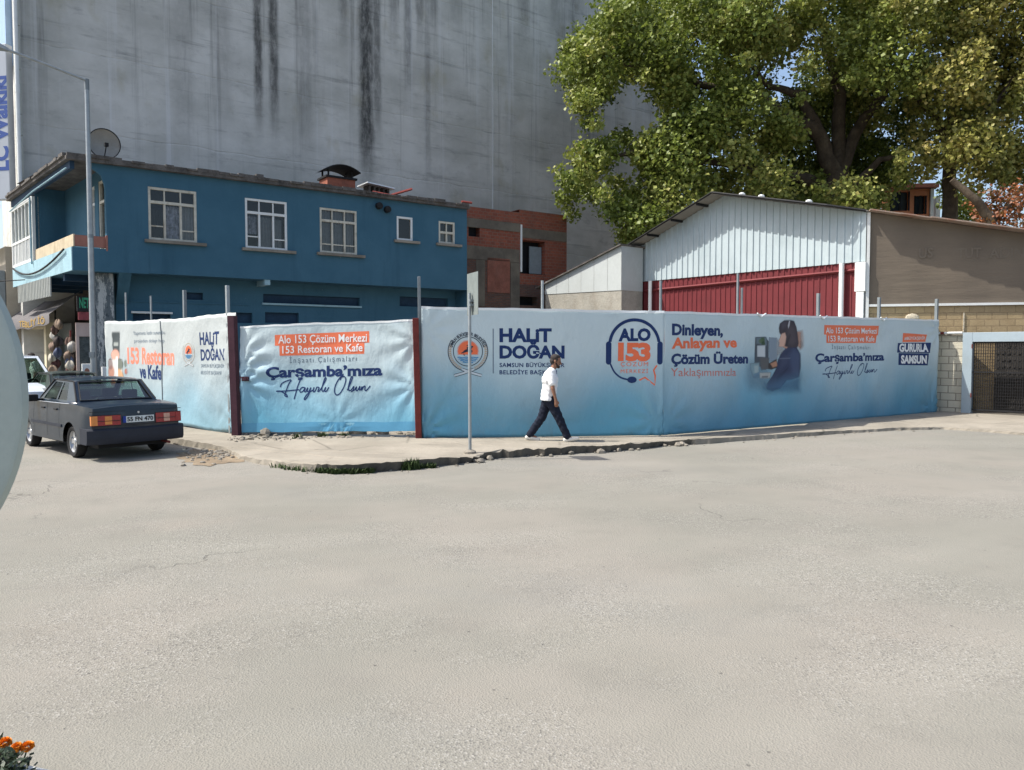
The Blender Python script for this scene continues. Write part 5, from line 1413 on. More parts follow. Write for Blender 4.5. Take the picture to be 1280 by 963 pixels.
def interp(tab, x):
    if x <= tab[0][0]: return tab[0][1]
    for (a, b), (c, d) in zip(tab, tab[1:]):
        if x <= c: return b + (d - b) * (x - a) / (c - a)
    return tab[-1][1]
def bil(q, s, v):
    a, b, c, d = q                                        # a,b along the belt, d,c along the roof
    return (a * (1 - s) + b * s) * (1 - v) + (d * (1 - s) + c * s) * v
def make_car(name, label, cat, paint_, S):
    root = thing(name, label, cat)
    x0, x1, WB = S['x0'], S['x1'], S['wb']; RW = S['rw']
    hwm = S['hw']
    def hw(x, z):
        e = 0
        if x < x0 + .34: e = ((x0 + .34 - x) / .34) ** 2 * S['round_r']
        if x > x1 - .45: e = ((x - x1 + .45) / .45) ** 2 * S['round_f']
        t = (z - .56) / .5
        return (hwm - .045 * t * t * (1.0 if z > .56 else .6)) - e
    zt = lambda x: interp(S['top'], x)
    def zb(x):
        b = interp(S['bot'], x)
        for ax in (0, WB):
            d = abs(x - ax); ra = RW + .065
            if d < ra: b = max(b, RW + math.sqrt(ra * ra - d * d) - .0)
        return b
    ra = RW + .065
    xs = set(np.linspace(x0, x1, 56).tolist())
    for ax in (0, WB):
        for a in np.linspace(0, math.pi, 15): xs.add(ax + ra * math.cos(a))
    xs = sorted(xs); NR = 9
    def row(x, j):
        b, t = zb(x), zt(x); f = j / NR
        return b + (t - b) * f
    mb = MB()
    for sgn in (1, -1):
        vs = [(x, sgn * hw(x, row(x, j)), row(x, j)) for x in xs for j in range(NR + 1)]
        mb.add(vs, [(i * (NR + 1) + j, (i + 1) * (NR + 1) + j, (i + 1) * (NR + 1) + j + 1, i * (NR + 1) + j + 1) for i in range(len(xs) - 1) for j in range(NR)])
    K = 8
    ca, cb = S['cabin']
    for i in range(len(xs) - 1):
        xa, xb = xs[i], xs[i + 1]
        for k in range(K):
            ya, yb_ = -1 + 2 * k / K, -1 + 2 * (k + 1) / K
            if ca < (xa + xb) / 2 < cb and -.8 < (ya + yb_) / 2 < .8: continue
            cr = lambda x, y: (x, y * hw(x, zt(x)), zt(x) + .035 * (1 - y * y))
            mb.quad(cr(xa, ya), cr(xb, ya), cr(xb, yb_), cr(xa, yb_))
    for x in (x0, x1):                                    # tail and nose
        NY = 12
        def fc(a, b):
            z = row(x, b * NR); y = (a * 2 - 1) * hw(x, z)
            bul = (.05 if x == x0 else .06) * (1 - (a * 2 - 1) ** 2) + .03 * math.sin(b * 3.1)
            return (x + (-bul if x == x0 else bul), y, z + .035 * b * (1 - (a * 2 - 1) ** 2))
        # joins the side edges exactly because the bulge is nil at a = 0 and 1 up to the crease
        vs = []
        mb.grid(NY, NR, lambda a, b: (lambda p: (x + (p[0] - x) * (1 if 0 < a < 1 else 0), p[1], p[2]))(fc(a, b)))
    body = mb.build('body', paint_, root, smooth=38)
    ub = MB(); ub.box(x0 + .15, x1 - .15, -hwm + .22, hwm - .22, .2, .42); ub.box(.5, WB - .5, -hwm + .05, hwm - .05, .24, .36)
    for ax in (0, WB): ub.box(ax - ra - .02, ax + ra + .02, -hwm + .24, hwm - .24, .3, .74)
    ub.build('underbody', MT['black'], root)
    # greenhouse: pillars and roof, then glass
    rb, rr, fr_, fb = S['rb'], S['rr'], S['fr'], S['fb']   # (x, half width, z) rear base, rear roof, front roof, front base
    V = lambda t, s: Vector((t[0], s * t[1], t[2]))
    mb = MB(); gl = MB()
    def panel(q, opens, inset=.012):
        S_ = sorted(set([0, 1] + [o[0] for o in opens] + [o[1] for o in opens])); Vv = sorted(set([0, 1] + [o[2] for o in opens] + [o[3] for o in opens]))
        nrm = (q[1] - q[0]).cross(q[3] - q[0]).normalized()
        c_ = (q[0] + q[1] + q[2] + q[3]) / 4
        if nrm.dot(c_ - Vector(((rb[0] + fb[0]) / 2, 0, 1.0))) < 0: nrm = -nrm
        for i in range(len(S_) - 1):
            for j in range(len(Vv) - 1):
                cs, cv = (S_[i] + S_[i + 1]) / 2, (Vv[j] + Vv[j + 1]) / 2
                if any(o[0] < cs < o[1] and o[2] < cv < o[3] for o in opens): continue
                mb.quad(bil(q, S_[i], Vv[j]), bil(q, S_[i + 1], Vv[j]), bil(q, S_[i + 1], Vv[j + 1]), bil(q, S_[i], Vv[j + 1]))
        for o in opens: 
            gl.quad(*[bil(q, s, v) - nrm * inset for s, v in ((o[0] - .01, o[2] - .01), (o[1] + .01, o[2] - .01), (o[1] + .01, o[3] + .01), (o[0] - .01, o[3] + .01))])
    for sgn in (1, -1): panel([V(rb, sgn), V(fb, sgn), V(fr_, sgn), V(rr, sgn)], S['side_open'])
    panel([V(rb, 1), V(rb, -1), V(rr, -1), V(rr, 1)], [(.055, .945, .12, .93)])
    panel([V(fb, 1), V(fb, -1), V(fr_, -1), V(fr_, 1)], [(.05, .95, .06, .93)])
    mb.grid(8, 8, lambda a, b: (rr[0] + (fr_[0] - rr[0]) * a, (rr[1] + (fr_[1] - rr[1]) * a) * (2 * b - 1), rr[2] + (fr_[2] - rr[2]) * a + .04 * (1 - (2 * b - 1) ** 2) * (1 - .4 * (2 * a - 1) ** 2) + .02 * (1 - (2 * a - 1) ** 2)))
    gh = mb.build('cabin', paint_, root, smooth=30)
    gl.build('window_glass', MT['carglass'], gh)
    # seats
    mb = MB(); sx = S['seats']
    for x in sx:
        for y in ((-.38, .38) if x != sx[0] else (-.42, .42)):
            mb.box(x - .06, x + .08, y - .24, y + .24, .45, S['seat_z']); mb.box(x - .04, x + .05, y - .14, y + .14, S['seat_z'] + .03, S['seat_z'] + .19)
        mb.box(x - .08, x + .5, -.62, .62, .4, .58)
    mb.build('seats', MT['seat'], gh, bevel=.03)
    mb = MB(); mb.box(fb[0] - .35, fb[0] - .02, -.62, .62, .7, fb[2] - .03); mb.build('dashboard', MT['black'], gh, bevel=.03)
    mb = MB(); ax_ = fb[0] - .5; mb.lathe([(.165, 0), (.185, .012), (.205, 0), (.185, -.012)], Matrix.Translation((ax_, .36, fb[2] - .05)) @ Matrix.Rotation(rad(-65), 4, 'Y'), 20, close=True); mb.build('steering_wheel', MT['black'], gh)
    # wheels
    for ax in (0, WB):
        for sgn in (1, -1):
            M_ = Matrix.Translation((ax, sgn * (hwm - .13), RW)) @ Matrix.Rotation(rad(-90 * sgn), 4, 'X')
            prof = [(RW * .66, -.08), (RW * .9, -.085), (RW * .985, -.06), (RW, -.02), (RW, .03), (RW * .985, .065), (RW * .9, .088), (RW * .7, .08), (RW * .66, .07)]
            mb = MB(); mb.lathe(prof, M_, 36); wh = mb.build('wheel', MT['rubber'], root, smooth=40)
            mb = MB(); mb.lathe([(RW * .64, .066), (RW * .69, .075), (RW * .66, .03), (RW * .6, .01)], M_, 36)
            mb.lathe([(0, .055), (.05, .055), (.06, .04), (.06, .01)], M_, 18)
            for k in range(5):
                a = 2 * math.pi * k / 5
                mb.prism([(.04, -.028), (RW * .66, -.05), (RW * .66, .05), (.04, .028)], .012, .045, lambda p, q_, h: M_ @ Vector((p * math.cos(a) - q_ * math.sin(a), p * math.sin(a) + q_ * math.cos(a), h)))
            mb.build('rim', MT['alloy'], wh, smooth=35)
            mb = MB(); mb.lathe([(0, .0), (RW * .66, .0)], M_, 24); mb.build('brake_disc', MT['black'], wh)
    # seams of doors, bonnet, boot: dark gaps a hair proud of the skin
    mb = MB()
    def seam_v(x, za, zb_):
        for sgn in (1, -1):
            n = 8
            for i in range(n):
                z0, z1 = za + (zb_ - za) * i / n, za + (zb_ - za) * (i + 1) / n
                mb.quad(*[(xx, sgn * (hw(xx, z) + .0015), z) for xx, z in ((x - .005, z0), (x + .005, z0), (x + .005, z1), (x - .005, z1))])
    for x in S['door_x']: seam_v(x, max(zb(x), .32), zt(x) - .01)
    mb.build('door_gap', MT['black'], body)
    mb = MB()
    for sgn in (1, -1):
        n = 24; xa, xb = RW + .1, WB - RW - .1
        for i in range(n):
            p0, p1 = xa + (xb - xa) * i / n, xa + (xb - xa) * (i + 1) / n
            for z0, z1, d in ((.52, .57, .014),):
                q = [(p0, z0), (p1, z0), (p1, z1), (p0, z1)]
                A = [(x, sgn * (hw(x, z) + .001), z) for x, z in q]; B_ = [(x, sgn * (hw(x, z) + d), z) for x, z in q]
                mb.add(A + B_, [(4, 5, 6, 7), (0, 1, 5, 4), (3, 2, 6, 7)])
    mb.build('side_strip', MT['plastic'], body)
    mb = MB()
    for sgn in (1, -1):
        for x in S['handle_x']: MB().box(x, x + .15, sgn * (hw(x, .84) + .012) - .012, sgn * (hw(x, .84) + .012) + .012, .815, .845).build('door_handle', MT['black'], body, bevel=.006)
    for sgn in (1, -1):                                   # bright belt trim and drip rail
        MB().tube([(x, sgn * (hw(x, zt(x)) + .004), zt(x) + .004) for x in np.linspace(rb[0] + .1, fb[0] - .05, 12)], .008, 6).build('belt_trim', MT['alloy'], body, smooth=50)
        MB().tube([V(rb, sgn).lerp(V(rr, sgn), .1), V(rr, sgn) + Vector((0, sgn * .01, 0)), V(fr_, sgn) + Vector((0, sgn * .01, 0)), V(fb, sgn).lerp(V(fr_, sgn), .1)], .013, 6).build('drip_rail', MT['black'], gh, smooth=50)
    q_ = [V(rb, 1), V(rb, -1), V(rr, -1), V(rr, 1)]
    MB().tube([bil(q_, a, b) + Vector((-.006, 0, .004)) for a, b in ((.05, .11), (.95, .11), (.95, .94), (.05, .94), (.05, .11))], .012, 6).build('rear_window_seal', MT['black'], gh, smooth=50)
    for sgn in (1, -1):
        mx = S['mirror_x']; mb = MB(); y = sgn * (hwm + .08)
        mb.box(mx - .05, mx + .09, y - .1, y + .1, .93, 1.06); mb.box(mx + .0, mx + .06, sgn * (hwm - .08) - .05, sgn * (hwm - .08) + .08, .94, .98)
        mb.build('wing_mirror', paint_ if S.get('mirror_paint') else MT['black'], root, bevel=.03)
    # bumpers
    for x, s_ in ((x0, -1), (x1, 1)):
        mb = MB(); n = 22; z0, z1 = S['bump']
        pts = []
        for i in range(n + 1):
            a = -1 + 2 * i / n
            wy = hwm + .015; y = wy * a; bx = x + s_ * (.11 - .1 * abs(a) ** 5)
            pts.append((bx, y))
        for y_end in (1, -1): pass
        ring_ = [(x - s_ * .32, -(hwm + .012))] + pts + [(x - s_ * .32, hwm + .012)]
        vs = [(a, b, z) for z in (z0, z0 + .05, (z0 + z1) / 2, z1 - .03, z1) for a, b in ring_]
        m_ = len(ring_)
        vs = [(a - s_ * (.03 if i < m_ or i >= 4 * m_ else 0), b, z) for i, (a, b, z) in enumerate(vs)]
        fs = [(r_ * m_ + i, r_ * m_ + i + 1, (r_ + 1) * m_ + i + 1, (r_ + 1) * m_ + i) for r_ in range(4) for i in range(m_ - 1)] + [tuple(4 * m_ + i for i in range(m_)), tuple(range(m_ - 1, -1, -1))]
        mb.add(vs, fs); mb.build('bumper', MT['plastic'] if not S.get('bump_paint') else paint_, root, smooth=40)
    return root, hw, zt
SED = dict(x0=-.86, x1=3.14, wb=2.42, rw=.285, hw=.81, round_r=.07, round_f=.09,
           top=[(-.86, .9), (-.78, .925), (-.1, .955), (.3, .945), (1.8, .93), (2.05, .94), (2.9, .86), (3.14, .80)],
           bot=[(-.86, .34), (-.4, .27), (2.8, .25), (3.14, .32)], cabin=(.05, 1.9),
           rb=(-.06, .7, .955), rr=(.38, .585, 1.335), fr=(1.33, .59, 1.355), fb=(2.0, .69, .945),
           side_open=[(.245, .5, .1, .9), (.535, .9, .1, .9)], seats=[.5, 1.42], seat_z=.96, door_x=[.52, 1.16, 1.92], handle_x=[.62, 1.3], mirror_x=1.72, bump=(.29, .56))
car, hwf, ztf = make_car('sedan_car', 'dark blue older saloon car parked beside the sunlit banner with its boot towards us', 'car', MT['darkblue'], SED)
HD = math.atan2(.672, -.743)
rl = ground(91, 572)
p = ground(92, 572.3, 0)
car.rotation_euler = (0, 0, HD)
lx = Vector((-.743, .672, 0)); ly = Vector((-.672, -.743, 0))
car.location = p - ly * (.81 - .06)
# tail: lamps, plate, lock, edge of the boot lid, exhaust
xr = -.86
def tail_x(y, z):
    a = (y / .78 + 1) / 2; b = (z - .34) / .56
    return xr - .05 * (1 - (2 * a - 1) ** 2) - .03 * math.sin(b * 3.1)
def tail_box(mb, y0, y1, z0, z1, d=.02):
    n = 6
    for i in range(n):
        ya, yb_ = y0 + (y1 - y0) * i / n, y0 + (y1 - y0) * (i + 1) / n
        A = [(tail_x(y, z) - d, y, z) for y, z in ((ya, z0), (yb_, z0), (yb_, z1), (ya, z1))]; B_ = [(tail_x(y, z) + .03, y, z) for y, z in ((ya, z0), (yb_, z0), (yb_, z1), (ya, z1))]
        mb.add(A + B_, [(0, 1, 2, 3), (0, 1, 5, 4), (3, 2, 6, 7)] + ([(0, 3, 7, 4)] if i == 0 else []) + ([(1, 2, 6, 5)] if i == n - 1 else []))
for sgn in (1, -1):
    mb = MB(); tail_box(mb, sgn * .3, sgn * .755, .615, .785, .014); tl = mb.build('tail_lamp', MT['lamp_red'], car)
    mb = MB(); tail_box(mb, sgn * .665, sgn * .765, .62, .78, .02)
    mb.build('indicator', MT['lamp_amber'] if sgn == 1 else MT['lamp_red'], tl)
    mb = MB(); tail_box(mb, sgn * .44, sgn * .55, .63, .77, .02); mb.build('reversing_lamp', MT['lamp_amber'] if sgn == 1 else MT['lamp_clear'], tl)
    mb = MB(); 
    for z in (.69,): tail_box(mb, sgn * .31, sgn * .66, z - .004, z + .004, .022)
    tail_box(mb, sgn * .295, sgn * .77, .784, .792, .02); tail_box(mb, sgn * .295, sgn * .77, .607, .615, .02); mb.build('lamp_rim', MT['black'], tl)
mb = MB(); tail_box(mb, -.26, .26, .645, .755, .022); pl = mb.build('number_plate', MT['plate'], car)
mb = MB(); tail_box(mb, .215, .262, .645, .756, .024); mb.build('plate_band', ink('plate_blue', lin(36, 60, 140)), pl)
mb = MB(); letters(mb, '55 FN 470', lambda u, z, o: (tail_x(-u, z) - .026, -u, z), (-.2, .667), (.245, .667), .068, .03, lift=0); mb.build('lettering', MT['black'], pl)
mb = MB(); tail_box(mb, -.78, .78, .845, .852, .004); tail_box(mb, -.72, .72, .60, .606, .004); mb.build('boot_gap', MT['black'], car)
mb = MB(); mb.lathe([(0, .02), (.018, .02), (.02, 0)], Matrix.Translation((tail_x(0, .82), 0, .815)) @ Matrix.Rotation(rad(-90), 4, 'Y'), 12); mb.build('boot_lock', MT['alloy'], car)
mb = MB(); mb.tube([(-1.0, -.5, .25), (-.4, -.5, .27)], .025, 10); mb.build('exhaust_pipe', MT['rust'], car)
mb = MB(); mb.box(-.09, .02, -.62, .62, .962, .967); 
for y in (-.3, .3): mb.box(.1, .14, y - .1, y + .1, .9, 1.0)
mb.build('parcel_shelf', MT['seat'], car)
for sgn in (1, -1): MB().box(3.1, 3.17, sgn * .58 - .12, sgn * .58 + .12, .58, .74).build('headlamp', MT['lamp_clear'], car)

# dark green car ahead of it: only its roof shows
S2 = dict(SED); 
car2, _, _ = make_car('sedan_car', 'dark green car further down the street, only its roof showing over the blue saloon', 'car', MT['green'], S2)
car2.rotation_euler = (0, 0, HD); car2.scale = (.9, .9, .9); car2.location = Vector((-11.6, 20.0, .1)) - lx * .77
# silver white van coming up the street
VAN = dict(x0=-.9, x1=3.25, wb=2.6, rw=.31, hw=.85, round_r=.04, round_f=.12,
           top=[(-.9, 1.0), (2.2, 1.0), (2.5, 1.02), (3.0, .96), (3.25, .84)], bot=[(-.9, .3), (3.25, .3)], cabin=(-.7, 2.3),
           rb=(-.86, .82, 1.0), rr=(-.78, .7, 1.72), fr=(1.35, .68, 1.74), fb=(2.42, .78, 1.02), side_open=[(.06, .3, .15, .85), (.34, .6, .15, .85), (.63, .9, .12, .86)],
           seats=[.3, 1.3], seat_z=1.1, door_x=[.3, 1.2, 2.1], handle_x=[.4, 1.3], mirror_x=1.95, bump=(.3, .56), bump_paint=True, mirror_paint=True)
van, _, _ = make_car('van', 'silver white van facing us behind the blue saloon at the left edge', 'van', MT['silver'], VAN)
pv = at(42, 470, 20.4); van.rotation_euler = (0, 0, rad(-42)); van.location = (-14.2, 21.05, 0)
for sgn in (1, -1): MB().box(3.16, 3.26, sgn * .6 - .14, sgn * .6 + .14, .68, .84).build('headlamp', MT['lamp_clear'], van)
mb = MB(); mb.box(3.27, 3.3, -.3, .3, .66, .78); mb.build('grille', MT['black'], van)

# ================================================================== street lamp, signs
lp = at(117.5, 470, 21.0); lp.z = .1
LM = thing('street_lamp', 'tall grey steel street lamp with a side arm in front of the blue house', 'street lamp', lp)
H_ = at(110.5, 101, 21.0).z - .1
mb = MB(); mb.tube([(0, 0, 0), (0, 0, 4.0), (0, 0, H_)], [.09, .075, .055], 14); mb.build('pole', MT['galv'], LM, smooth=50)
mb = MB(); mb.tube([(0, 0, H_ - .25), (0, 0, H_ + .04)], .06, 12); mb.build('collar', MT['greypaint'], LM, smooth=40); MB().tube([(0, 0, H_ - 4.2), (0, 0, H_ - 4.1)], .074, 12).build('collar', MT['greypaint'], LM, smooth=40); MB().box(-.07, .07, -.1, -.06, 1.6, 1.75).build('hatch', MT['greypaint'], LM)
e_ = at(8, 62, lp.y - 1.62) - lp
mb = MB(); mb.tube([(0, 0, H_), (e_.x * .5, e_.y * .5, H_ + (e_.z - H_) * .55), (e_.x, e_.y, e_.z)], .034, 10); mb.build('arm', MT['galv'], LM, smooth=50)
d_ = Vector((e_.x, e_.y, .12)).normalized()
M_ = Matrix.Translation(e_) @ d_.to_track_quat('X', 'Z').to_matrix().to_4x4()
mb = MB(); 
mb.add([M_ @ Vector(q) for q in [(-.05, -.05, -.03), (.12, -.13, -.05), (.6, -.12, -.04), (.7, -.05, 0), (-.05, .05, -.03), (.12, .13, -.05), (.6, .12, -.04), (.7, .05, 0), (-.05, 0, .05), (.15, 0, .1), (.6, 0, .07)]],
       [(0, 1, 5, 4), (1, 2, 6, 5), (2, 3, 7, 6), (0, 8, 9, 1), (1, 9, 10, 2), (2, 10, 3), (4, 5, 9, 8), (5, 6, 10, 9), (6, 7, 10), (3, 10, 7), (0, 4, 8)])
mb.build('lamp_head', MT['greypaint'], LM, smooth=30)

sp = ground(587.5, 565.5, .13)
SG = thing('road_sign', 'grey back of a rectangular road sign on a slim pole at the broken kerb', 'road sign', sp)
hT = at(590.5, 341, sp.y).z - sp.z
mb = MB(); mb.tube([(0, 0, -.1), (0, 0, hT - .35)], .028, 12); mb.build('pole', MT['galv'], SG, smooth=50)
ang = math.atan2(-.92, .38)
M_ = Matrix.Translation((.02, .0, 0)) @ Matrix.Rotation(ang, 4, 'Z')
hB = at(590, 394, sp.y).z - sp.z
mb = MB(); mb.box(-.28, .28, .031, .036, hB, hT, M=M_); mb.build('plate', plain('dull_aluminium', lin(118, 126, 124), .6, .12, 6, dirt=lin(96, 104, 102)), SG)
mb = MB(); 
for z in (hB + .15, hT - .5): mb.box(-.06, .06, -.032, .03, z, z + .04, M=M_)
mb.build('clamp', MT['greypaint'], SG)
mb = MB(); mb.ball((0, 0, 0), (.11, .1, .05), 10, 5); mb.build('footing', MT['stone'], SG)

Yd = 1.25
dc = at(-252, 498, Yd)
DS = thing('round_sign', 'pale grey back of a large round sign cut off by the left edge', 'road sign', (dc.x, dc.y, 0))
Rr = 278 * Yd / FPX
M_ = Matrix.Translation((0, 0, dc.z)) @ Matrix.Rotation(rad(90), 4, 'X')
mb = MB(); mb.lathe([(0, .0), (Rr * .5, .0), (Rr - .006, .0), (Rr, -.004), (Rr, -.022), (Rr - .008, -.022), (Rr - .008, -.006), (0, -.006)], M_, 96)
mb.build('plate', plain('dusty_sign_back', lin(166, 176, 170), .6, .06, 9, .0008, 50, dirt=lin(120, 136, 136), dirtamt=.35), DS, smooth=40)
mb = MB(); mb.tube([(0, .05, 0), (0, .05, dc.z + .25)], .03, 12); mb.build('pole', MT['galv'], DS, smooth=40)

# overhead cable by the balcony
a = FLB(-.6, -.5, 4.05); 
mb = MB(); P_ = lambda p: FB.w(*p)
pts = []
for i in range(13):
    t = i / 12; p0, p1 = Vector((-24, 24, 4.4)), FB.w(*FLB(2.2, -.06, zs0 + .12)); q = p0.lerp(p1, t); q.z -= .9 * t * (1 - t); pts.append(q)
mb.tube(pts, .018, 5)
o = mb.build('cable', MT['black']); tag(o, 'thin black cable running from the left edge to the balcony slab', 'cable')
pts = []
for i in range(15):
    t = i / 14; q = FB.w(*FLB(.4 + 7.2 * t, -.09, zs1 - .02 - 1.9 * t * (1 - t) * (1 - .3 * t) + .0 * t)); pts.append(q)
mb = MB(); mb.tube(pts, .03, 6); o = mb.build('cable', MT['black']); tag(o, 'slack black cable sagging across the pale balcony front', 'cable')

# ================================================================== shops under the balcony
CM = plain('cream_door_frame', lin(206, 196, 168), .7, .08, 4)
sh_y = -.6
X = on(FL, 'shop_entrance', 'cream framed shop doorway under the balcony of the blue house', 'shop entrance')
a, b = FL.u(28, .6), FL.u(62, .6)
zt_d = FL.px(45, 405, .6)[1]
mb = MB(); mb.box(a, a + .28, .5, .75, .13, zt_d); mb.box(b - .3, b, .5, .75, .13, zt_d); mb.box(a + .28, b - .3, .5, .75, zt_d - .2, zt_d); mb.box(a + .4 * (b - a), a + .45 * (b - a), .55, .75, .13, zt_d - .2); mb.build('frame', CM, X)
mb = MB(); mb.quad((a + .28, .74, .13), (a + .42 * (b - a), .74, .13), (a + .42 * (b - a), .74, zt_d - .2), (a + .28, .74, zt_d - .2)); mb.build('panel', plain('ochre_panel', lin(170, 140, 96), .7, .1), X)
mb = MB(); mb.quad((a + .42 * (b - a), 1.3, .13), (b, 1.3, .13), (b, 1.3, zt_d), (a + .42 * (b - a), 1.3, zt_d)); mb.box(a + .6 * (b - a), a + .78 * (b - a), .9, .98, .13, zt_d - .5); mb.build('door', MT['greypaint'], X)
X = on(FL, 'shop_awning', 'sagging grey awning with faded yellow letters under the balcony', 'awning')
a, b = FL.u(20, .3), FL.u(76, .3)
zA_, zB_ = FL.px(40, 376, .9)[1], FL.px(40, 396, .0)[1]
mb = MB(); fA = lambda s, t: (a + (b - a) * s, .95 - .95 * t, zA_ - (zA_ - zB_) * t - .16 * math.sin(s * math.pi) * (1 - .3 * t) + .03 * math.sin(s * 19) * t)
mb.grid(30, 8, fA); mb.grid(30, 1, lambda s, t: (fA(s, 1)[0], fA(s, 1)[1], fA(s, 1)[2] - .28 * t)); mb.build('fabric', plain('shade_grey_awning_cloth', lin(98, 95, 96), .85, .1, 3), X, smooth=60)  # cloth colour lowered to stand in for shade under the overhang
mb = MB(); letters(mb, 'TEBLİY İÖ', lambda u, z, o: (u, fA((u - a) / (b - a), 1)[1] - .012, z + fA((u - a) / (b - a), 1)[2]), (a + .35 * (b - a), -.22), (a + .92 * (b - a), -.22), .2, .02, lift=0); mb.build('lettering', plain('yellow_letters', lin(160, 132, 74), .7, .1), X)
X = on(FL, 'awning_sheet', 'pale corrugated sheet hung over the shop awning under the balcony', 'sheet')
a, b = FL.u(23, -.1), FL.u(64, -.1); mb = MB()
ribbed(mb, a, b, lambda u: FL.px(45, 374, -.1)[1], lambda u: zs0 - .02, -.05, .22, .04); mb.build('sheet', plain('pale_sheet', lin(176, 178, 172), .7, .08), X)
X = on(FB, 'neon_sign', 'dark shop sign with green block letters NET under the balcony corner', 'shop sign')
ya_ = -.05
sa, sb = FB.px(96.5, 389, .3), FB.px(113.5, 371, .3)
MB().box(sa[0], sb[0], .3, .4, sa[1], sb[1]).build('board', MT['black'], X)
mb = MB(); letters(mb, 'NET', lambda u, z, o: (u, .296, z), (sa[0] + .06, sa[1] + .1), (sb[0] - .05, sa[1] + .1), .28, .03, lift=0); mb.build('lettering', plain('green_letters', lin(52, 140, 104), .5, .05), X)
X = on(FB, 'red_shop_sign', 'small faded red shop sign just below the green NET sign', 'shop sign')
sa, sb = FB.px(98, 400, .3), FB.px(113.5, 390.5, .3)
MB().box(sa[0], sb[0], .3, .38, sa[1], sb[1]).build('board', plain('faded_red', lin(128, 62, 66), .7, .3, 9), X)
X = on(FB, 'shop_window', 'shop window with a pale header beside the poster pillar', 'shop window')
sa, sb = FB.px(96, 470, .5), FB.px(116, 404, .5)
mb = MB(); mb.box(sa[0], sa[0] + .08, .45, .55, .1, sb[1]); mb.box(sb[0] - .05, sb[0], .45, .55, .1, sb[1]); mb.box(sa[0], sb[0], .44, .56, sb[1] - .4, sb[1]); mb.build('frame', plain('pale_pink_header', lin(178, 160, 152), .7, .1), X)
MB().box(sa[0] + .08, sb[0] - .05, .52, .54, .2, sb[1] - .4).build('pane', plain('dim_display', lin(64, 72, 74), .25, .6, 5, spec=.6), X)
X = on(FB, 'poster_box', 'small white poster box standing below the shop window', 'poster')
sa, sb = FB.px(103, 473, -.1), FB.px(114.5, 455, -.1)
MB().box(sa[0], sb[0], -.1, .05, .12, sb[1]).build('box', MT['white'], X, bevel=.01)
mb = MB(); mb.ball(((sa[0] + sb[0]) / 2, -.1, sb[1] - .25), (.07, .004, .13), 12, 6); mb.build('print', plain('portrait_print', lin(150, 104, 86), .6, .3, 9), X)
MB().box(*(lambda q: (q[0], q[0] + .22, -.2, .0))(FB.px(128, 465, -.2)), .12, FB.px(130, 459, -.2)[1]).build('crate', MT['white'])
o = bpy.data.objects['crate']; o.location = (FB.o.x, FB.o.y, 0); o.rotation_euler = (0, 0, FB.ang); tag(o, 'small white box at the foot of the poster pillar by the banner', 'box')
# goods hung out for sale: two columns of bundles
gc = [lin(150, 130, 112), lin(104, 82, 72), lin(176, 172, 164), lin(70, 62, 60), lin(132, 112, 98), lin(88, 94, 116), lin(190, 182, 166), lin(92, 60, 58)]
GM = [plain('bundle_cloth', c, .85, .25, 9, .004, 60) for c in gc]
gi = 0
shade_ = ['tan', 'brown', 'pale grey', 'dark brown', 'beige', 'blue', 'cream', 'dull red']
for px, off, n, y0 in ((70, .2, 9, 402), (88.5, .1, 7, 425)):
    for k_ in range(n):
        py = y0 + (466 - y0) * (k_ + .5) / n
        ci = gi % 8
        u_, z_ = FL.px(px + jit(2.5), py, off); q = FL.w(u_, off + jit(.1), z_)
        mb = MB()
        W_ = random.uniform(.12, .2); s1, s2 = jit(3), jit(3)
        def cl(a, b):                                         # a draped, crumpled bundle
            th, ph = math.pi * b, 2 * math.pi * a; w_ = .75 + .18 * math.sin(3 * ph + s1 + 4 * b) + .14 * math.sin(5 * ph + s2)
            return (W_ * w_ * math.sin(th) * math.cos(ph), .13 * w_ * math.sin(th) * math.sin(ph), .15 * math.cos(th) * (1 + .15 * math.sin(4 * ph + s2)))
        mb.grid(20, 10, cl)
        o = mb.build('goods_bundle', GM[ci], smooth=70); o.location = q
        nm = ['top', 'second', 'third', 'fourth', 'fifth', 'sixth', 'seventh', 'eighth', 'lowest'][k_ if k_ < n - 1 else 8]
        tag(o, f'{shade_[ci]} bundle, {nm} in the {"left column beside the shop doorway" if px == 70 else "right column beside the shop window"}', 'goods', 'bundles hung out before the shop'); gi += 1
for px, off in ((70, .34), (88.5, .24)):
    u_, z_ = FL.px(px, 430, off)
    o = MB().tube([(0, 0, .12), (0, 0, 3.2 if px == 70 else 2.5)], .025, 6).build('display_pole', MT['rust'] if px != 70 else MT['black']); q = FL.w(u_, off, 0); o.location = q
    tag(o, 'pole carrying the ' + ('left column of bundles' if px == 70 else 'right column of bundles') + ' at the shop', 'display pole')
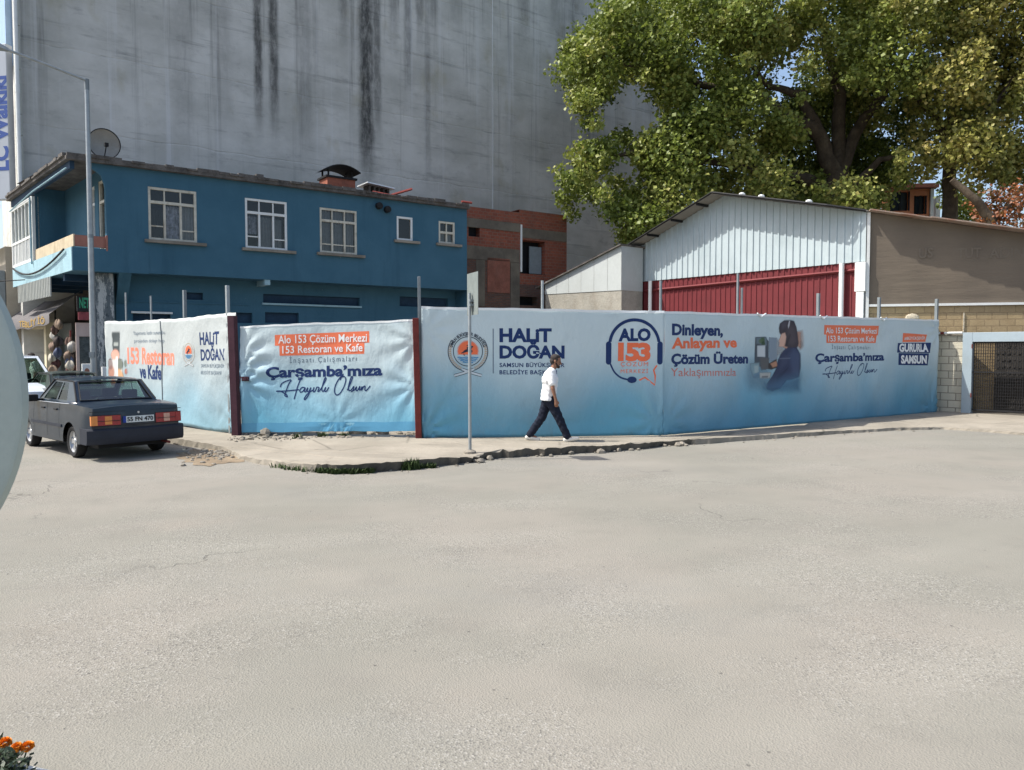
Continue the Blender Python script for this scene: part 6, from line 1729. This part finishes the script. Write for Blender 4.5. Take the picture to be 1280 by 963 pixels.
# ================================================================== people
def capsule(mb, a, b, ra, rb_, sx=1.0, axis=None, seg=14):
    """tapered limb with round ends; axis/sx widens it in that direction"""
    a, b = Vector(a), Vector(b); t = (b - a)
    L = t.length; t = t.normalized() if L > 1e-6 else Vector((0, 0, 1))
    ref = Vector(axis) if axis is not None else (Vector((0, 1, 0)) if abs(t.y) < .9 else Vector((1, 0, 0)))
    u = (ref - t * ref.dot(t)).normalized(); v = t.cross(u)
    prof = []
    for k in range(5): an = -math.pi / 2 + math.pi / 2 * k / 5; prof.append((ra * math.cos(an), ra * math.sin(an), a))
    prof.append((ra, 0, a)); prof.append((rb_, 0, b))
    for k in range(1, 6): an = math.pi / 2 * k / 5; prof.append((rb_ * math.cos(an), rb_ * math.sin(an), b))
    vs, fs = [], []
    for r, h, c in prof:
        for k in range(seg):
            an = 2 * math.pi * k / seg
            vs.append(c + t * h + u * (max(r, 1e-4) * math.cos(an) * sx) + v * (max(r, 1e-4) * math.sin(an)))
    n = len(prof)
    for i in range(n - 1):
        for k in range(seg):
            k2 = (k + 1) % seg; fs.append((i * seg + k, i * seg + k2, (i + 1) * seg + k2, (i + 1) * seg + k))
    fs.append(tuple(range(seg - 1, -1, -1))); fs.append(tuple((n - 1) * seg + k for k in range(seg)))
    mb.add(vs, fs)
def fuse(mb, name, mat, parent, vox, it=6, wrinkle=0.0):
    """melt the overlapping pieces into one continuous skin"""
    o = mb.build('tmp', mat, None)
    r = o.modifiers.new('r', 'REMESH'); r.mode = 'VOXEL'; r.voxel_size = vox
    s = o.modifiers.new('s', 'SMOOTH'); s.iterations = it; s.factor = .5
    dg = bpy.context.evaluated_depsgraph_get(); me = bpy.data.meshes.new_from_object(o.evaluated_get(dg))
    old = o.data; bpy.data.objects.remove(o); bpy.data.meshes.remove(old)
    if wrinkle:
        n = len(me.vertices); co = np.empty(n * 3); me.vertices.foreach_get('co', co); co = co.reshape(-1, 3)
        nr = np.empty(n * 3); me.vertices.foreach_get('normal', nr); nr = nr.reshape(-1, 3)
        d = np.sin(co[:, 2] * 42 + 3 * np.sin(co[:, 0] * 17) + co[:, 1] * 20) * np.sin(co[:, 0] * 23 + co[:, 2] * 13 + 1.3) + .6 * np.sin(co[:, 2] * 75 + co[:, 0] * 40)
        co += nr * (d * wrinkle)[:, None]; me.vertices.foreach_set('co', co.ravel())
    me.name = name
    me.polygons.foreach_set('use_smooth', [True] * len(me.polygons))
    o = bpy.data.objects.new(name, me); COL.objects.link(o); o.parent = parent
    return o
MT['skin'] = plain('tanned_skin', lin(140, 102, 82), .55, .08, 12, .001, 200)
MT['tshirt'] = plain('white_cotton', lin(226, 227, 228), .9, .03, 6)
MT['jeans'] = plain('dark_navy_denim', lin(23, 29, 44), .9, .2, 30)
MT['hair'] = plain('dark_grey_hair', lin(52, 46, 44), .8, .4, 60)
MT['shoe'] = plain('off_white_shoe', lin(214, 210, 200), .6, .06, 10)
def hand(mb, w, d, palm_n, s=1.0, curl=.6):
    """palm, four bent fingers of unequal length and a thumb; w wrist, d towards the finger tips, palm_n out of the back"""
    w, d, n = Vector(w), Vector(d).normalized(), Vector(palm_n).normalized(); a = d.cross(n).normalized(); n = a.cross(d)
    k = w + d * .085 * s
    capsule(mb, w - d * .01, k, .023 * s, .026 * s, 1.35, a)
    for i, (o_, L) in enumerate(((-.031, .066), (-.010, .076), (.011, .071), (.031, .056))):
        p = k + a * o_ * s; q = p + (d * .95 - n * .25 * curl) * L * .5 * s; r_ = q + (d * .6 - n * .8 * curl) * L * .5 * s
        capsule(mb, p - d * .02 * s, q, .0095 * s, .0088 * s, seg=8); capsule(mb, q, r_, .0088 * s, .0074 * s, seg=8)
    p = w + d * .028 * s - a * .028 * s; q = p + (d * .7 - a * .55 - n * .2) * .042 * s; r_ = q + (d * .95 - n * .35) * .032 * s
    capsule(mb, p, q, .012 * s, .0105 * s, seg=8); capsule(mb, q, r_, .0105 * s, .0085 * s, seg=8)
def walker(name, label, loc_, rz, vox=.0065, shirt='tshirt', legs='jeans', both=True):
    R = thing(name, label, 'person', loc_, rz)
    # joints: x forward, y to the walker's left, z up
    hip = Vector((.0, 0, .90)); chest = Vector((.035, 0, 1.22)); neck = Vector((.075, 0, 1.43)); head = Vector((.135, 0, 1.575))
    sh = [Vector((.045, s * .175, 1.365)) for s in (-1, 1)]
    el = [Vector((.075, -.235, 1.06)), Vector((-.02, .24, 1.06))]
    wr = [Vector((.135, -.225, .835)), Vector((.05, .23, .83))]
    hj = [Vector((.0, s * .085, .88)) for s in (-1, 1)]
    kn_ = [Vector((.185, -.09, .50)), Vector((-.14, .095, .47))]
    an = [Vector((.36, -.09, .115)), Vector((-.375, .095, .125))]
    mb = MB()
    capsule(mb, hip, chest, .125, .145, 1.3, (0, 1, 0)); capsule(mb, chest, neck - Vector((.02, 0, .07)), .14, .085, 1.5, (0, 1, 0)); capsule(mb, neck - Vector((.01, 0, .03)), head - Vector((.02, 0, .05)), .055, .052)
    for i in (0, 1):
        capsule(mb, sh[i] * .8 + neck * .2, sh[i], .06, .058); capsule(mb, sh[i], el[i], .05, .04); capsule(mb, el[i], wr[i], .04, .026)
        capsule(mb, hj[i], kn_[i], .085, .052); capsule(mb, kn_[i], an[i], .05, .036); capsule(mb, an[i], an[i] + Vector((.12, 0, -.055)), .036, .03)
    # head bowed a little: skull, jaw, nose, brow, lips, ears
    Mh = Matrix.Translation(head) @ Matrix.Rotation(rad(16), 4, 'Y')
    hp_ = lambda x, y, z: Mh @ Vector((x, y, z))
    mb.ball(hp_(-.012, 0, .03), (.1, .076, .098), 16, 12, M=Mh.to_3x3().to_4x4()); mb.ball(hp_(.035, 0, -.04), (.06, .058, .075), 14, 10, M=Mh.to_3x3().to_4x4())
    capsule(mb, hp_(.088, 0, .018), hp_(.112, 0, -.022), .011, .016); capsule(mb, hp_(.076, -.035, .034), hp_(.076, .035, .034), .013, .013); capsule(mb, hp_(.08, -.018, -.058), hp_(.08, .018, -.058), .012, .012); capsule(mb, hp_(.068, 0, -.095), hp_(.06, 0, -.1), .022, .022)
    for s in (-1, 1): mb.ball(hp_(-.012, s * .078, 0), (.022, .01, .034), 8, 6)
    hand(mb, wr[0], (.12, .1, -.9), (.2, -1, .1), 1.0); hand(mb, wr[1], (.25, -.05, -.9), (.2, 1, .1), 1.0)
    body = fuse(mb, 'body', MT['skin'], R, vox, 3)
    for s in (-1, 1):
        e = MB(); e.ball(hp_(.079, s * .03, .012), .0105, 8, 6); e.build('eye', MT['black'], body)
    h = MB()
    def hd(a, b):
        th = a * math.pi * .62; ph = -math.pi + 2 * math.pi * b
        return hp_(-.02 + .112 * math.sin(th) * math.cos(ph), .086 * math.sin(th) * math.sin(ph), .038 + .107 * math.cos(th)) 
    hm = MB(); hm.ball(hp_(-.028, 0, .052), (.1, .084, .09), 16, 12, M=Mh.to_3x3().to_4x4()); hm.ball(hp_(-.058, 0, -.005), (.062, .074, .075), 14, 10, M=Mh.to_3x3().to_4x4()); hm.ball(hp_(.022, 0, .1), (.045, .06, .028), 12, 8, M=Mh.to_3x3().to_4x4())
    for s in (-1, 1): capsule(hm, hp_(.012, s * .072, .05), hp_(.014, s * .07, -.005), .014, .01)
    fuse(hm, 'hair', MT['hair'], R, .006, 2, .003)
    bm_ = MB(); capsule(bm_, hp_(.05, -.045, -.075), hp_(.082, 0, -.092), .022, .027); capsule(bm_, hp_(.05, .045, -.075), hp_(.082, 0, -.092), .022, .027); capsule(bm_, hp_(.089, -.024, -.042), hp_(.089, .024, -.042), .01, .01)
    for s in (-1, 1): capsule(bm_, hp_(.01, s * .066, -.03), hp_(.05, s * .046, -.075), .012, .02)
    fuse(bm_, 'beard', plain('dark_beard', lin(58, 46, 42), .9, .3, 80), R, .005, 2, .001)
    s_ = MB()
    capsule(s_, hip + Vector((-.012, 0, -.08)), chest, .14, .152, 1.36, (0, 1, 0)); capsule(s_, hip + Vector((-.01, 0, .1)), chest + Vector((-.01, 0, .06)), .13, .14, 1.3, (0, 1, 0)); capsule(s_, chest + Vector((-.02, 0, 0)), neck - Vector((.03, 0, .06)), .16, .095, 1.5, (0, 1, 0))
    capsule(s_, hip + Vector((-.008, 0, -.07)), hip + Vector((-.012, 0, .05)), .158, .148, 1.34, (0, 1, 0))
    for i in (0, 1):
        capsule(s_, neck * .3 + sh[i] * .7 - Vector((0, 0, .02)), sh[i], .075, .078); capsule(s_, sh[i], sh[i].lerp(el[i], .66), .078, .074)
    sm = fuse(s_, 't_shirt', MT[shirt], R, .009, 5, .0035)
    for v_ in sm.data.vertices:                               # straight hem
        zh = .815 - .04 * v_.co.x
        if v_.co.z < zh: v_.co.z = zh + .02 * (v_.co.z - zh)
    t_ = MB(); capsule(t_, hip + Vector((-.01, 0, -.06)), hip + Vector((-.005, 0, -.09)), .122, .128, 1.22, (0, 1, 0))
    for i in (0, 1):
        mid = kn_[i].lerp(an[i], .93)
        capsule(t_, hj[i] - Vector((.0, 0, 0)), kn_[i], .116, .09); capsule(t_, kn_[i], mid, .088, .074); capsule(t_, mid - Vector((0, 0, .0)), mid + (an[i] - kn_[i]).normalized() * .03, .078, .07)
    fuse(t_, 'trousers', MT[legs], R, .009, 4, .0045)
    for i in (0, 1):
        f = MB(); a_ = an[i]; z0 = .035
        tip = Vector((a_.x + .2, a_.y, .085)) if i == 0 else Vector((a_.x + .17, a_.y, .04))
        heel = Vector((a_.x - .04, a_.y, .05)) if i == 0 else Vector((a_.x - .05, a_.y, .075))
        capsule(f, heel, tip, .045, .034, 1.12, (0, 1, 0)); capsule(f, a_ + Vector((0, 0, -.0)), heel.lerp(tip, .35) + Vector((0, 0, .01)), .045, .045); capsule(f, heel - Vector((0, 0, .02)), tip - Vector((0, 0, .012)), .03, .026, 1.5, (0, 1, 0))
        fuse(f, 'shoe', MT['shoe'], R, .006, 3)
    return R
pm = ground(686, 551.5, .12)
man = walker('person', 'man in white t-shirt and dark jeans walking along the pavement past the long banner', (pm.x, pm.y, .105), rad(-3))
pd = at(45, 445, 24.2)
ped = walker('person', 'distant person in a white shirt in front of the shops behind the silver van', (pd.x, pd.y, .1), rad(200), .012)

# ================================================================== marigolds in the near left corner
fl = ground(8, 985, .05)
MG = thing('marigold_plant', 'orange marigolds with dark green leaves in the lower left corner', 'flowers', (fl.x, fl.y, 0))
mb = MB(); tip = []
heads = [at(6, 929, 3.25), at(21, 934, 3.2), at(34, 934, 3.22), at(-14, 926, 3.3)]
for hd_ in heads:
    q = Vector(hd_) - MG.location; b0 = Vector((q.x * .3 + jit(.02), q.y * .3, .02)); mb.tube([b0, b0.lerp(q, .6) + Vector((jit(.01), 0, .01)), q - Vector((0, 0, .008))], .0035, 5)
mb.build('stem', plain('stem_green', lin(52, 66, 40), .7, .2, 30), MG)
mb = MB()
for i in range(900):
    c_ = at(random.gauss(2, 14), random.uniform(938, 985), 3.25 + random.gauss(0, .06)) - MG.location; p = Vector(c_)
    if p.z < .0: continue
    d = Vector((jit(1), jit(1), random.uniform(-.3, .8))).normalized(); s = d.cross(Vector((jit(1), jit(1), 1))).normalized(); L = random.uniform(.025, .055)
    mb.add([p, p + d * L * .5 + s * L * .2, p + d * L, p + d * L * .5 - s * L * .2], [(0, 1, 2, 3)])
p = Vector(at(-1, 924, 3.3)) - MG.location; mb.add([p - Vector((0, 0, .06)), p + Vector((.014, 0, .0)), p + Vector((.02, 0, .035)), p + Vector((.002, 0, .01))], [(0, 1, 2, 3)])
mb.build('leaves', plain('marigold_leaf', lin(40, 54, 34), .45, .35, 30, spec=.5), MG, fix=False)
MT['petal'] = plain('orange_petal', lin(226, 140, 34), .6, .25, 70, dirt=lin(176, 66, 36), dirtamt=.7)
for i, hd_ in enumerate(heads):
    q = Vector(hd_) - MG.location; mb = MB(); r0 = .026 if i != 1 else .021
    n_p = 150
    for k_ in range(n_p):                                     # a full ruffled head: short petals all round a flattened ball
        ph = k_ * 2.39996; cz = 1 - 1.35 * (k_ + .5) / n_p; sz = math.sqrt(max(0, 1 - cz * cz))
        d = Vector((math.cos(ph) * sz, math.sin(ph) * sz, cz * .85)); tt = d.cross(Vector((jit(.6), jit(.6), 1))).normalized(); bb = d.cross(tt)
        e = q + d * r0 * random.uniform(.85, 1.1); wv = r0 * .3
        mb.add([q + d * r0 * .5, e - tt * wv + bb * wv * .5, e + d * .002 + bb * wv * .1, e + tt * wv + bb * wv * .5], [(0, 1, 2), (0, 2, 3)])
    mb.ball(q - Vector((0, 0, .012)), (.009, .009, .012), 8, 6)
    mb.build('flower', MT['petal'], MG, fix=False)
kz_ = ground(15, 951, .09); kz2 = ground(88, 967, .09)
KB = MB(); dv = (kz2 - kz_).normalized(); nv_ = Vector((-dv.y, dv.x, 0))
c0 = kz_ - dv * 1.0
KB.prism([(0, 0), (1.0, 0), (1.0, -.1), (0, -.1)], 0, 0.09, lambda a, b, h: c0 + dv * (a * 1.9) + nv_ * b + Vector((0, 0, h - .09)))
o = KB.build('planter_kerb', MT['whiteframe'], bevel=.01); tag(o, 'white painted planter kerb beneath the marigolds', 'kerb')

# ================================================================== trees
def leaf_mesh(name, centres, radii, n_per, size, mat, parent, squash=.8, tints=None, seed=1, droop=.25):
    """thousands of separate leaves spread through clumps; each leaf is a folded kite of two faces"""
    r = np.random.default_rng(seed)
    P, T = [], []
    for i, (c, R_) in enumerate(zip(centres, radii)):
        n = int(n_per * R_ ** 2)
        v = r.normal(size=(n, 3)); v /= np.linalg.norm(v, axis=1)[:, None]
        rad_ = R_ * np.clip(r.normal(.78, .24, size=n), .1, 1.25)
        lump = 1 + .25 * np.sin(v[:, 0] * 5 + i) * np.sin(v[:, 1] * 4 + 2 * i) * np.sin(v[:, 2] * 6 + 3 * i)
        p = np.array(c) + v * (rad_ * lump)[:, None] * np.array([1, 1, squash])
        P.append(p); t0 = tints[i] if tints is not None else .5
        T.append(np.clip(t0 + r.normal(0, .14, n), 0, 1))
    P = np.concatenate(P); T = np.concatenate(T); n = len(P)
    d = r.normal(size=(n, 3)); d[:, 2] -= droop * 2; d /= np.linalg.norm(d, axis=1)[:, None]
    up = r.normal(size=(n, 3)) * .7 + np.array([-.25, -.25, .8]); s = np.cross(d, up); s /= np.linalg.norm(s, axis=1)[:, None]
    nn = np.cross(s, d)
    L = size * r.uniform(.6, 1.3, n)
    w = L * r.uniform(.36, .52, n)
    a = P; b = P + d * (L * .45)[:, None] + s * w[:, None] + nn * (L * .12)[:, None]; c = P + d * L[:, None]; e = P + d * (L * .45)[:, None] - s * w[:, None] + nn * (L * .12)[:, None]
    V = np.stack([a, b, c, e], 1).reshape(-1, 3)
    me = bpy.data.meshes.new(name)
    me.vertices.add(n * 4); me.vertices.foreach_set('co', V.ravel().astype(np.float32))
    idx = (np.arange(n) * 4)[:, None]
    F = np.concatenate([idx + [0, 1, 2], idx + [0, 2, 3]], 1).reshape(-1)
    me.loops.add(n * 6); me.loops.foreach_set('vertex_index', F.astype(np.int32))
    me.polygons.add(n * 2); me.polygons.foreach_set('loop_start', (np.arange(n * 2) * 3).astype(np.int32))
    me.materials.append(mat); me.update(calc_edges=True)
    at_ = me.attributes.new('tint', 'FLOAT', 'POINT'); at_.data.foreach_set('value', np.repeat(T, 4).astype(np.float32))
    o = bpy.data.objects.new(name, me); COL.objects.link(o); o.parent = parent
    if parent is not None: o.matrix_parent_inverse = Matrix.Translation(parent.location).inverted()
    return o
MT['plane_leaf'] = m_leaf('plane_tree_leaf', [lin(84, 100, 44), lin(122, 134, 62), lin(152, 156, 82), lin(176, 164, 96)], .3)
MT['olive_leaf'] = m_leaf('olive_plane_leaf', [lin(96, 104, 50), lin(134, 136, 68), lin(162, 154, 84), lin(176, 158, 98)], .32)
MT['dry_leaf'] = m_leaf('dry_red_leaf', [lin(88, 62, 42), lin(124, 74, 48), lin(150, 92, 60)], .2)
MT['bark'] = plain('dark_bark', lin(78, 68, 56), .95, .35, 3, .03, 12, dirt=lin(116, 106, 88))
def inside(poly, x, y):
    c = False; n = len(poly)
    for i in range(n):
        x0, y0 = poly[i]; x1, y1 = poly[(i + 1) % n]
        if (y0 > y) != (y1 > y) and x < (x1 - x0) * (y - y0) / (y1 - y0) + x0: c = not c
    return c
def lobes(poly, gaps, n, Y0, Y1, r0, r1, seed, edge_r=.8):
    r = random.Random(seed); out = []
    xs = [p[0] for p in poly]; ys = [p[1] for p in poly]
    tries = 0
    while len(out) < n and tries < 60000:
        tries += 1
        x, y = r.uniform(min(xs), max(xs)), r.uniform(min(ys), max(ys))
        Y = r.uniform(Y0, Y1); R_ = r.uniform(r0, r1); pr = R_ * FPX / Y * .62
        if not all(inside(poly, x + pr * a, y + pr * b) for a, b in ((1, 0), (-1, 0), (0, 1), (0, -1))):
            R_ *= .55; pr *= .55
            if not all(inside(poly, x + pr * a, y + pr * b) for a, b in ((1, 0), (-1, 0), (0, 1), (0, -1))): continue
        if any(math.hypot(x - gx, (y - gy)) < gr + pr * .9 for gx, gy, gr in gaps): continue
        if any(math.hypot(x - ox, y - oy) < .42 * (pr + opr) and abs(Y - oY) < 2.4 for ox, oy, opr, oY in [(o_[2], o_[3], o_[4], o_[5]) for o_ in out]): continue
        out.append((tuple(at(x, y, Y)), R_, x, y, pr, Y))
    return out
def limb(mb, pts, r0, r1, wob=.12):
    q = []
    for i in range(len(pts) - 1):
        for k in range(4):
            t = k / 4; p = Vector(pts[i]).lerp(Vector(pts[i + 1]), t); q.append(p + Vector((jit(wob), jit(wob), jit(wob * .5))) * (0 if i == 0 and k == 0 else 1))
    q.append(Vector(pts[-1])); n = len(q)
    mb.tube(q, [r0 + (r1 - r0) * (i / (n - 1)) ** .8 for i in range(n)], 9)
# the big plane tree behind the shed
tA = at(1052, 300, 37.0); tA.z = 0
A = thing('plane_tree', 'broad plane tree whose leafy branches hang before the grey wall, behind the gabled shed', 'tree', tA)
polyA = [(742, 28), (765, -25), (1180, -90), (1200, 60), (1150, 120), (1130, 190), (1150, 235), (1100, 262), (1060, 275), (1000, 262), (930, 252), (870, 262), (830, 285), (805, 318), (770, 300), (775, 262), (760, 255), (735, 275), (698, 272), (696, 225),
         (705, 190), (740, 172), (775, 160), (815, 165), (820, 108), (790, 112), (768, 120), (765, 150), (738, 165), (722, 150), (712, 110), (696, 72), (700, 48), (730, 52)]
gapsA = [(795, 136, 14), (985, 98, 12), (975, 128, 6), (1040, 100, 5), (875, 82, 4), (762, 212, 6), (1140, 45, 13), (1128, 150, 4)]
LA = lobes(polyA, gapsA, 190, 32.6, 40.5, .7, 1.5, 5)
hang = [((712, 90), .9), ((728, 128), .75), ((735, 152), .5), ((740, 60), 1.0), ((712, 245), .75), ((715, 268), .4), ((735, 215), .9), ((790, 290), .7), ((785, 308), .45), ((770, 262), .8), ((830, 235), 1.2), ((845, 205), 1.2), ((860, 180), 1.1), ((755, 190), .8), ((815, 190), .9), ((700, 215), .35), ((760, 100), .7), ((790, 60), 1.1), ((815, 262), .9), ((880, 150), 1.2)]
for (x, y), r_ in hang: LA.append((tuple(at(x, y, 34.0 + jit(.8))), r_, x, y, 0, 34))
LA = [l_ for l_ in LA if not (985 < l_[2] < 1130 and 95 < l_[3] < 235 and l_[5] < 37.6)]
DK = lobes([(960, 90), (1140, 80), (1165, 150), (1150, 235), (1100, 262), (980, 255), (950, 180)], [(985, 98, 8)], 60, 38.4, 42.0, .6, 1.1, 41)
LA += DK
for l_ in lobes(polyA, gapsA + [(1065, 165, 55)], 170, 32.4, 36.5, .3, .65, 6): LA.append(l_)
tn = [min(1, max(0, .38 + jit(.22) + (.1 if l_[2] > 900 else 0) - (.3 if l_[5] > 38.3 else 0))) for l_ in LA]  # deepest clumps take darker leaf colours, standing in for the crown's inner shade
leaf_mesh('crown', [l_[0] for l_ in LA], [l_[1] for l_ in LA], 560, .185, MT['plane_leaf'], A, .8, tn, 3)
mb = MB(); L0 = lambda px, py, Y: Vector(at(px, py, Y)) - tA
limb(mb, [(0, 0, 0), L0(1052, 300, 37) , L0(1045, 215, 37)], .75, .6)
limb(mb, [L0(1045, 225, 37), L0(1022, 165, 36.4), L0(985, 148, 36), L0(955, 125, 35.6), L0(900, 110, 35.2), L0(820, 90, 34.6), L0(745, 70, 34.2)], .42, .06)
limb(mb, [L0(1022, 165, 36.4), L0(1000, 118, 36.4), L0(962, 108, 36.2), L0(930, 70, 36)], .3, .08)
limb(mb, [L0(1045, 220, 37), L0(1080, 150, 37.4), L0(1120, 90, 37.6), L0(1150, 40, 38)], .38, .08)
limb(mb, [L0(1050, 240, 37), L0(970, 215, 35.8), L0(880, 200, 34.8), L0(790, 190, 34), L0(720, 215, 33.8)], .32, .05)
limb(mb, [L0(1045, 225, 37), L0(1050, 120, 37.5), L0(1030, 40, 38), L0(1000, -40, 38)], .4, .1)
limb(mb, [L0(880, 200, 34.8), L0(830, 240, 34.2), L0(790, 295, 34)], .12, .03)
limb(mb, [L0(1050, 250, 37), L0(1100, 200, 36.5), L0(1140, 190, 36)], .25, .06)
mb.build('trunk', MT['bark'], A, smooth=60)
# second tree, right
tB = at(1186, 280, 34.5); tB.z = 0
Bt = thing('plane_tree', 'taller olive leaved tree with a visible upright trunk at the right', 'tree', tB)
polyB = [(1110, -60), (1420, -90), (1420, 240), (1330, 262), (1270, 235), (1220, 222), (1180, 200), (1140, 215), (1128, 195), (1170, 170), (1150, 130), (1130, 85), (1140, 40), (1110, 25)]
gapsB = [(1158, 62, 10), (1245, 100, 3), (1175, 215, 4), (1270, 150, 3), (1262, 20, 4)]
LB = lobes(polyB, gapsB, 150, 32.0, 38.0, .65, 1.35, 9)
for (x, y), r_ in [((1145, 195), .7), ((1165, 205), .6), ((1190, 85), .8), ((1215, 130), 1.0), ((1250, 170), 1.0), ((1230, 215), .7), ((1210, 60), .9)]: LB.append((tuple(at(x, y, 33.5)), r_, x, y, 0, 33))
for l_ in lobes(polyB, gapsB, 130, 31.8, 36, .3, .65, 10): LB.append(l_)
for (x, y), r_ in [((1150, 120), .8), ((1165, 95), .8), ((1205, 180), .9), ((1150, 165), .8), ((1225, 190), .8), ((1250, 215), .7), ((1175, 140), .8), ((1140, 60), .7), ((1230, 90), 1.0), ((1270, 120), 1.0), ((1265, 200), .8), ((1215, 235), .6), ((1155, 215), .5)]: LB.append((tuple(at(x, y, 34 + jit(1))), r_, x, y, 0, 33))
leaf_mesh('crown', [l_[0] for l_ in LB], [l_[1] for l_ in LB], 470, .175, MT['olive_leaf'], Bt, .85, [min(1, max(0, .5 + jit(.3))) for _ in LB], 4)
mb = MB(); L0 = lambda px, py, Y: Vector(at(px, py, Y)) - tB
limb(mb, [(0, 0, 0), L0(1187, 280, 34.5), L0(1186, 215, 34.5), L0(1186, 160, 34.6), L0(1200, 90, 35), L0(1212, 20, 35)], .42, .12, .05)
limb(mb, [L0(1187, 200, 34.5), L0(1160, 130, 34.8), L0(1150, 60, 35)], .2, .05); limb(mb, [L0(1187, 190, 34.5), L0(1240, 130, 34.5), L0(1290, 70, 34)], .22, .05); limb(mb, [L0(1186, 170, 34.5), L0(1145, 120, 35), L0(1148, 32, 35.5)], .16, .05); limb(mb, [L0(1190, 150, 34.6), L0(1255, 195, 34), L0(1320, 180, 34)], .14, .04)
mb.build('trunk', MT['bark'], Bt, smooth=60)
# slanting trunk with dry reddish leaves at the right edge
tC = at(1255, 330, 30.0); tC.z = 0
Ct = thing('dry_tree', 'leaning tree with dry reddish brown leaves above the rusty roof at the right edge', 'tree', tC)
mb = MB(); L0 = lambda px, py, Y: Vector(at(px, py, Y)) - tC
limb(mb, [(0, 0, 0), L0(1255, 330, 30), L0(1236, 272, 30), L0(1216, 248, 30), L0(1190, 225, 30.3)], .3, .12, .05); limb(mb, [L0(1240, 280, 30), L0(1262, 255, 30), L0(1290, 240, 30)], .12, .04, .04)
mb.build('trunk', MT['bark'], Ct, smooth=60)
LC = lobes([(1205, 262), (1222, 232), (1262, 225), (1340, 220), (1340, 300), (1270, 298), (1240, 285), (1215, 282)], [], 26, 29, 32, .35, .7, 21)
leaf_mesh('crown', [l_[0] for l_ in LC], [l_[1] for l_ in LC], 420, .14, MT['dry_leaf'], Ct, .85, [min(1, max(0, .5 + jit(.4))) for _ in LC], 6)
# lower greenery beyond the far house
tD = at(1085, 290, 43.0); tD.z = 0
Dt = thing('dark_tree', 'dark green tree low behind the shed roof beside the pink house', 'tree', tD)
LD = lobes([(925, 245), (960, 215), (1040, 200), (1108, 215), (1108, 240), (1104, 290), (940, 290)], [], 40, 41, 44, .7, 1.3, 31)
LD += lobes([(1165, 245), (1180, 225), (1215, 225), (1240, 260), (1240, 300), (1165, 300)], [], 14, 41, 44, .6, 1.0, 33)
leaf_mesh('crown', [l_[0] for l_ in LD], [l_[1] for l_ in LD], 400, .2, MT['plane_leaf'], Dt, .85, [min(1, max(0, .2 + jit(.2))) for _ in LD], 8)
mb = MB(); limb(mb, [(0, 0, 0), (0, 0, 5), (.5, 0, 9)], .3, .1); mb.build('trunk', MT['bark'], Dt, smooth=60)
